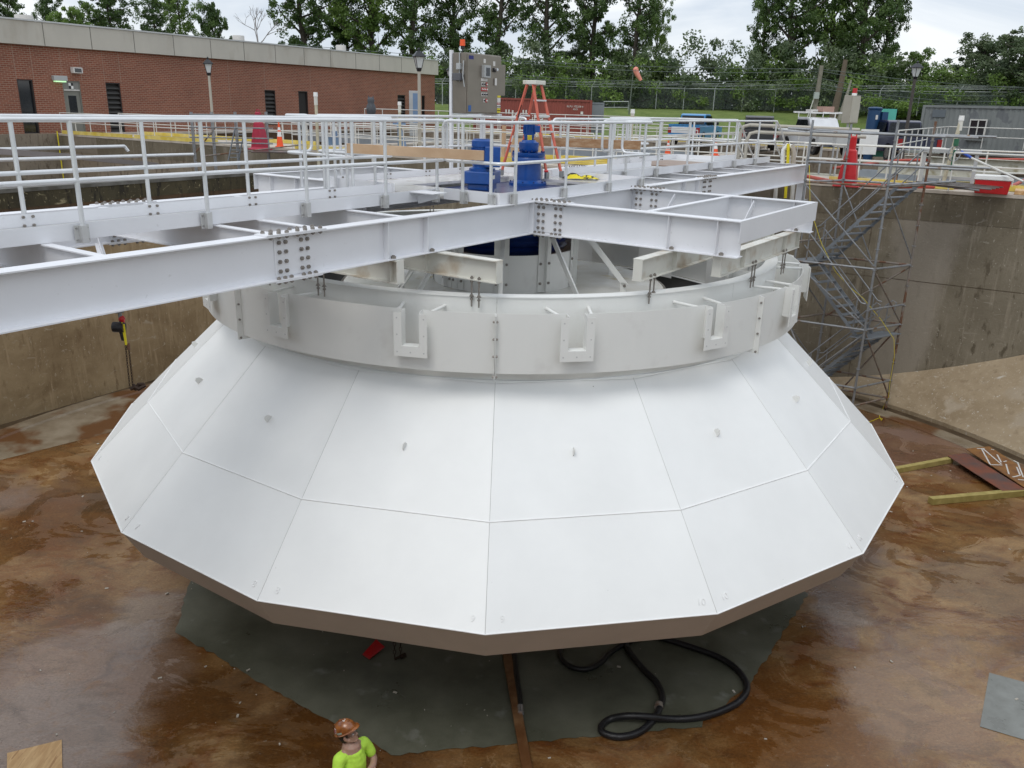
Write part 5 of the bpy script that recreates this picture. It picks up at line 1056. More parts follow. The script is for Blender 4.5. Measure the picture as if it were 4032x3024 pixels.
t = thing('steel_stand', 'grey steel trestle stand on the walkway right of the red barrier', 'stand', WP(6.0, 15.5, 6.45))
for u in (5.4, 6.8): mb = MB(TW); mb.box(u-.05, u+.05, 15.4, 15.5, 6.45, 7.45); mb.build('leg', M_lgrey, t)
mb = MB(TW); mb.box(5.3, 6.9, 15.35, 15.55, 7.45, 7.55); mb.box(5.4, 6.8, 15.42, 15.47, 6.7, 6.78); mb.build('top_bar', M_lgrey, t)
for i, (s_, lab) in enumerate(((0, 'lowest'), (1, 'second'), (2, 'third'), (3, 'topmost'))):
    mb = MB(TW); mb.box(-7.4+.15*i, -4.4+.1*i, 15.2+.1*i, 15.42+.1*i, 6.47+.07*i, 6.53+.07*i); tag(mb.build('yellow_board', M_toe), lab+' yellow board of the small stack behind the orange ladder', 'board', 'yellow boards stacked on the walkway')
mb = MB(TW); mb.box(-8.9, -7.9, 15.0, 15.06, 6.46, 7.3); tag(mb.build('board', M_lumber), 'pale upright board behind the blue motors', 'board')
for u, lab in ((-9.2, 'left upright wooden post with a brace behind the blue motors'), (-7.6, 'right upright wooden post behind the blue motors')):
    mb = MB(TW); mb.box(u-.06, u+.06, 14.9, 15.02, 6.46, 7.75); tag(mb.build('wooden_post', M_lumber), lab, 'post')
# pipes and thin bars in the left basin
mb = MB(); mb.tube([DI(-60, 590, 26), DI(490, 576, 30)], .05, 8); mb.tube([DI(490, 576, 30), DI(505, 596, 30)], .05, 6); tag(mb.build('long_pipe', M_alu), 'upper white pipe crossing the empty basin behind the left handrails', 'pipe')
mb = MB(); mb.tube([DI(-60, 632, 24), DI(760, 608, 31)], .05, 8); tag(mb.build('long_pipe', M_alu), 'lower white pipe crossing the empty basin behind the left handrails', 'pipe')
mb = MB(); a, b_ = DI(-100, 590, 24), DI(270, 615, 27); e_ = DI(620, 650, 31); mb.obox(a, b_, .1, .14); mb.obox(b_, e_, .1, .14); tag(mb.build('steel_angle', mat('mauve_steel', (.24, .21, .20), .6)), 'flat grey steel bar sloping across the empty basin', 'steel bar')
mb = MB(TW); mb.cyl((-36.2, 13.9, 6.6), (-36.2, 13.9, 1.0), .03, n=6); o = mb.build('hanging_rope', M_yellow); tag(o, 'yellow cord hanging down the basin corner by the brick building', 'rope')
# small scaffold at the left
t = thing('small_scaffold', 'small grey tube scaffold with a ladder at the left, in front of the brick building', 'scaffold', WP(-21, 13.6, 0.2))
for x in (755, 835, 928, 1050):
    for dr_ in (0, 1.6):
        a = DI(x-dr_*4, 440, 36.5+dr_); mb = MB(); mb.cyl((a[0], a[1], .3), a, .03, n=6); mb.build('standard', M_galv, t)
for y in (450, 500, 540, 560):
    mb = MB(); mb.cyl(DI(745, y, 36.5), DI(1075, y+6, 36.5), .026, n=6); mb.build('ledger', M_galv, t)
mb = MB(); mb.cyl(DI(800, 615, 36.5), DI(1190, 570, 36.5), .026, n=6); mb.cyl(DI(770, 600, 36.5), DI(850, 500, 36.5), .026, n=6); mb.build('brace', M_rusty, t)
for x in (905, 945):
    mb = MB(); mb.cyl(DI(x+20, 505, 36.2), DI(x-8, 640, 36.2), .03, n=6); mb.build('ladder_rail', M_tread, t)
for k in range(8):
    y = 515+k*15; mb = MB(); mb.obox(DI(912+20-k*4, y, 36.2), DI(955+10-k*4, y, 36.2), .1, .03); mb.build('rung', M_tread, t)
mb = MB(); mb.obox(DI(990, 596, 36.4), DI(1180, 600, 36.4), 1.2, .04); mb.build('dark_platform', M_dkply, t)
# ================================================================ cabinet with red beacon on the right
c = U(3362, 500, 6.9); P = DI(3352, 430, 33); t = thing('control_cabinet', 'tall beige grey control cabinet with a red beacon before the green bank', 'cabinet', (P[0], P[1], 6.9), rad(28)); T_ = TL((P[0], P[1], P[2]-.47), rad(28))
mb = MB(T_); mb.box(-.22, .22, -.15, .18, 0, .92); mb.build('enclosure', mat('beige_cabinet', (.33, .31, .26), .5), t, bevel=.01)
mb = MB(T_); mb.box(-.20, .20, -.172, -.152, .03, .89); mb.build('door', mat('beige_door', (.42, .40, .34), .45), t)
mb = MB(T_); mb.box(.225, .30, -.1, .1, .45, .62); mb.build('side_box', M_galv, t); mb = MB(T_); mb.cyl((.05, 0, .92), (.05, 0, 1.0), .085); mb.build('beacon_base', M_whitep, t); mb = MB(T_); mb.cyl((.05, 0, 1.0), (.05, 0, 1.16), .08, .075); mb.build('beacon_lens', mat('red_lens', (.45, .02, .02), .3), t)
mb = MB(T_); mb.box(-.12, -.06, -.05, 0, -1.6, 0); mb.box(.06, .12, -.05, 0, -1.6, 0); mb.build('leg', M_lgrey, t)
# dark blue motor unit and teal sheet, white board
P = DI(3440, 470, 46); t = thing('pump_motor', 'dark blue upright motor unit right of the beige cabinet', 'motor', (P[0], P[1], 7.0)); bz = P[2]
mdb = mat('navy_enamel', (.01, .05, .13), .4)
mb = MB(); mb.cyl((P[0], P[1], bz-.45), (P[0], P[1], bz+.42), .31, n=20); mb.build('motor_housing', mdb, t); mb = MB(); mb.lathe([(.31, 0), (.34, .04), (.34, .10), (.28, .14), (0, .16)], 20, c=(P[0], P[1], bz+.42)); mb.build('hood', mdb, t)
mb = MB(); mb.box(P[0]+.27, P[0]+.55, P[1]-.3, P[1]+.1, bz-.15, bz+.35); mb.build('terminal_box', mdb, t); mb = MB(); mb.cyl((P[0], P[1], bz-1.9), (P[0], P[1], bz-.45), .22); mb.build('pedestal', mdb, t); mb = MB(); mb.box(P[0]-.05, P[0]+.05, P[1]-.33, P[1]-.305, bz, bz+.2); mb.build('type_plate', M_pb, t)
P = DI(3468, 460, 47); mb = MB(); mb.box(P[0]-.2, P[0]+.75, P[1], P[1]+.03, 6.5, P[2]+.38); tag(mb.build('teal_sheet', mat('teal_board', (.10, .45, .36), .6)), 'teal sheet standing behind the dark blue motor', 'sheet')
P = U(3425, 620, 6.9); mb = MB(); P = DI(3420, 560, 36); mb.box(P[0]-.34, P[0]+.34, P[1], P[1]+.03, P[2]-.45, P[2]+.47); tag(mb.build('white_board', M_whitep), 'white board leaning on the rails below the dark blue motor', 'board')
# grey boxes among rails at the right
for x, y, r_, w, h_, lab in ((3268, 535, 33, .38, .45, 'pale grey cabinet behind the rails below the white truck'), (3322, 540, 31, .22, .4, 'pale grey cabinet right beside the red barrier')):
    P = DI(x, y, r_); mb = MB(); mb.box(P[0]-w, P[0]+w, P[1], P[1]+.35, P[2]-.3, P[2]+h_*.5); mb.box(P[0]-w*.6, P[0]-w*.5, P[1], P[1]+.1, 6.4, P[2]-.3); mb.box(P[0]+w*.5, P[0]+w*.6, P[1], P[1]+.1, 6.4, P[2]-.3); tag(mb.build('equipment_cabinet', M_lgrey, bevel=.01), lab, 'cabinet')
for x, yt in ((2965, 492), (2990, 520)):
    P = DI(x, yt, 27.5); mb = MB(); mb.tube([(P[0]-.35, P[1], 6.45), (P[0]-.35, P[1], P[2]-.25), (P[0]-.28, P[1], P[2]-.05), (P[0]-.1, P[1], P[2]), (P[0]+3.0, P[1]-.6, P[2]-.05)], .05, 8); tag(mb.build('bent_handrail_pipe', mat('tan_pipe_paint', (.42, .39, .33), .5)), 'thick bent tan pipe behind the right end of the bridge, '+('upper one' if yt < 500 else 'lower one'), 'pipe')
# ================================================================ lamp posts
def lamp(x, y, r_, h_head, ybase_z, label, mpole):
    P = DI(x, y, r_); k = h_head/.75; t = thing('lamp_post', label, 'lamp post', (P[0], P[1], ybase_z), rad(20), 'lantern lamp posts'); T_ = TL(P, rad(20), k)
    mb = MB(); mb.cyl((P[0], P[1], ybase_z), P-(0, 0, .1), .075, .06, n=12); mb.build('pole', mpole, t)
    mb = MB(T_); mb.lathe([(.05, -.14), (.09, -.1), (.11, -.02), (.12, 0), (0, 0)], 8); mb.build('neck', M_lampb, t)
    mb = MB(T_); mb.lathe([(.0, .01), (.12, .01), (.235, .40), (0, .40)], 4, a0=math.pi/4, a1=math.pi/4+2*math.pi, smooth=False); mb.build('glass', M_lens, t)
    mb = MB(T_)
    for i in range(4):
        a = math.pi/4+i*math.pi/2; mb.tube([(.125*math.cos(a), .125*math.sin(a), 0), (.245*math.cos(a), .245*math.sin(a), .41)], .012, 5)
    mb.build('frame', M_lampb, t)
    mb = MB(T_); mb.lathe([(.33, .40), (.33, .425), (.12, .60), (.05, .62), (.05, .66), (.07, .68), (.04, .72), (0, .74)], 4, a0=math.pi/4, a1=math.pi/4+2*math.pi, smooth=False); mb.build('roof_cap', M_lampb, t)
lamp(822, 287, 46, .75, 6.4, 'lantern lamp post with a pale pole before the left part of the brick building', M_lamppole)
lamp(1650, 268, 35, .75, 6.4, 'lantern lamp post with a pale pole before the right end of the brick building', M_lamppole)
lamp(1770, 300, 67, .75, 6.4, 'dark lantern lamp post half hidden behind the stainless cabinet', mat('dark_pole', (.02, .022, .025), .5))
lamp(3604, 302, 40, .62, 6.4, 'lantern lamp post with a dark brown pole before the big trees at the right', mat('brown_pole', (.06, .05, .045), .6))
# ================================================================ brick building
def brickmat():
    m = bpy.data.materials.new('red_brick'); m.use_nodes = True; nt = m.node_tree; N = nt.nodes; L = nt.links; b = N['Principled BSDF']; b.inputs['Roughness'].default_value = .85
    g = N.new('ShaderNodeNewGeometry'); mp = N.new('ShaderNodeMapping'); mp.vector_type = 'POINT'; L.new(g.outputs['Position'], mp.inputs[0]); mp.inputs['Rotation'].default_value = (0, 0, -A_)
    s1_ = N.new('ShaderNodeSeparateXYZ'); L.new(mp.outputs[0], s1_.inputs[0]); ad = N.new('ShaderNodeMath'); ad.operation = 'ADD'; L.new(s1_.outputs[0], ad.inputs[0]); L.new(s1_.outputs[1], ad.inputs[1])
    cb = N.new('ShaderNodeCombineXYZ'); L.new(ad.outputs[0], cb.inputs[0]); L.new(s1_.outputs[2], cb.inputs[1])
    bt = N.new('ShaderNodeTexBrick'); L.new(cb.outputs[0], bt.inputs['Vector']); bt.inputs['Scale'].default_value = 1; bt.inputs['Brick Width'].default_value = .30; bt.inputs['Row Height'].default_value = .1; bt.inputs['Mortar Size'].default_value = .014
    bt.inputs['Color1'].default_value = (.27, .085, .048, 1); bt.inputs['Color2'].default_value = (.205, .062, .036, 1); bt.inputs['Mortar'].default_value = (.33, .24, .175, 1); bt.inputs['Mortar Smooth'].default_value = .4
    nz = N.new('ShaderNodeTexNoise'); nz.inputs['Scale'].default_value = .5; nz.inputs['Detail'].default_value = 5; L.new(g.outputs['Position'], nz.inputs['Vector'])
    mr_ = N.new('ShaderNodeMapRange'); mr_.inputs[3].default_value = .75; mr_.inputs[4].default_value = 1.25; L.new(nz.outputs['Fac'], mr_.inputs[0]); vm = N.new('ShaderNodeVectorMath'); vm.operation = 'SCALE'; L.new(bt.outputs['Color'], vm.inputs[0]); L.new(mr_.outputs[0], vm.inputs[3]); L.new(vm.outputs[0], b.inputs['Base Color'])
    return m
M_brick = brickmat(); M_para = mat('precast_panel', (.52, .49, .43), .8, var=.06, scale=.7, c3=(.41, .37, .31), s3=1.2, lo3=.55, hi3=.8, stretch=(1, 1, .4)); M_joint = mat('panel_joint', (.16, .15, .13), .8)
UB = -37.25; ztop = 12.02; zpar = 10.82
bld = thing('brick_building', 'long low red brick building with a pale concrete parapet at the left', 'building', WP(-50, 15, 6.4), A_)
vR = atu(1712, 350, UB)[0]
holes = []
def opening(x0, x1, ytop, ybot, ym=None, zb=None):
    ym = ym or (ytop+ybot)/2; v0 = atu(x0, ym, UB)[0]; v1 = atu(x1, ym, UB)[0]; z1_ = atu((x0+x1)/2, ytop, UB)[1]; z0_ = atu((x0+x1)/2, ybot, UB)[1] if zb is None else zb
    return v0, v1, z0_, z1_
ops = [('window', opening(79, 141, 313, 528, 405), 0), ('door', opening(256, 325, 319, 528, 405, 6.46), 0), ('louver', opening(424, 481, 326, 527, 405), 0),
       ('louver', opening(1044, 1086, 355, 500, 400, 6.8), 0), ('doorway', opening(1176, 1213, 359, 500, 400, 6.46), 0), ('louver', opening(1566, 1596, 374, 500, 420, 6.8), 0), ('window', opening(1661, 1673, 376, 490, 420, 6.8), 0)]
zs_lo = 6.35; vL = -60
mb = MB(TW); ed = sorted([o[1] for o in ops]); cur = vL
for v0, v1, z0_, z1_ in ed:
    mb.box(UB-.3, UB, cur, v0, zs_lo, zpar); mb.box(UB-.3, UB, v0, v1, z1_, zpar)
    if z0_ > 6.5: mb.box(UB-.3, UB, v0, v1, zs_lo, z0_)
    cur = v1
mb.box(UB-.3, UB, cur, vR, zs_lo, zpar); mb.box(UB-22, UB-.3, vR-.3, vR, zs_lo, zpar); mb.build('brick_wall', M_brick, bld)
mb = MB(TW); mb.box(UB-22, UB-.31, vL, vR-.31, zpar+.3, zpar+.5); mb.build('roof', M_gravel, bld)
mb = MB(TW); mb.box(UB-.35, UB+.22, vL, vR+.22, zpar, ztop-.06); mb.box(UB-22, UB-.36, vR-.35, vR+.22, zpar, ztop-.06); par_ = mb.build('parapet', M_para, bld)
mb = MB(TW); mb.box(UB-.4, UB+.27, vL, vR+.27, ztop-.058, ztop+.02); mb.build('coping', mat('metal_coping', (.52, .53, .53), .5), par_)
jx = [(172, 140), (359, 160), (529, 175), (685, 190), (831, 205), (962, 215), (1085, 225), (1198, 232), (1302, 240), (1401, 248), (1494, 256), (1581, 262)]
for x, y in jx:
    v = atu(x, y, UB+.22)[0]; mb = MB(TW); mb.box(UB+.2, UB+.225, v-.02, v+.02, zpar, ztop-.06); mb.build('panel_joint', M_joint, par_)
for x, y in ((55, 250), (124, 250), (240, 260), (315, 260), (408, 280), (471, 280), (902, 330), (1041, 300), (1222, 320), (1558, 340)):
    v = atu(x, y, UB)[0]; z_b = 6.5 if x in (902,) else 9.0
    for o in ops:
        if abs((o[1][0]+o[1][1])/2-v) < 1.4: z_b = o[1][3]
    mb = MB(TW); mb.box(UB, UB+.004, v-.015, v+.015, z_b, zpar); mb.build('control_joint', mat('pale_joint', (.30, .20, .15), .8), bld)
M_wfr = mat('dark_bronze_frame', (.03, .022, .02), .5)
for kind, (v0, v1, z0_, z1_), _ in ops:
    mb = MB(TW); e = .06
    for a in ((v0, v0+e, z0_, z1_), (v1-e, v1, z0_, z1_), (v0+e, v1-e, z1_-e, z1_), (v0+e, v1-e, z0_, z0_+e)): mb.box(UB-.2, UB-.03, *a)
    if kind == 'door': 
        fr = mb.build('door_frame', mat('grey_green_paint', (.19, .19, .165), .5), bld); zl = z0_+2.18
        mb = MB(TW); mb.box(UB-.14, UB-.08, v0+e, v1-e, z0_+.03, zl); dd = mb.build('door', MATS['grey_green_paint'], bld)
        mb = MB(TW); mb.box(UB-.078, UB-.07, v0+.28, v1-.28, z0_+1.0, zl-.25); mb.build('pane', M_glass, dd)
        mb = MB(TW); mb.box(UB-.14, UB-.06, v0+e, v1-e, zl+.07, z1_-e); tp_ = mb.build('transom_panel', mat('grey_panel', (.22, .22, .205), .6), bld)
        mb = MB(TW); mb.box(UB-.13, UB-.02, v0+e, v1-e, zl, zl+.065); mb.build('transom_bar', M_pb, bld)
        vm_ = (v0+v1)/2; zm_ = (zl+z1_)/2
        for a, b_ in ((-1, 0), (0, 1)):
            mb = MB(TW); mb.box(UB-.059, UB-.056, vm_+a*.13, vm_+(a+1)*.13, zm_+(0 if a else -.15), zm_+(.15 if a else 0)); mb.build('white_quarter', M_whitep, tp_)
        for a in (0, 1):
            mb = MB(TW); mb.box(UB-.059, UB-.056, vm_-(.13 if a else 0), vm_+(0 if a else .13), zm_-(.15 if a else 0), zm_+(0 if a else .15)); mb.build('black_quarter', M_black, tp_)
    elif kind == 'louver':
        fr = mb.build('louver', M_wfr, bld); n = int((z1_-z0_-.1)/.26)
        mb = MB(TW); mb.box(UB-.25, UB-.2, v0, v1, z0_, z1_); mb.build('recess', M_dark, fr)
        for i in range(n):
            z = z0_+.12+i*.26; mb = MB(); mb.add([WP(UB-.19, v0+e, z+.14), WP(UB-.19, v1-e, z+.14), WP(UB-.05, v1-e, z), WP(UB-.05, v0+e, z), WP(UB-.19, v0+e, z+.11), WP(UB-.19, v1-e, z+.11), WP(UB-.05, v1-e, z-.03), WP(UB-.05, v0+e, z-.03)], [(0, 1, 2, 3), (7, 6, 5, 4), (3, 2, 6, 7)]); mb.build('slat', mat('louver_slat', (.05, .048, .045), .4), fr)
    else:
        fr = mb.build('window' if kind == 'window' else 'doorway', M_wfr, bld)
        mb = MB(TW); mb.box(UB-.16, UB-.14, v0+e, v1-e, z0_+e, z1_-e); mb.build('pane' if kind == 'window' else 'dark_opening', M_glass if kind == 'window' else M_dark, fr)
        if kind == 'window' and v1-v0 > 1: mb = MB(TW); mb.box(UB-.14, UB-.12, v0+e, v1-e, z0_+e, z0_+.95); mb.build('lower_panel', mat('dark_blue_panel', (.012, .012, .02), .3), fr)
def atwall(x, y): v, z = atu(x, y, UB); return v, z
v, z = atwall(230, 314); mb = MB(TW); mb.box(UB, UB+.25, v-.38, v+.38, z-.05, z+.2); wl = mb.build('wall_light', M_lgrey, bld, bevel=.02)
me_ = bpy.data.materials.new('lit_lamp'); me_.use_nodes = True; me_.node_tree.nodes['Principled BSDF'].inputs['Base Color'].default_value = (.4, .6, .4, 1); me_.node_tree.nodes['Principled BSDF'].inputs['Emission Color'].default_value = (.45, .8, .4, 1); me_.node_tree.nodes['Principled BSDF'].inputs['Emission Strength'].default_value = .8
mb = MB(TW); mb.box(UB+.02, UB+.22, v-.3, v+.3, z-.12, z-.052); mb.build('lens', me_, wl)
v, z = atwall(293, 277); mb = MB(TW); mb.box(UB+.02, UB+.3, v-.25, v+.3, z-.15, z+.15); wl = mb.build('flood_light', M_pb, bld, bevel=.02); mb = MB(TW); mb.box(UB+.301, UB+.305, v-.17, v+.22, z-.1, z+.1); mb.build('lens', M_glass, wl)
for x, w, y0, y1 in ((93, 55, 60, 86), (938, 40, 140, 167), (1342, 36, 178, 203)):
    vv_, zz_ = atu(x, y0, UB-3.5); P = WP(UB-3.5, vv_, zz_); r_ = w/2/FPX*np.linalg.norm(P[:2]-CAM[:2]); mb = MB(); mb.lathe([(r_, -1.6), (r_, -.06), (r_*.97, 0), (0, .02)], 20, c=tuple(P)); mb.build('roof_vent', M_pb, bld)
for x, y in ((1330, 202), (1515, 220)):
    vv_, zz_ = atu(x, y, UB-4); P = WP(UB-4, vv_, zz_-.25); mb = MB(); mb.lathe([(.7, -1.0), (.7, 0), (.5, .15), (0, .25)], 16, c=tuple(P)); mb.build('roof_dome', M_whitep, bld)
v, z = atu(1650, 400, UB)
# blue grey panel outside the building's right end
P = DI(1632, 412, 58); t = thing('electrical_cabinet', 'grey outdoor panel with a blue face next to the right lamp post', 'panel', (P[0], P[1], 6.4)); mb = MB(); mb.box(P[0]-.35, P[0]+.35, P[1], P[1]+.4, 6.4, P[2]+.85); mb.build('enclosure', M_lgrey, t, bevel=.02); mb = MB(); mb.box(P[0]-.1, P[0]+.3, P[1]-.02, P[1]-.002, 7.2, P[2]+.7); mb.build('blue_face', MATS['pale_blue_paint'], t)
# ================================================================ containers
def corrug(mb, T, L_, z0, z1, y, amp=.035, pitch=.28, sgn=-1):
    n = int(L_/pitch*4); xs = [i*pitch/4 for i in range(n+1)]; pat = [0, 0, 1, 1]; v = []
    for i, x in enumerate(xs): yy = y+sgn*amp*(-pat[i % 4]); v += [(x, yy, z0), (x, yy, z1)]
    mb.add(v, [(2*i, 2*i+2, 2*i+3, 2*i+1) for i in range(n)], T=T)
M_cred = mat('container_red', (.24, .055, .04), .6, var=.12, scale=1.2, c3=(.12, .03, .02), s3=4, lo3=.62, hi3=.72, stretch=(1, 1, .3))
M_cgrey = mat('container_grey', (.19, .205, .20), .6, var=.1, scale=1, c3=(.14, .15, .155), s3=.9, lo3=.58, hi3=.6)
def container(loc, rz, L_, m, label, H_=2.59, Wd=2.44):
    t = thing('shipping_container', label, 'shipping container', loc, rz); T_ = TL(loc, rz)
    mb = MB(); corrug(mb, T_, L_-.3, .16, H_-.12, .03); 
    # shift by .15
    mb.V[0] = mb.V[0]+np.array([.15*math.cos(rz), .15*math.sin(rz), 0]); mb.build('side_panel', m, t)
    mb = MB(T_); mb.box(0, L_, .06, Wd, .15, H_-.05); mb.build('body', m, t)
    mb = MB(T_); mb.box(-.01, L_+.01, -.02, .10, H_-.12, H_); mb.box(-.01, L_+.01, -.02, .10, 0, .16)
    mb.box(-.01, .15, -.025, .12, .16, H_-.12); mb.box(L_-.15, L_+.01, -.025, .12, .16, H_-.12); mb.build('frame', m, t)
    mb = MB(T_); mb.box(0, L_, .1, Wd, H_-.05, H_+.01); mb.build('roof', m, t)
    return t, T_
Pl = U(1850, 512, 6.42); r0 = math.hypot(Pl[0]-CAM[0], Pl[1]-CAM[1])
PL = DI(1868, 415, 67); PR = DI(2330, 422, 68); dv = PR-PL; rz = math.atan2(dv[1], dv[0]); Lr = float(np.hypot(dv[0], dv[1])); gz = 6.42
t, T_ = container((PL[0], PL[1], gz), rz, Lr, M_cred, 'faded red shipping container with an open grey door, behind the orange ladder')
X = Vector((math.cos(rz), math.sin(rz), 0))
def ctext(s, size, x, z, m=M_pb): place_text(s, size, T_([[x, -.012, z]])[0], X, (0, 0, 1), t, m, 'lettering')
kx = Lr*(2016-1868)/462; ctext('"K"', 1.3, kx+.3, 1.22); ctext('Line', .75, kx+1.75, 1.15)
ctext('KLFU 105258 4', .2, Lr-1.3, 2.1); ctext('45G1', .18, Lr-1.25, 1.9); ctext('KKFU', .2, .9, 2.15, mat('faded_print', (.10, .03, .025), .6))
for i, x in enumerate((Lr+.02,)):
    # end with one closed door leaf, dark interior, and one leaf swung open
    P0 = T_([[Lr, 0, 0]])[0]; ex = T_([[Lr+1, 0, 0]])[0]-P0; ey = T_([[Lr, 1, 0]])[0]-P0
    mb = MB(T_); mb.box(Lr+.012, Lr+.05, .08, 1.2, .15, 2.45); mb.build('closed_door', M_cred, t)
    for y in (.35, .75): mb = MB(T_); mb.cyl((Lr+.08, y, .2), (Lr+.08, y, 2.4), .02, n=6); mb.build('lock_rod', M_rusty, t)
    mb = MB(T_); mb.box(Lr+.012, Lr+.03, 1.2, 2.36, .15, 2.45); mb.build('dark_opening', M_dark, t)
    a = T_([[Lr+.06, 2.42, .15]])[0]; T2 = TL(a, rz-rad(8)); mb = MB(T2); mb.box(0, 1.35, -.03, .03, 0, 2.3); od = mb.build('open_door', mat('grey_door', (.20, .22, .24), .6), t)
    for z in (.5, 1.05, 1.25, 2.2): mb = MB(T2); mb.box(.08, 1.27, -.07, -.031, z, z+.08); mb.build('door_rib', MATS['grey_door'], od)
mb = MB(TL((PL[0], PL[1], gz), rz)); mb.box(Lr-1.75+.9, Lr-1.55+.9, -.02, -.012, 1.55, 1.75); mb.build('white_label', M_pb, t)
PL = DI(3632, 440, 56); PR = DI(4032, 455, 54); dv = PR-PL; rz2 = math.atan2(dv[1], dv[0]); 
t, T_ = container((PL[0], PL[1], 6.5), rz2, 9.2, M_cgrey, 'grey corrugated container office with a sliding window at the right edge')
ww = T_([[0, 0, 0]])[0]
def cpos(px): 
    d = ray(px, 560); a = T_([[0, 0, 0]])[0]; b_ = T_([[9.2, 0, 0]])[0]-a; A3 = np.array([[b_[0], -d[0]], [b_[1], -d[1]]]); s_ = np.linalg.solve(A3, CAM[:2]-a[:2]); return s_[0]*9.2
x0, x1 = cpos(3805), cpos(3873)
for a in ((x0, x1, 1.2, 1.27), (x0, x1, 1.93, 2.0), (x0, x0+.06, 1.27, 1.93), (x1-.06, x1, 1.27, 1.93), ((x0+x1)/2-.03, (x0+x1)/2+.03, 1.27, 1.93)):
    pass
mb = MB(T_)
for a in ((x0, x1, .93, 1.0), (x0, x1, 1.83, 1.9), (x0, x0+.06, 1.0, 1.83), (x1-.06, x1, 1.0, 1.83), ((x0+x1)/2-.03, (x0+x1)/2+.03, 1.0, 1.83)): mb.box(a[0], a[1], -.06, .0, a[2], a[3])
wf = mb.build('window_frame', M_alu2, t); mb = MB(T_); mb.box(x0+.05, x1-.05, -.035, -.03, 1.0, 1.83); mb.build('pane', M_glass, wf); mb = MB(T_); mb.box(x0-.1, x1+.05, -.16, -.01, .78, .83); mb.build('shelf', M_cgrey, t)
x0, x1 = cpos(3652), cpos(3703); mb = MB(T_); mb.box(x0, x1, -.008, -.004, 1.95, 2.35); mb.build('repainted_patch', mat('blue_grey_paint', (.12, .14, .155), .6), t)
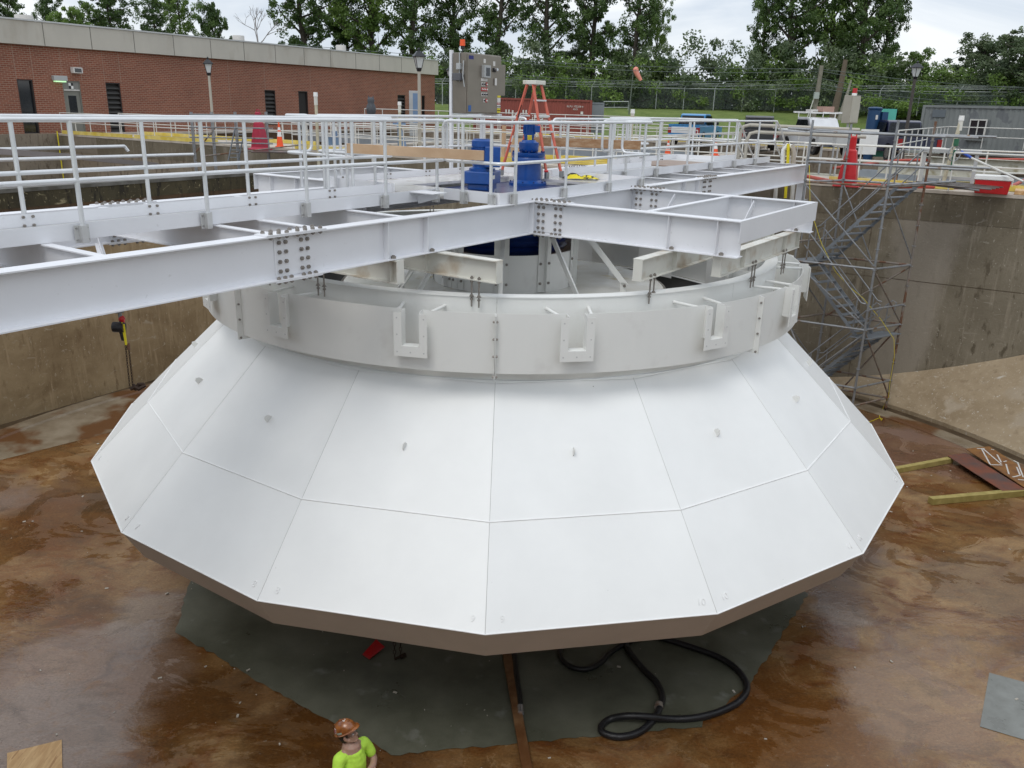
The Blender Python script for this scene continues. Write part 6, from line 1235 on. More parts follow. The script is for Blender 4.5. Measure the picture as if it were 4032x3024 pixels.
# ================================================================ vehicles (x forward, built at origin)
def vehicle(kind, label, loc, rz, mbody, mlow=None, rack=False):
    t = thing('pickup_truck' if kind != 'van' else 'utility_truck', label, 'truck', loc, rz); T_ = TL(loc, rz); Wd = .97
    def side(poly, w0, w1, m, nm, bevel=.03):
        mb = MB(T_); n = len(poly); v = [(x, -w1 if z > 1.1 and w1 != w0 else -w0, z) for x, z in poly]+[(x, w1 if z > 1.1 and w1 != w0 else w0, z) for x, z in poly]
        f = [tuple(range(n)), tuple(range(2*n-1, n-1, -1))]+[(i, n+i, n+(i+1) % n, (i+1) % n) for i in range(n)]
        f = [x[::-1] for x in f]; mb.add(v, f); return mb.build(nm, m, t, bevel=bevel)
    def arch(cx, r=.44, z0=.42, n=8): return [(cx+r*math.cos(a), .38+r*math.sin(a)) for a in np.linspace(math.pi*.96, math.pi*.04, n)]
    low = [(-2.7, .55)]+[(-2.12, .45)]+arch(-1.62)+arch(1.75)+[(2.45, .45), (2.72, .55), (2.75, .98), (2.62, 1.08), (1.1, 1.16), (-2.68, 1.16)]
    side(low[::-1], Wd, Wd, mbody, 'body')
    if kind == 'van': cab = [(-1.0, 1.12), (1.15, 1.12), (.55, 1.80), (.3, 1.86), (-.9, 1.86)]
    else: cab = [(-1.0, 1.12), (1.15, 1.12), (.45, 1.78), (.2, 1.85), (-.7, 1.85), (-.9, 1.78)]
    side(cab[::-1], Wd*.96, Wd*.80, mbody, 'cab')
    def pane(q, nm='window'): 
        mb = MB(T_); mb.add(q, [(0, 1, 2, 3), (3, 2, 1, 0)]); mb.build(nm, M_glass, t)
    pane([(1.12, -.82, 1.17), (1.12, .82, 1.17), (.50, .70, 1.765), (.50, -.70, 1.765)], 'windscreen')
    pane([(-1.01, -.80, 1.22), (-1.01, .80, 1.22), (-.915, .68, 1.74), (-.915, -.68, 1.74)], 'rear_window')
    for s_ in (-1, 1):
        pane([(.92, s_*.925, 1.19), (-.85, s_*.925, 1.19), (-.8, s_*.815, 1.74), (.42, s_*.815, 1.74)], 'side_window')
        mb = MB(T_); mb.box(.75, .9, s_*1.0 if s_ > 0 else -1.2, s_*1.2 if s_ > 0 else -1.0, 1.2, 1.38); mb.build('mirror', M_black, t)
        for x in (-1.62, 1.75):
            mb = MB(T_); mb.cyl((x, s_*.72, .38), (x, s_*.96, .38), .38, n=20); wh = mb.build('wheel', M_tire, t); mb = MB(T_); mb.cyl((x, s_*.96, .38), (x, s_*.975, .38), .22, n=16); mb.build('rim', M_chrome, wh)
        mb = MB(T_); y0, y1 = sorted((s_*.78, s_*.985)); mb.box(-2.72, -2.6, y0, y1, .72, 1.06); mb.build('tail_light', mat('tail_red', (.30, .01, .01), .3), t)
        y0, y1 = sorted((s_*.62, s_*.95)); mb = MB(T_); mb.box(2.66, 2.77, y0, y1, .74, .95); mb.build('headlight', M_lens, t)
    if kind != 'van':
        mb = MB(T_); mb.box(-2.6, -1.08, -.84, .84, 1.165, 1.17); mb.build('bed_opening', M_dark, t)
        mb = MB(T_); mb.box(-2.60, -1.06, -.97, -.86, 1.165, 1.22); mb.box(-2.60, -1.06, .86, .97, 1.165, 1.22); mb.box(-2.7, -2.61, -.97, .97, 1.165, 1.22); mb.build('bed_rail', mbody, t)
    mb = MB(T_); mb.box(-2.82, -2.71, -.93, .93, .45, .62); mb.build('rear_bumper', M_chrome, t, bevel=.02); mb = MB(T_); mb.box(2.74, 2.86, -.95, .95, .42, .62); mb.build('front_bumper', M_chrome, t, bevel=.02)
    mb = MB(T_); mb.box(2.74, 2.775, -.6, .6, .68, .97); mb.build('grille', M_black, t)
    if mlow is not None: mb = MB(T_); mb.box(-2.73, -2.705, -.76, .76, .72, 1.08); mb.build('tailgate_panel', mlow, t)
    if rack:
        mb = MB(T_)
        for x in (-1.0, .4):
            for s_ in (-1, 1): mb.cyl((x, s_*.7, 1.83), (x, s_*.7, 2.08), .025, n=6)
            mb.cyl((x, -.95, 2.08), (x, .95, 2.08), .03, n=6)
        for y in (-.85, .85): mb.box(-1.3, .9, y-.04, y+.04, 2.08, 2.15)
        mb.build('roof_rack', M_whitep, t)
        mb = MB(T_); mb.box(-.5, .3, .05, .65, 2.15, 2.42); mb.build('roof_box', mat('reddish_box', (.40, .25, .2), .6), t); mb = MB(T_); mb.box(-.4, .2, -.6, -.2, 2.15, 2.26); mb.build('roof_box', M_pb, t)
    return t
M_pbl = mat('bright_blue_car_paint', (.03, .22, .48), .3, coat=.5); M_blk = mat('black_car_paint', (.012, .012, .014), .3, coat=.5); M_wht = mat('white_car_paint', (.62, .63, .64), .3, coat=.5); M_navy = mat('navy_car_paint', (.010, .014, .045), .3, coat=.5)
def vp_(x, r_): P = DI(x, 460, r_); return (P[0], P[1], 6.42)
vehicle('pickup', 'bright blue pickup truck with a white tailgate panel, parked leftmost', vp_(2745, 57), rad(62), M_pbl, M_wht)
vehicle('pickup', 'black pickup truck parked right of the bright blue one', vp_(2990, 53), rad(76), M_blk)
t = vehicle('van', 'white truck with a roof rack carrying boxes, parked facing the camera', vp_(3225, 50), rad(-84), M_wht, rack=True)
vehicle('pickup', 'dark navy pickup truck parked in front of the grey container', vp_(3535, 46), rad(90), M_navy)
P = DI(3130, 480, 54); mb = MB(); mb.box(P[0]-1.0, P[0]+1.0, P[1]-.8, P[1]+.8, 6.9, 7.35); mb.box(P[0]-.8, P[0]+.6, P[1]-.6, P[1]+.5, 7.35, 7.6); tag(mb.build('equipment_trailer', M_wht, bevel=.08), 'low white trailer load between the black truck and the white truck', 'trailer')
# ================================================================ fence, poles, wires, windsock
def meshmat():
    m = bpy.data.materials.new('chain_link'); m.use_nodes = True; nt = m.node_tree; N = nt.nodes; L = nt.links; b = N['Principled BSDF']; b.inputs['Base Color'].default_value = (.13, .16, .15, 1); b.inputs['Roughness'].default_value = .7
    tr = N.new('ShaderNodeBsdfTransparent'); mx = N.new('ShaderNodeMixShader'); g = N.new('ShaderNodeNewGeometry'); sp = N.new('ShaderNodeSeparateXYZ'); L.new(g.outputs['Position'], sp.inputs[0])
    fs = []
    for sg in (1, -1):
        a = N.new('ShaderNodeMath'); a.operation = 'MULTIPLY_ADD'; L.new(sp.outputs[2], a.inputs[0]); a.inputs[1].default_value = sg; L.new(sp.outputs[0], a.inputs[2])
        s_ = N.new('ShaderNodeMath'); s_.operation = 'MULTIPLY'; L.new(a.outputs[0], s_.inputs[0]); s_.inputs[1].default_value = 12; f_ = N.new('ShaderNodeMath'); f_.operation = 'FRACT'; L.new(s_.outputs[0], f_.inputs[0]); l_ = N.new('ShaderNodeMath'); l_.operation = 'LESS_THAN'; L.new(f_.outputs[0], l_.inputs[0]); l_.inputs[1].default_value = .12; fs.append(l_.outputs[0])
    mxx = N.new('ShaderNodeMath'); mxx.operation = 'MAXIMUM'; L.new(fs[0], mxx.inputs[0]); L.new(fs[1], mxx.inputs[1])
    L.new(mxx.outputs[0], mx.inputs[0]); L.new(tr.outputs[0], mx.inputs[1]); L.new(b.outputs[0], mx.inputs[2]); L.new(mx.outputs[0], N['Material Output'].inputs[0]); return m
M_link = meshmat(); M_fpost = mat('fence_post', (.40, .43, .42), .5, .2)
fence = thing('chain_link_fence', 'long chain link fence with barbed wire arms on top of the green bank', 'fence', (0, 88, 8.6))
def bankz(x): return 8.63+(.006*(x-10) if x > -60 else 0)
xs_ = [2029, 2225, 2326, 2418, 2581, 2689, 2808, 2920, 3047, 3456, 3612, 3764, 3918, 4080, 1742]
fx = []
for x in xs_:
    P = DI(x, 430, 103.5 if x != 1742 else 98); z0 = bankz(P[0]); fx.append((P[0], P[1], z0))
    mb = MB(); mb.cyl((P[0], P[1], z0-.3), (P[0], P[1], z0+2.2), .05, n=6); mb.tube([(P[0], P[1], z0+2.2), (P[0]+.35, P[1]-.1, z0+2.75)], .035, 5); mb.build('post', M_fpost, fence)
yl = 88
mb = MB(); xa = np.linspace(-40, 75, 60)
def fy(x): return CAM[1]+math.sqrt(max(1, 103.5**2-x*x))
v = []; 
for x in xa: v += [(x, fy(x)+.05, bankz(x)-.05), (x, fy(x)+.05, bankz(x)+2.15)]
mb.add(v, [(2*i, 2*i+2, 2*i+3, 2*i+1) for i in range(len(xa)-1)]); mb.build('mesh_panel', M_link, fence)
for dz in (2.15, 2.4, 2.55, 2.7):
    mb = MB(); mb.tube([(x+(dz-2.15)*.5, fy(x), bankz(x)+dz) for x in xa[::3]], .018 if dz > 2.2 else .03, 4); mb.build('wire', M_fpost, fence)
mb = MB(); mb.tube([(*DI(2378, 400, 99)[:2], 8.2), DI(2378, 400, 99), DI(2475, 400, 99), (*DI(2475, 400, 99)[:2], 8.2)], .05, 6); mb.tube([DI(2378, 423, 99), DI(2475, 423, 99)], .04, 6); tag(mb.build('gate_rail', M_fpost), 'grey tube rail beside the windsock pole on the bank', 'rail')
P = DI(2478, 425, 92); Pt = DI(2495, 268, 92); t = thing('windsock', 'pink windsock hanging limp from a tall thin pole before the trees', 'windsock', P)
mb = MB(); mb.cyl((P[0], P[1], 7.9), Pt, .07, .04, n=8); mb.build('pole', mat('pole_green_grey', (.12, .14, .12), .6), t)
a, b_, c_2 = DI(2498, 266, 92), DI(2508, 290, 92), DI(2524, 317, 92); mb = MB(); mb.tube([a+(-.0, 0, .0), DI(2502, 272, 92), b_, c_2], [.17, .30, .25, .16], 14); mb.build('sock', mat('windsock_cloth', (.75, .28, .22), .8), t)
P = DI(3205, 440, 92); Pt = DI(3236, 258, 92); t = thing('utility_pole', 'bare grey timber utility pole on the green bank before the big trees', 'utility pole', (P[0], P[1], 7.8))
mb = MB(); mb.tube([(P[0], P[1], 7.6), Pt], [.26, .20], 10); mb.build('pole', mat('pole_wood', (.20, .18, .15), .85, var=.2), t)
Q = DI(3213, 376, 91.5); mb = MB(); mb.box(Q[0]-.25, Q[0]+.25, Q[1]-.2, Q[1], Q[2]-.3, Q[2]+.3); mb.build('meter_box', M_fpost, t); mb = MB(); mb.cyl((P[0]-.75, P[1]-.4, 7.9), Q-(.1, 0, 0), .05, n=6); mb.build('conduit', M_pb, t)
for i, (xa_, ya, xb, yb, lab) in enumerate(((1100, 170, 3232, 272, 'topmost'), (1900, 232, 3232, 280, 'second'), (1900, 283, 3228, 308, 'third'), (1900, 292, 3226, 330, 'fourth'), (1900, 300, 3224, 345, 'lowest'))):
    A3, B3 = DI(xa_, ya, 92), DI(xb, yb, 92); C3 = B3+(B3-A3)*np.array([.55, .1, 0])+np.array([0, 0, -1.2]); pts = [A3+(B3-A3)*k/8-np.array([0, 0, 1.0*(1-(2*k/8-1)**2)*.6]) for k in range(9)]+[B3+(C3-B3)*k/4-np.array([0, 0, .5*(1-(2*k/4-1)**2)]) for k in range(1, 5)]
    mb = MB(); mb.tube(pts, .022, 4); tag(mb.build('power_line', mat('wire_grey', (.10, .12, .12), .6)), lab+' overhead power line before the trees', 'power line')
# ================================================================ trees
def leafmat(name, c1, c2, tr=.33):
    m = bpy.data.materials.new(name); m.use_nodes = True; nt = m.node_tree; N = nt.nodes; L = nt.links; b = N['Principled BSDF']; b.inputs['Roughness'].default_value = .55
    g = N.new('ShaderNodeNewGeometry'); nz = N.new('ShaderNodeTexNoise'); nz.inputs['Scale'].default_value = .55; nz.inputs['Detail'].default_value = 3; L.new(g.outputs['Position'], nz.inputs['Vector'])
    r = N.new('ShaderNodeValToRGB'); r.color_ramp.elements[0].position = .35; r.color_ramp.elements[1].position = .68; r.color_ramp.elements[0].color = (*c1, 1); r.color_ramp.elements[1].color = (*c2, 1); L.new(nz.outputs['Fac'], r.inputs[0])
    rp_ = N.new('ShaderNodeMixRGB'); rp_.blend_type = 'MULTIPLY'; rp_.inputs[0].default_value = .28; L.new(r.outputs[0], rp_.inputs[1]); L.new(g.outputs['Random Per Island'], rp_.inputs[2]); L.new(rp_.outputs[0], b.inputs['Base Color'])
    t_ = N.new('ShaderNodeBsdfTranslucent'); L.new(r.outputs[0], t_.inputs[0]); mx = N.new('ShaderNodeMixShader'); mx.inputs[0].default_value = tr; L.new(b.outputs[0], mx.inputs[1]); L.new(t_.outputs[0], mx.inputs[2]); L.new(mx.outputs[0], N['Material Output'].inputs[0]); return m
M_leafD = leafmat('dark_foliage', (.060, .112, .030), (.14, .22, .06)); M_leafM = leafmat('mid_foliage', (.11, .19, .04), (.23, .34, .08)); M_leafG = leafmat('greyish_foliage', (.10, .15, .075), (.20, .25, .13))
M_bark = mat('bark', (.055, .045, .035), .9, var=.3, scale=3, bump=.3)
def leaves_mesh(name, centers, radii, per, size, m, flat=.75):
    cs = np.repeat(np.array(centers), per, axis=0); rs = np.repeat(np.array(radii), per)
    n = len(cs); d = rng.normal(size=(n, 3)); d /= np.linalg.norm(d, axis=1)[:, None]; rr_ = rng.random(n)**.42
    p = cs+d*(rs*rr_)[:, None]*np.array([1, 1, flat]); a = rng.normal(size=(n, 3)); a /= np.linalg.norm(a, axis=1)[:, None]; b_ = np.cross(a, rng.normal(size=(n, 3))); b_ /= np.linalg.norm(b_, axis=1)[:, None]
    s_ = (size*(.6+.8*rng.random(n)))[:, None]; V = np.stack([p-a*s_, p-b_*s_*.55+a*s_*.1, p+a*s_, p+b_*s_*.55+a*s_*.1], 1).reshape(-1, 3)
    me = bpy.data.meshes.new(name); me.vertices.add(4*n); me.vertices.foreach_set('co', V.ravel()); me.loops.add(4*n); me.loops.foreach_set('vertex_index', np.arange(4*n)); me.polygons.add(n); me.polygons.foreach_set('loop_start', np.arange(0, 4*n, 4)); me.polygons.foreach_set('loop_total', np.full(n, 4)); me.update(); me.materials.append(m); return me
def tree_proto(h, w, seed, m, per=70, size=.185, base=.25, nl=16, clus=1.35, dens=1.0, name='cottonwood_tree', lean=0.0):
    r = random.Random(seed); t = thing(name, 'proto', 'tree', (0, 0, 0)); mb = MB(); tw = h*.022+.08
    tr = []; x = y = 0
    for k in range(9): tr.append((x, y, h*.93*k/8)); x += r.uniform(-.3, .3)*h/18+lean*h/8; y += r.uniform(-.3, .3)*h/18
    mb.tube(tr, [tw*(1-.85*k/8)+.02 for k in range(9)], 8); cen = []; rad_ = []
    for i in range(nl):
        f_ = base+(1-base)*(i+r.random())/nl*.93; k = min(7, int(f_*8)); q = f_*8-k; P0 = np.array(tr[k])*(1-q)+np.array(tr[k+1])*q
        az = i*2.399+r.uniform(-.5, .5); env = min(1, .35+(f_-base)/.3)*math.sqrt(max(.12, 1-max(0, (f_-.62)/.42)**2))*r.uniform(.65, 1.15); ln = w*.5*env*r.uniform(.7, 1.2); el = rad(r.uniform(15, 50))
        pts = [P0]; d_ = np.array([math.cos(az)*math.cos(el), math.sin(az)*math.cos(el), math.sin(el)])
        for j in range(1, 5): pts.append(P0+d_*ln*j/4+np.array([r.uniform(-.2, .2), r.uniform(-.2, .2), .12*j*j*.3])*ln*.15)
        mb.tube(pts, [tw*.38*(1-f_*.6)*(1-.2*j)+.015 for j in range(5)], 5)
        for j in (2, 3, 4):
            for _ in range(2 if j < 4 else 3):
                o_ = np.array([r.gauss(0, 1), r.gauss(0, 1), r.gauss(0, .7)])*clus*.62; cen.append(pts[j]+o_); rad_.append(clus*r.uniform(.4, .95)*(.7+.3*env))
                if r.random() < .5: mb.tube([pts[j], pts[j]+o_*.8], [.04, .015], 4)
    for _ in range(5): cen.append(np.array(tr[8])+np.array([r.gauss(0, .5), r.gauss(0, .5), r.gauss(0, .5)])*clus); rad_.append(clus*.8)
    keep = [i for i in range(len(cen)) if r.random() < dens]; cen = [cen[i] for i in keep]; rad_ = [rad_[i] for i in keep]
    mb.build('trunk', M_bark, t); me = leaves_mesh('crown', cen, rad_, per, size, m); o = bpy.data.objects.new('crown', me); COL.objects.link(o); o.parent = t; MW[o] = Matrix.Identity(4)
    return t
pr = [tree_proto(24, 11, 3, M_leafD, base=.16, nl=30, per=96), tree_proto(24, 9.5, 8, M_leafD, base=.2, nl=26, per=90), tree_proto(22, 12, 15, M_leafM, base=.14, nl=30, per=96), tree_proto(24, 10, 21, M_leafD, base=.12, nl=34, per=96, clus=1.25),
      tree_proto(13, 9, 31, M_leafM, base=.12, nl=22, per=96, clus=1.2, name='broadleaf_tree'), tree_proto(13, 9, 37, M_leafG, base=.15, nl=24, per=90, clus=1.15, name='broadleaf_tree'), tree_proto(13, 8, 41, M_leafD, base=.12, nl=24, per=96, clus=1.2, name='broadleaf_tree')]
used = set()
def put(k, x, r_, ztop, label, wf=1.0, rz=0.0, group='trees beyond the fence'):
    P = DI(x, 430, r_); h0 = (24, 24, 22, 24, 13, 13, 13)[k]*1.0; zb = 6.3 if r_ < 88 else 8.2; zb = 8.2; s_ = (ztop-zb)/h0
    if k not in used: used.add(k); o = pr[k]; o.location = (P[0], P[1], zb); o.rotation_euler = (0, 0, rz); o.scale = (s_*wf, s_*wf, s_); o['label'] = label; o['group'] = group
    else: o = dup(pr[k], (P[0], P[1], zb), rz, label, group, (s_*wf, s_*wf, s_))
    return o
def zt(y, x, r_): return float(DI(x, y, r_)[2])
TR = [ # kind, x px, range, top row, width factor, label
 (1, -60, 88, -110, 1.2, 'tall tree at the extreme left behind the brick building'), (3, 90, 92, -60, .9, 'tall dark tree behind the first roof vent of the brick building'), (0, 235, 100, -40, .75, 'second tall tree from the left behind the building roof'), (4, 345, 95, 40, .8, 'low rounded tree peeping over the building roof at the left'),
 (3, 480, 96, -75, 1.05, 'broad dark tree behind the middle of the roof left of the bare tree'), (1, 640, 98, -25, .85, 'slender tree behind the roof, two left of the bare tree'), (2, 760, 104, -55, .75, 'leafy tree behind the roof nearest the bare tree'), (6, 860, 100, 25, .55, 'narrow tree directly left of the bare tree'),
 (0, 1210, 98, -330, .95, 'tall cottonwood right of the bare tree, leftmost of the central row'), (3, 1370, 102, -260, .85, 'second tall cottonwood of the central row, behind the parapet'), (2, 1500, 98, -360, .85, 'third tall cottonwood of the central row, behind the roof dome'), (1, 1640, 96, -330, .9, 'tall cottonwood behind the right end of the brick building'),
 (3, 1790, 100, -240, .8, 'tall cottonwood directly behind the orange beacon cabinet'), (0, 1950, 98, -350, .8, 'tall cottonwood right of the stainless cabinet'), (1, 2140, 95, -380, .85, 'tall cottonwood rising above the orange ladder'), (3, 2330, 97, -300, .85, 'tall cottonwood left of the windsock'), (0, 2480, 94, -260, .75, 'tall cottonwood directly behind the windsock, with long bare limbs'), (2, 2580, 99, -10, .5, 'leafy cottonwood at the right end of the central row'),
 (6, 2060, 98, 235, .9, 'low dark tree beneath the tall row right of the stainless cabinet'), (5, 2250, 100, 190, 1.0, 'greyish leafy tree in the gap above the orange ladder'), (5, 2420, 104, 210, .9, 'second greyish leafy tree, left of the windsock'), (6, 2600, 93, 235, 1.0, 'low dark rounded tree right of the windsock'), (4, 1880, 96, 260, 1.0, 'low tree directly beside the stainless cabinet'),
 (4, 2805, 96, 375, .8, 'small light green tree in the sky gap, left one'), (4, 2890, 98, 385, .7, 'small light green tree in the sky gap, right one'),
 (3, 2975, 98, -160, .62, 'tall dark tree left of the utility pole, at the gap'), (0, 3085, 95, -380, .85, 'very tall dark tree left of the utility pole'), (2, 3240, 97, -330, .8, 'very tall tree right behind the utility pole'), (1, 3340, 94, -400, .85, 'very tall tree with a leaning bare trunk below, right of the utility pole'), (3, 3450, 98, -170, .65, 'tall dark tree left of the dark lamp post'), (6, 3080, 92, 250, 1.2, 'low dark tree left of the utility pole foot'), (6, 3330, 92, 230, 1.3, 'low dark tree behind the beige cabinet'), (4, 3575, 94, 210, .95, 'light green tree behind the dark lamp post'), (6, 3480, 92, 265, 1.1, 'low dark tree between the beige cabinet and the dark lamp post'),
 (4, 3700, 92, 290, 1.0, 'bright green low tree right of the dark lamp post'), (5, 3850, 95, 160, 1.25, 'greyish spreading tree above the grey container'), (5, 4010, 90, 125, 1.3, 'big greyish tree at the right edge above the container'), (2, 4120, 98, 40, .8, 'tall leafy tree cut by the right edge of the picture')]
for i, (k, x, r_, ytop, wf, lab) in enumerate(TR): put(k, x, r_+15, zt(ytop, x, r_+15), lab, wf, i*1.7)
# shrubs along the fence
bt_ = thing('shrub', 'proto', 'shrub', (0, 0, 0)); r = random.Random(5)
cen = [(r.gauss(0, 1.5), r.gauss(0, .9), abs(r.gauss(1.6, 1.1))) for _ in range(46)]; me = leaves_mesh('foliage', cen, [r.uniform(.5, 1.0) for _ in cen], 120, .12, M_leafM); o = bpy.data.objects.new('foliage', me); COL.objects.link(o); o.parent = bt_; MW[o] = Matrix.Identity(4)
mb = MB(); [mb.tube([(0, 0, 0), (c_3[0]*.5, c_3[1]*.5, c_3[2]*.6), c_3], [.05, .03, .01], 4) for c_3 in cen[:14]]; mb.build('stem', M_bark, bt_)
bt2 = copy_tree(bt_); [setattr(c_4, 'data', leaves_mesh('foliage', [(r.gauss(0, 1.6), r.gauss(0, .9), abs(r.gauss(1.7, 1.2))) for _ in range(46)], [r.uniform(.5, 1.0) for _ in range(46)], 120, .12, M_leafG)) for c_4 in bt2.children if c_4.name.startswith('foliage')]
names = ['fresh green', 'greyish green']; marks = ['left of the brick building corner', 'behind the lamp at the building corner', 'behind the stainless cabinet', 'behind the red container, left part', 'behind the red container, middle part', 'behind the red container, right part', 'behind the open container door', 'left of the windsock pole', 'right of the windsock pole', 'between windsock and the small trees', 'left below the small light trees', 'below the small light trees', 'right below the small light trees', 'above the blue pickup', 'between blue and black pickups', 'above the black pickup', 'left of the utility pole', 'at the utility pole', 'right of the utility pole', 'left of the beige cabinet', 'behind the beige cabinet', 'right of the beige cabinet', 'behind the dark blue motor', 'left of the dark lamp post', 'right of the dark lamp post', 'above the left end of the grey container', 'above the grey container roof', 'above the container window', 'above the right part of the container', 'at the right edge of the picture']
for i, mk in enumerate(marks):
    x = 1690+i*(4100-1690)/29+r.uniform(-20, 20); P = DI(x, 430, 105.5+r.uniform(0, 3)); k = i % 2; lab = names[k]+' shrub behind the fence, '+mk; s_ = r.uniform(1.1, 1.5)
    if i == 0: o = bt_; o.location = (P[0], P[1], 8.5); o.scale = (s_,)*3
    elif i == 1: o = bt2; o.location = (P[0], P[1], 8.5); o.scale = (s_,)*3
    else: o = dup(bt2 if k else bt_, (P[0], P[1], 8.5), r.uniform(0, 6), None, None, (s_*r.uniform(.9, 1.3), s_, s_*r.uniform(.8, 1.2)))
    tag(o, lab, 'shrub', 'shrubs behind the fence')
# far wood beyond
mb = MB(); cen = []; 
for i in range(420): x = r.uniform(-120, 170); cen.append((x, 124+r.uniform(0, 10)-abs(x)*.05, 9+abs(r.gauss(0, 1.6))))
me = leaves_mesh('far_wood', cen, [r.uniform(1.0, 2.0) for _ in cen], 60, .34, M_leafM); o = bpy.data.objects.new('far_wood', me); COL.objects.link(o); tag(o, 'dense undergrowth and far wood behind the fence', 'wood', kind='stuff')
# bare tree and dead trunks
P = DI(1000, 150, 78); t = thing('bare_tree', 'leafless pale tree above the building roof in the sky gap', 'tree', (P[0], P[1], 8)); mb = MB(); rr2 = random.Random(4)
def branch(p, d_, l, w_, dep):
    q = p+d_*l; mb.tube([p, (p+q)/2+np.array([rr2.gauss(0, .04), 0, 0])*l, q], [w_, w_*.8, w_*.6], 4)
    if dep:
        for _ in range(3): e = d_+np.array([rr2.gauss(0, .45), rr2.gauss(0, .3), rr2.gauss(.1, .2)]); branch(q, e/np.linalg.norm(e), l*rr2.uniform(.6, .8), w_*.6, dep-1)
branch(np.array([P[0]+.4, P[1], 8.0]), np.array([0, 0, 1.]), 3.2, .12, 0); branch(np.array([P[0]+.4, P[1], 11.2]), np.array([-.05, 0, 1.]), 1.5, .09, 4); mb.build('branches', mat('pale_bark', (.30, .28, .27), .9), t)
for xs2, lab, m_ in (((3282, 440, 3330, 235), 'leaning brown dead trunk right of the utility pole', mat('brown_bark', (.13, .10, .075), .9)), ((3308, 440, 3352, 315), 'leaning pale broken trunk left of the beige cabinet', mat('pale_trunk', (.30, .28, .24), .9))):
    a, b_ = DI(xs2[0], xs2[1], 95), DI(xs2[2], xs2[3], 95); mb = MB(); mb.tube([a-(0, 0, .8), (a+b_)/2+(.1, 0, 0), b_], [.4 if 'brown' in lab else .24, .3 if 'brown' in lab else .16, .22 if 'brown' in lab else .08], 8); tag(mb.build('dead_trunk', m_), lab, 'tree trunk')
# ================================================================ the worker
PX_, PY_ = -1.62, -7.92
pw = thing('person', 'person in a yellow green t-shirt and brown hard hat, arms crossed, looking up', 'person', (PX_, PY_, 0.0))
TBd = TL((PX_, PY_, 0.0), rad(-130))         # local +y forward, +x the person's right hand side
_TH0 = TL((PX_, PY_, 0.0), rad(-102)); _pit = rad(24)
def THd(p):                                  # head frame: turned to the right and tipped back about the neck
    p = np.asarray(p, float).reshape(-1, 3).copy(); y, z = p[:, 1]+.02, p[:, 2]-1.50; p[:, 1] = y*math.cos(_pit)-z*math.sin(_pit)-.02; p[:, 2] = y*math.sin(_pit)+z*math.cos(_pit)+1.50; return _TH0(p)
M_skin = mat('skin', (.40, .24, .18), .5, var=.06, scale=12); M_skin.node_tree.nodes['Principled BSDF'].inputs['Subsurface Weight'].default_value = .08
M_shirt = mat('hi_vis_shirt', (.50, .80, .08), .8, var=.10, scale=7, bump=.9, bscale=9); M_jean = mat('work_trousers', (.03, .045, .09), .8); M_boot = mat('boot_leather', (.09, .05, .025), .6); M_hair = mat('dark_hair', (.02, .011, .007), .6, bump=.6, bscale=120)
M_hat = mat('brown_hat_shell', (.16, .045, .010), .25, c2=(.34, .12, .03), scale=14, coat=.5)
def sph(mb, c, r, T, rot=None, n=20):
    v = []; f = []; m = n//2
    for i in range(m+1):
        for j in range(n):
            a = math.pi*i/m; b_ = 2*math.pi*j/n; v.append((c[0]+r[0]*math.sin(a)*math.cos(b_), c[1]+r[1]*math.sin(a)*math.sin(b_), c[2]+r[2]*math.cos(a)))
    for i in range(m):
        for j in range(n): f.append((i*n+j, (i+1)*n+j, (i+1)*n+(j+1) % n, i*n+(j+1) % n))
    mb.add(v, f, True, T=T)
def cap(mb, pts, rs, T, n=14):
    mb.tube(pts, rs, n, T=T)
    for p, r_ in zip(pts, rs): sph(mb, p, (r_, r_, r_), T, n=12)
def remesh(o, vox, sm=4):
    md = o.modifiers.new('remesh', 'REMESH'); md.mode = 'VOXEL'; md.voxel_size = vox; md.use_smooth_shade = True
    ms = o.modifiers.new('smooth', 'SMOOTH'); ms.iterations = sm; ms.factor = .5
HZ = 1.60
mb = MB()
sph(mb, (0, -.015, HZ+.045), (.076, .096, .092), THd); sph(mb, (0, .03, HZ-.03), (.060, .062, .078), THd); sph(mb, (0, .062, HZ-.088), (.030, .026, .024), THd)   # skull, face, chin
for s_ in (-1, 1):
    cap(mb, [(s_*.058, .0, HZ-.045), (s_*.02, .06, HZ-.092)], [.024, .018], THd, 8); sph(mb, (s_*.034, .066, HZ-.018), (.022, .016, .016), THd); sph(mb, (s_*.082, -.012, HZ-.008), (.011, .022, .034), THd); cap(mb, [(s_*.018, .083, HZ+.032), (s_*.05, .068, HZ+.03)], [.011, .010], THd, 8)
cap(mb, [(0, .084, HZ+.018), (0, .104, HZ-.022)], [.009, .014], THd, 8)
for s_ in (-1, 1): sph(mb, (s_*.012, .094, HZ-.026), (.010, .010, .008), THd)
cap(mb, [(-.022, .077, HZ-.052), (0, .087, HZ-.050), (.022, .077, HZ-.052)], [.007, .009, .007], THd, 8); cap(mb, [(-.018, .077, HZ-.064), (0, .085, HZ-.065), (.018, .077, HZ-.064)], [.007, .009, .007], THd, 8)
cap(mb, [(0, -.03, HZ-.02), (0, -.03, HZ-.10), (0, -.025, 1.44), (0, -.01, 1.36)], [.056, .052, .058, .09], TBd)
cap(mb, [(0, -.02, 1.40), (0, -.01, 1.25), (0, -.005, 1.08), (0, -.01, .94)], [.115, .13, .12, .13], TBd, 18)
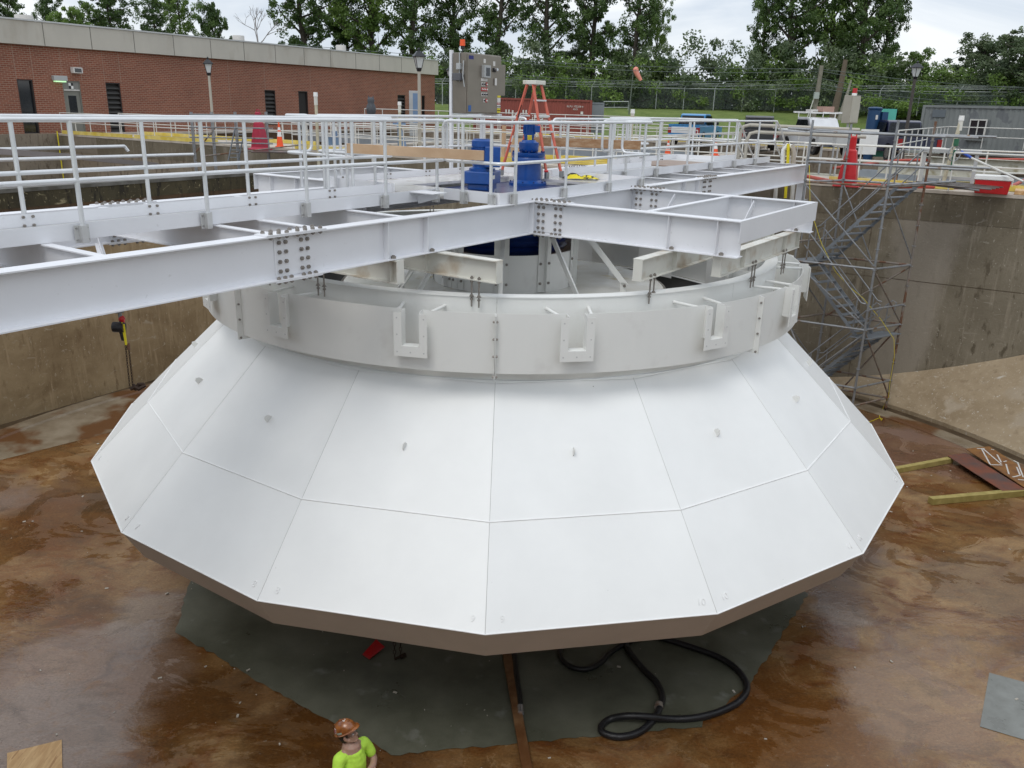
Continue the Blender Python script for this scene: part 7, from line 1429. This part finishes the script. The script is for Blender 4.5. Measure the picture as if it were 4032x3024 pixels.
for s_ in (-1, 1):
    cap(mb, [(s_*.05, -.02, 1.375), (s_*.165, -.025, 1.365)], [.06, .058], TBd)
    el = (s_*.255, .065, 1.13)
    wr = (s_*.015, .235 if s_ > 0 else .205, 1.185 if s_ > 0 else 1.14)
    cap(mb, [(s_*.175, -.022, 1.36), (s_*.225, .02, 1.25), el], [.058, .050, .042], TBd)
    mid = tuple((np.array(el)*.65+np.array(wr)*.35)+np.array([0, .03, 0])); cap(mb, [el, mid, wr], [.043, .042, .028], TBd)
    d_ = np.array(wr)-np.array(el); d_ /= np.linalg.norm(d_); pm = np.array(wr)+d_*.045; cap(mb, [wr, tuple(pm)], [.028, .034], TBd, 10)
    for k, (ln, oz) in enumerate(((.062, .030), (.075, .012), (.070, -.008), (.055, -.026))):
        a = pm+d_*.03+np.array([0, 0, oz]); b_ = a+d_*ln*.5+np.array([0, -.012, 0]); c_5 = b_+d_*ln*.4+np.array([0, -.03, 0]); cap(mb, [tuple(a), tuple(b_), tuple(c_5)], [.0095, .009, .0075], TBd, 8)
    a = pm-d_*.01+np.array([0, .02, .03]); cap(mb, [tuple(a), tuple(a+d_*.03+np.array([0, .02, .02])), tuple(a+d_*.055+np.array([0, .02, .02]))], [.012, .011, .009], TBd, 8)
    cap(mb, [(s_*.09, -.01, .92), (s_*.105, .0, .5), (s_*.11, -.02, .10)], [.095, .062, .043], TBd); cap(mb, [(s_*.11, -.03, .07), (s_*.13, .12, .05)], [.045, .035], TBd, 10)
bd = mb.build('body', M_skin, pw); remesh(bd, .0065, 3)
mb = MB()                                                                   # t-shirt
cap(mb, [(0, .0, 1.325), (0, .0, 1.26), (0, .0, 1.10), (0, -.005, .93)], [.13, .152, .148, .155], TBd, 18)
for s_ in (-1, 1):
    cap(mb, [(s_*.085, -.025, 1.345), (s_*.165, -.022, 1.35)], [.080, .078], TBd); cap(mb, [(s_*.178, -.022, 1.35), (s_*.222, .005, 1.28), (s_*.238, .03, 1.215)], [.076, .066, .064], TBd)
sh = mb.build('t_shirt', M_shirt, pw); remesh(sh, .008, 5)
mb = MB()
cap(mb, [(0, 0, .98), (0, 0, .92)], [.14, .15], TBd)
for s_ in (-1, 1): cap(mb, [(s_*.09, -.01, .90), (s_*.105, .0, .5), (s_*.11, -.02, .14)], [.112, .085, .075], TBd)
tr_ = mb.build('trousers', M_jean, pw); remesh(tr_, .010, 3)
for s_ in (-1, 1): mb = MB(); cap(mb, [(s_*.11, -.03, .16), (s_*.11, -.03, .06), (s_*.13, .14, .05)], [.062, .06, .052], TBd, 12); mb.box(s_*.11-.055, s_*.11+.07, -.09, .19, .002, .03, T=TBd); mb.build('boot', M_boot, pw)
mb = MB(); sph(mb, (0, -.035, HZ+.05), (.083, .094, .085), THd)
for s_ in (-1, 1): cap(mb, [(s_*.072, .022, HZ+.035), (s_*.074, .018, HZ+.005)], [.016, .010], THd, 8)
cap(mb, [(0, -.10, HZ+.02), (0, -.095, HZ-.05)], [.05, .035], THd); cap(mb, [(-.05, -.06, HZ-.02), (-.03, -.08, HZ-.06)], [.035, .025], THd); cap(mb, [(.05, -.06, HZ-.02), (.03, -.08, HZ-.06)], [.035, .025], THd)
hr = mb.build('hair', M_hair, pw); remesh(hr, .007, 2)
# hard hat: dome, brim, stickers
tilt = rad(4)
def THat(p):
    p = np.asarray(p, float).reshape(-1, 3).copy(); y, z = p[:, 1].copy(), p[:, 2].copy(); p[:, 1] = y*math.cos(tilt)-z*math.sin(tilt); p[:, 2] = y*math.sin(tilt)+z*math.cos(tilt); p[:, 1] -= .008; p[:, 2] += HZ+.07; return THd(p)
mb = MB(THat); prof = []
for i in range(13): a = math.pi/2*i/12; prof.append((math.cos(a), math.sin(a)))
v = []; f = []; n = 36
for r_, z in prof:
    for j in range(n): b_ = 2*math.pi*j/n; v.append((.108*r_*math.cos(b_), .134*r_*math.sin(b_), .122*z))
for i in range(12):
    for j in range(n): f.append((i*n+j, i*n+(j+1) % n, (i+1)*n+(j+1) % n, (i+1)*n+j))
mb.add(v, f, True)
v = []; 
for k_, zz in ((1.0, 0), (1.1, -.006), (1.1, -.010), (1.0, -.008)):
    for j in range(n): b_ = 2*math.pi*j/n; ex_ = (.035*max(0, math.sin(b_))**2 if k_ > 1 else 0); v.append((.108*k_*math.cos(b_), (.134*k_+ex_)*math.sin(b_), zz-ex_*.25))
f = [(i*n+j, i*n+(j+1) % n, ((i+1) % 4)*n+(j+1) % n, ((i+1) % 4)*n+j)[::-1] for i in range(4) for j in range(n)]
mb.add(v, f, True); mb.tube([(0, -.10, .085), (0, 0, .126), (0, .10, .085)], [.01, .014, .01], 8); hh_ = mb.build('hard_hat', M_hat, pw)
def onhat(b0, b1, z0, z1, m_, nm, off=1.015):
    v = []; k = 5
    for i in range(k):
        for j in range(k):
            b_ = rad(b0+(b1-b0)*i/(k-1)); z = z0+(z1-z0)*j/(k-1); rr3 = math.sqrt(max(0, 1-(z/.122)**2))*off; v.append((.108*rr3*math.cos(b_), .134*rr3*math.sin(b_), z*off))
    mb = MB(THat); mb.add(v, [(i*k+j, (i+1)*k+j, (i+1)*k+j+1, i*k+j+1) for i in range(k-1) for j in range(k-1)]); mb.build(nm, m_, hh_)
onhat(-52, -28, .028, .078, M_pb, 'sticker'); onhat(-49, -31, .034, .072, mat('dark_red_sticker', (.20, .01, .02), .4), 'sticker', 1.02); onhat(-24, 6, .012, .034, mat('grey_green_sticker', (.28, .33, .28), .4), 'sticker'); onhat(60, 110, .108, .118, M_pb, 'sticker')
mb = MB(THd)
for s_ in (-1, 1): mb.tube([(s_*.012, .098, HZ+.008), (s_*.040, .094, HZ+.024), (s_*.068, .072, HZ+.014), (s_*.066, .072, HZ-.008), (s_*.035, .095, HZ-.012), (s_*.014, .098, HZ-.004)], .0018, 5, closed=True); mb.tube([(s_*.068, .072, HZ+.012), (s_*.082, -.01, HZ+.008)], .003, 5)
mb.tube([(-.012, .098, HZ+.006), (.012, .098, HZ+.006)], .0018, 5); mb.build('safety_glasses', M_black, pw)
for s_ in (-1, 1):
    mb = MB(); sph(mb, (s_*.032, .079, HZ+.006), (.012, .008, .009), THd, n=12); mb.build('eye', M_whitep, pw); mb = MB(); sph(mb, (s_*.031, .0855, HZ+.006), (.005, .003, .005), THd, n=8); mb.build('iris', M_black, pw)
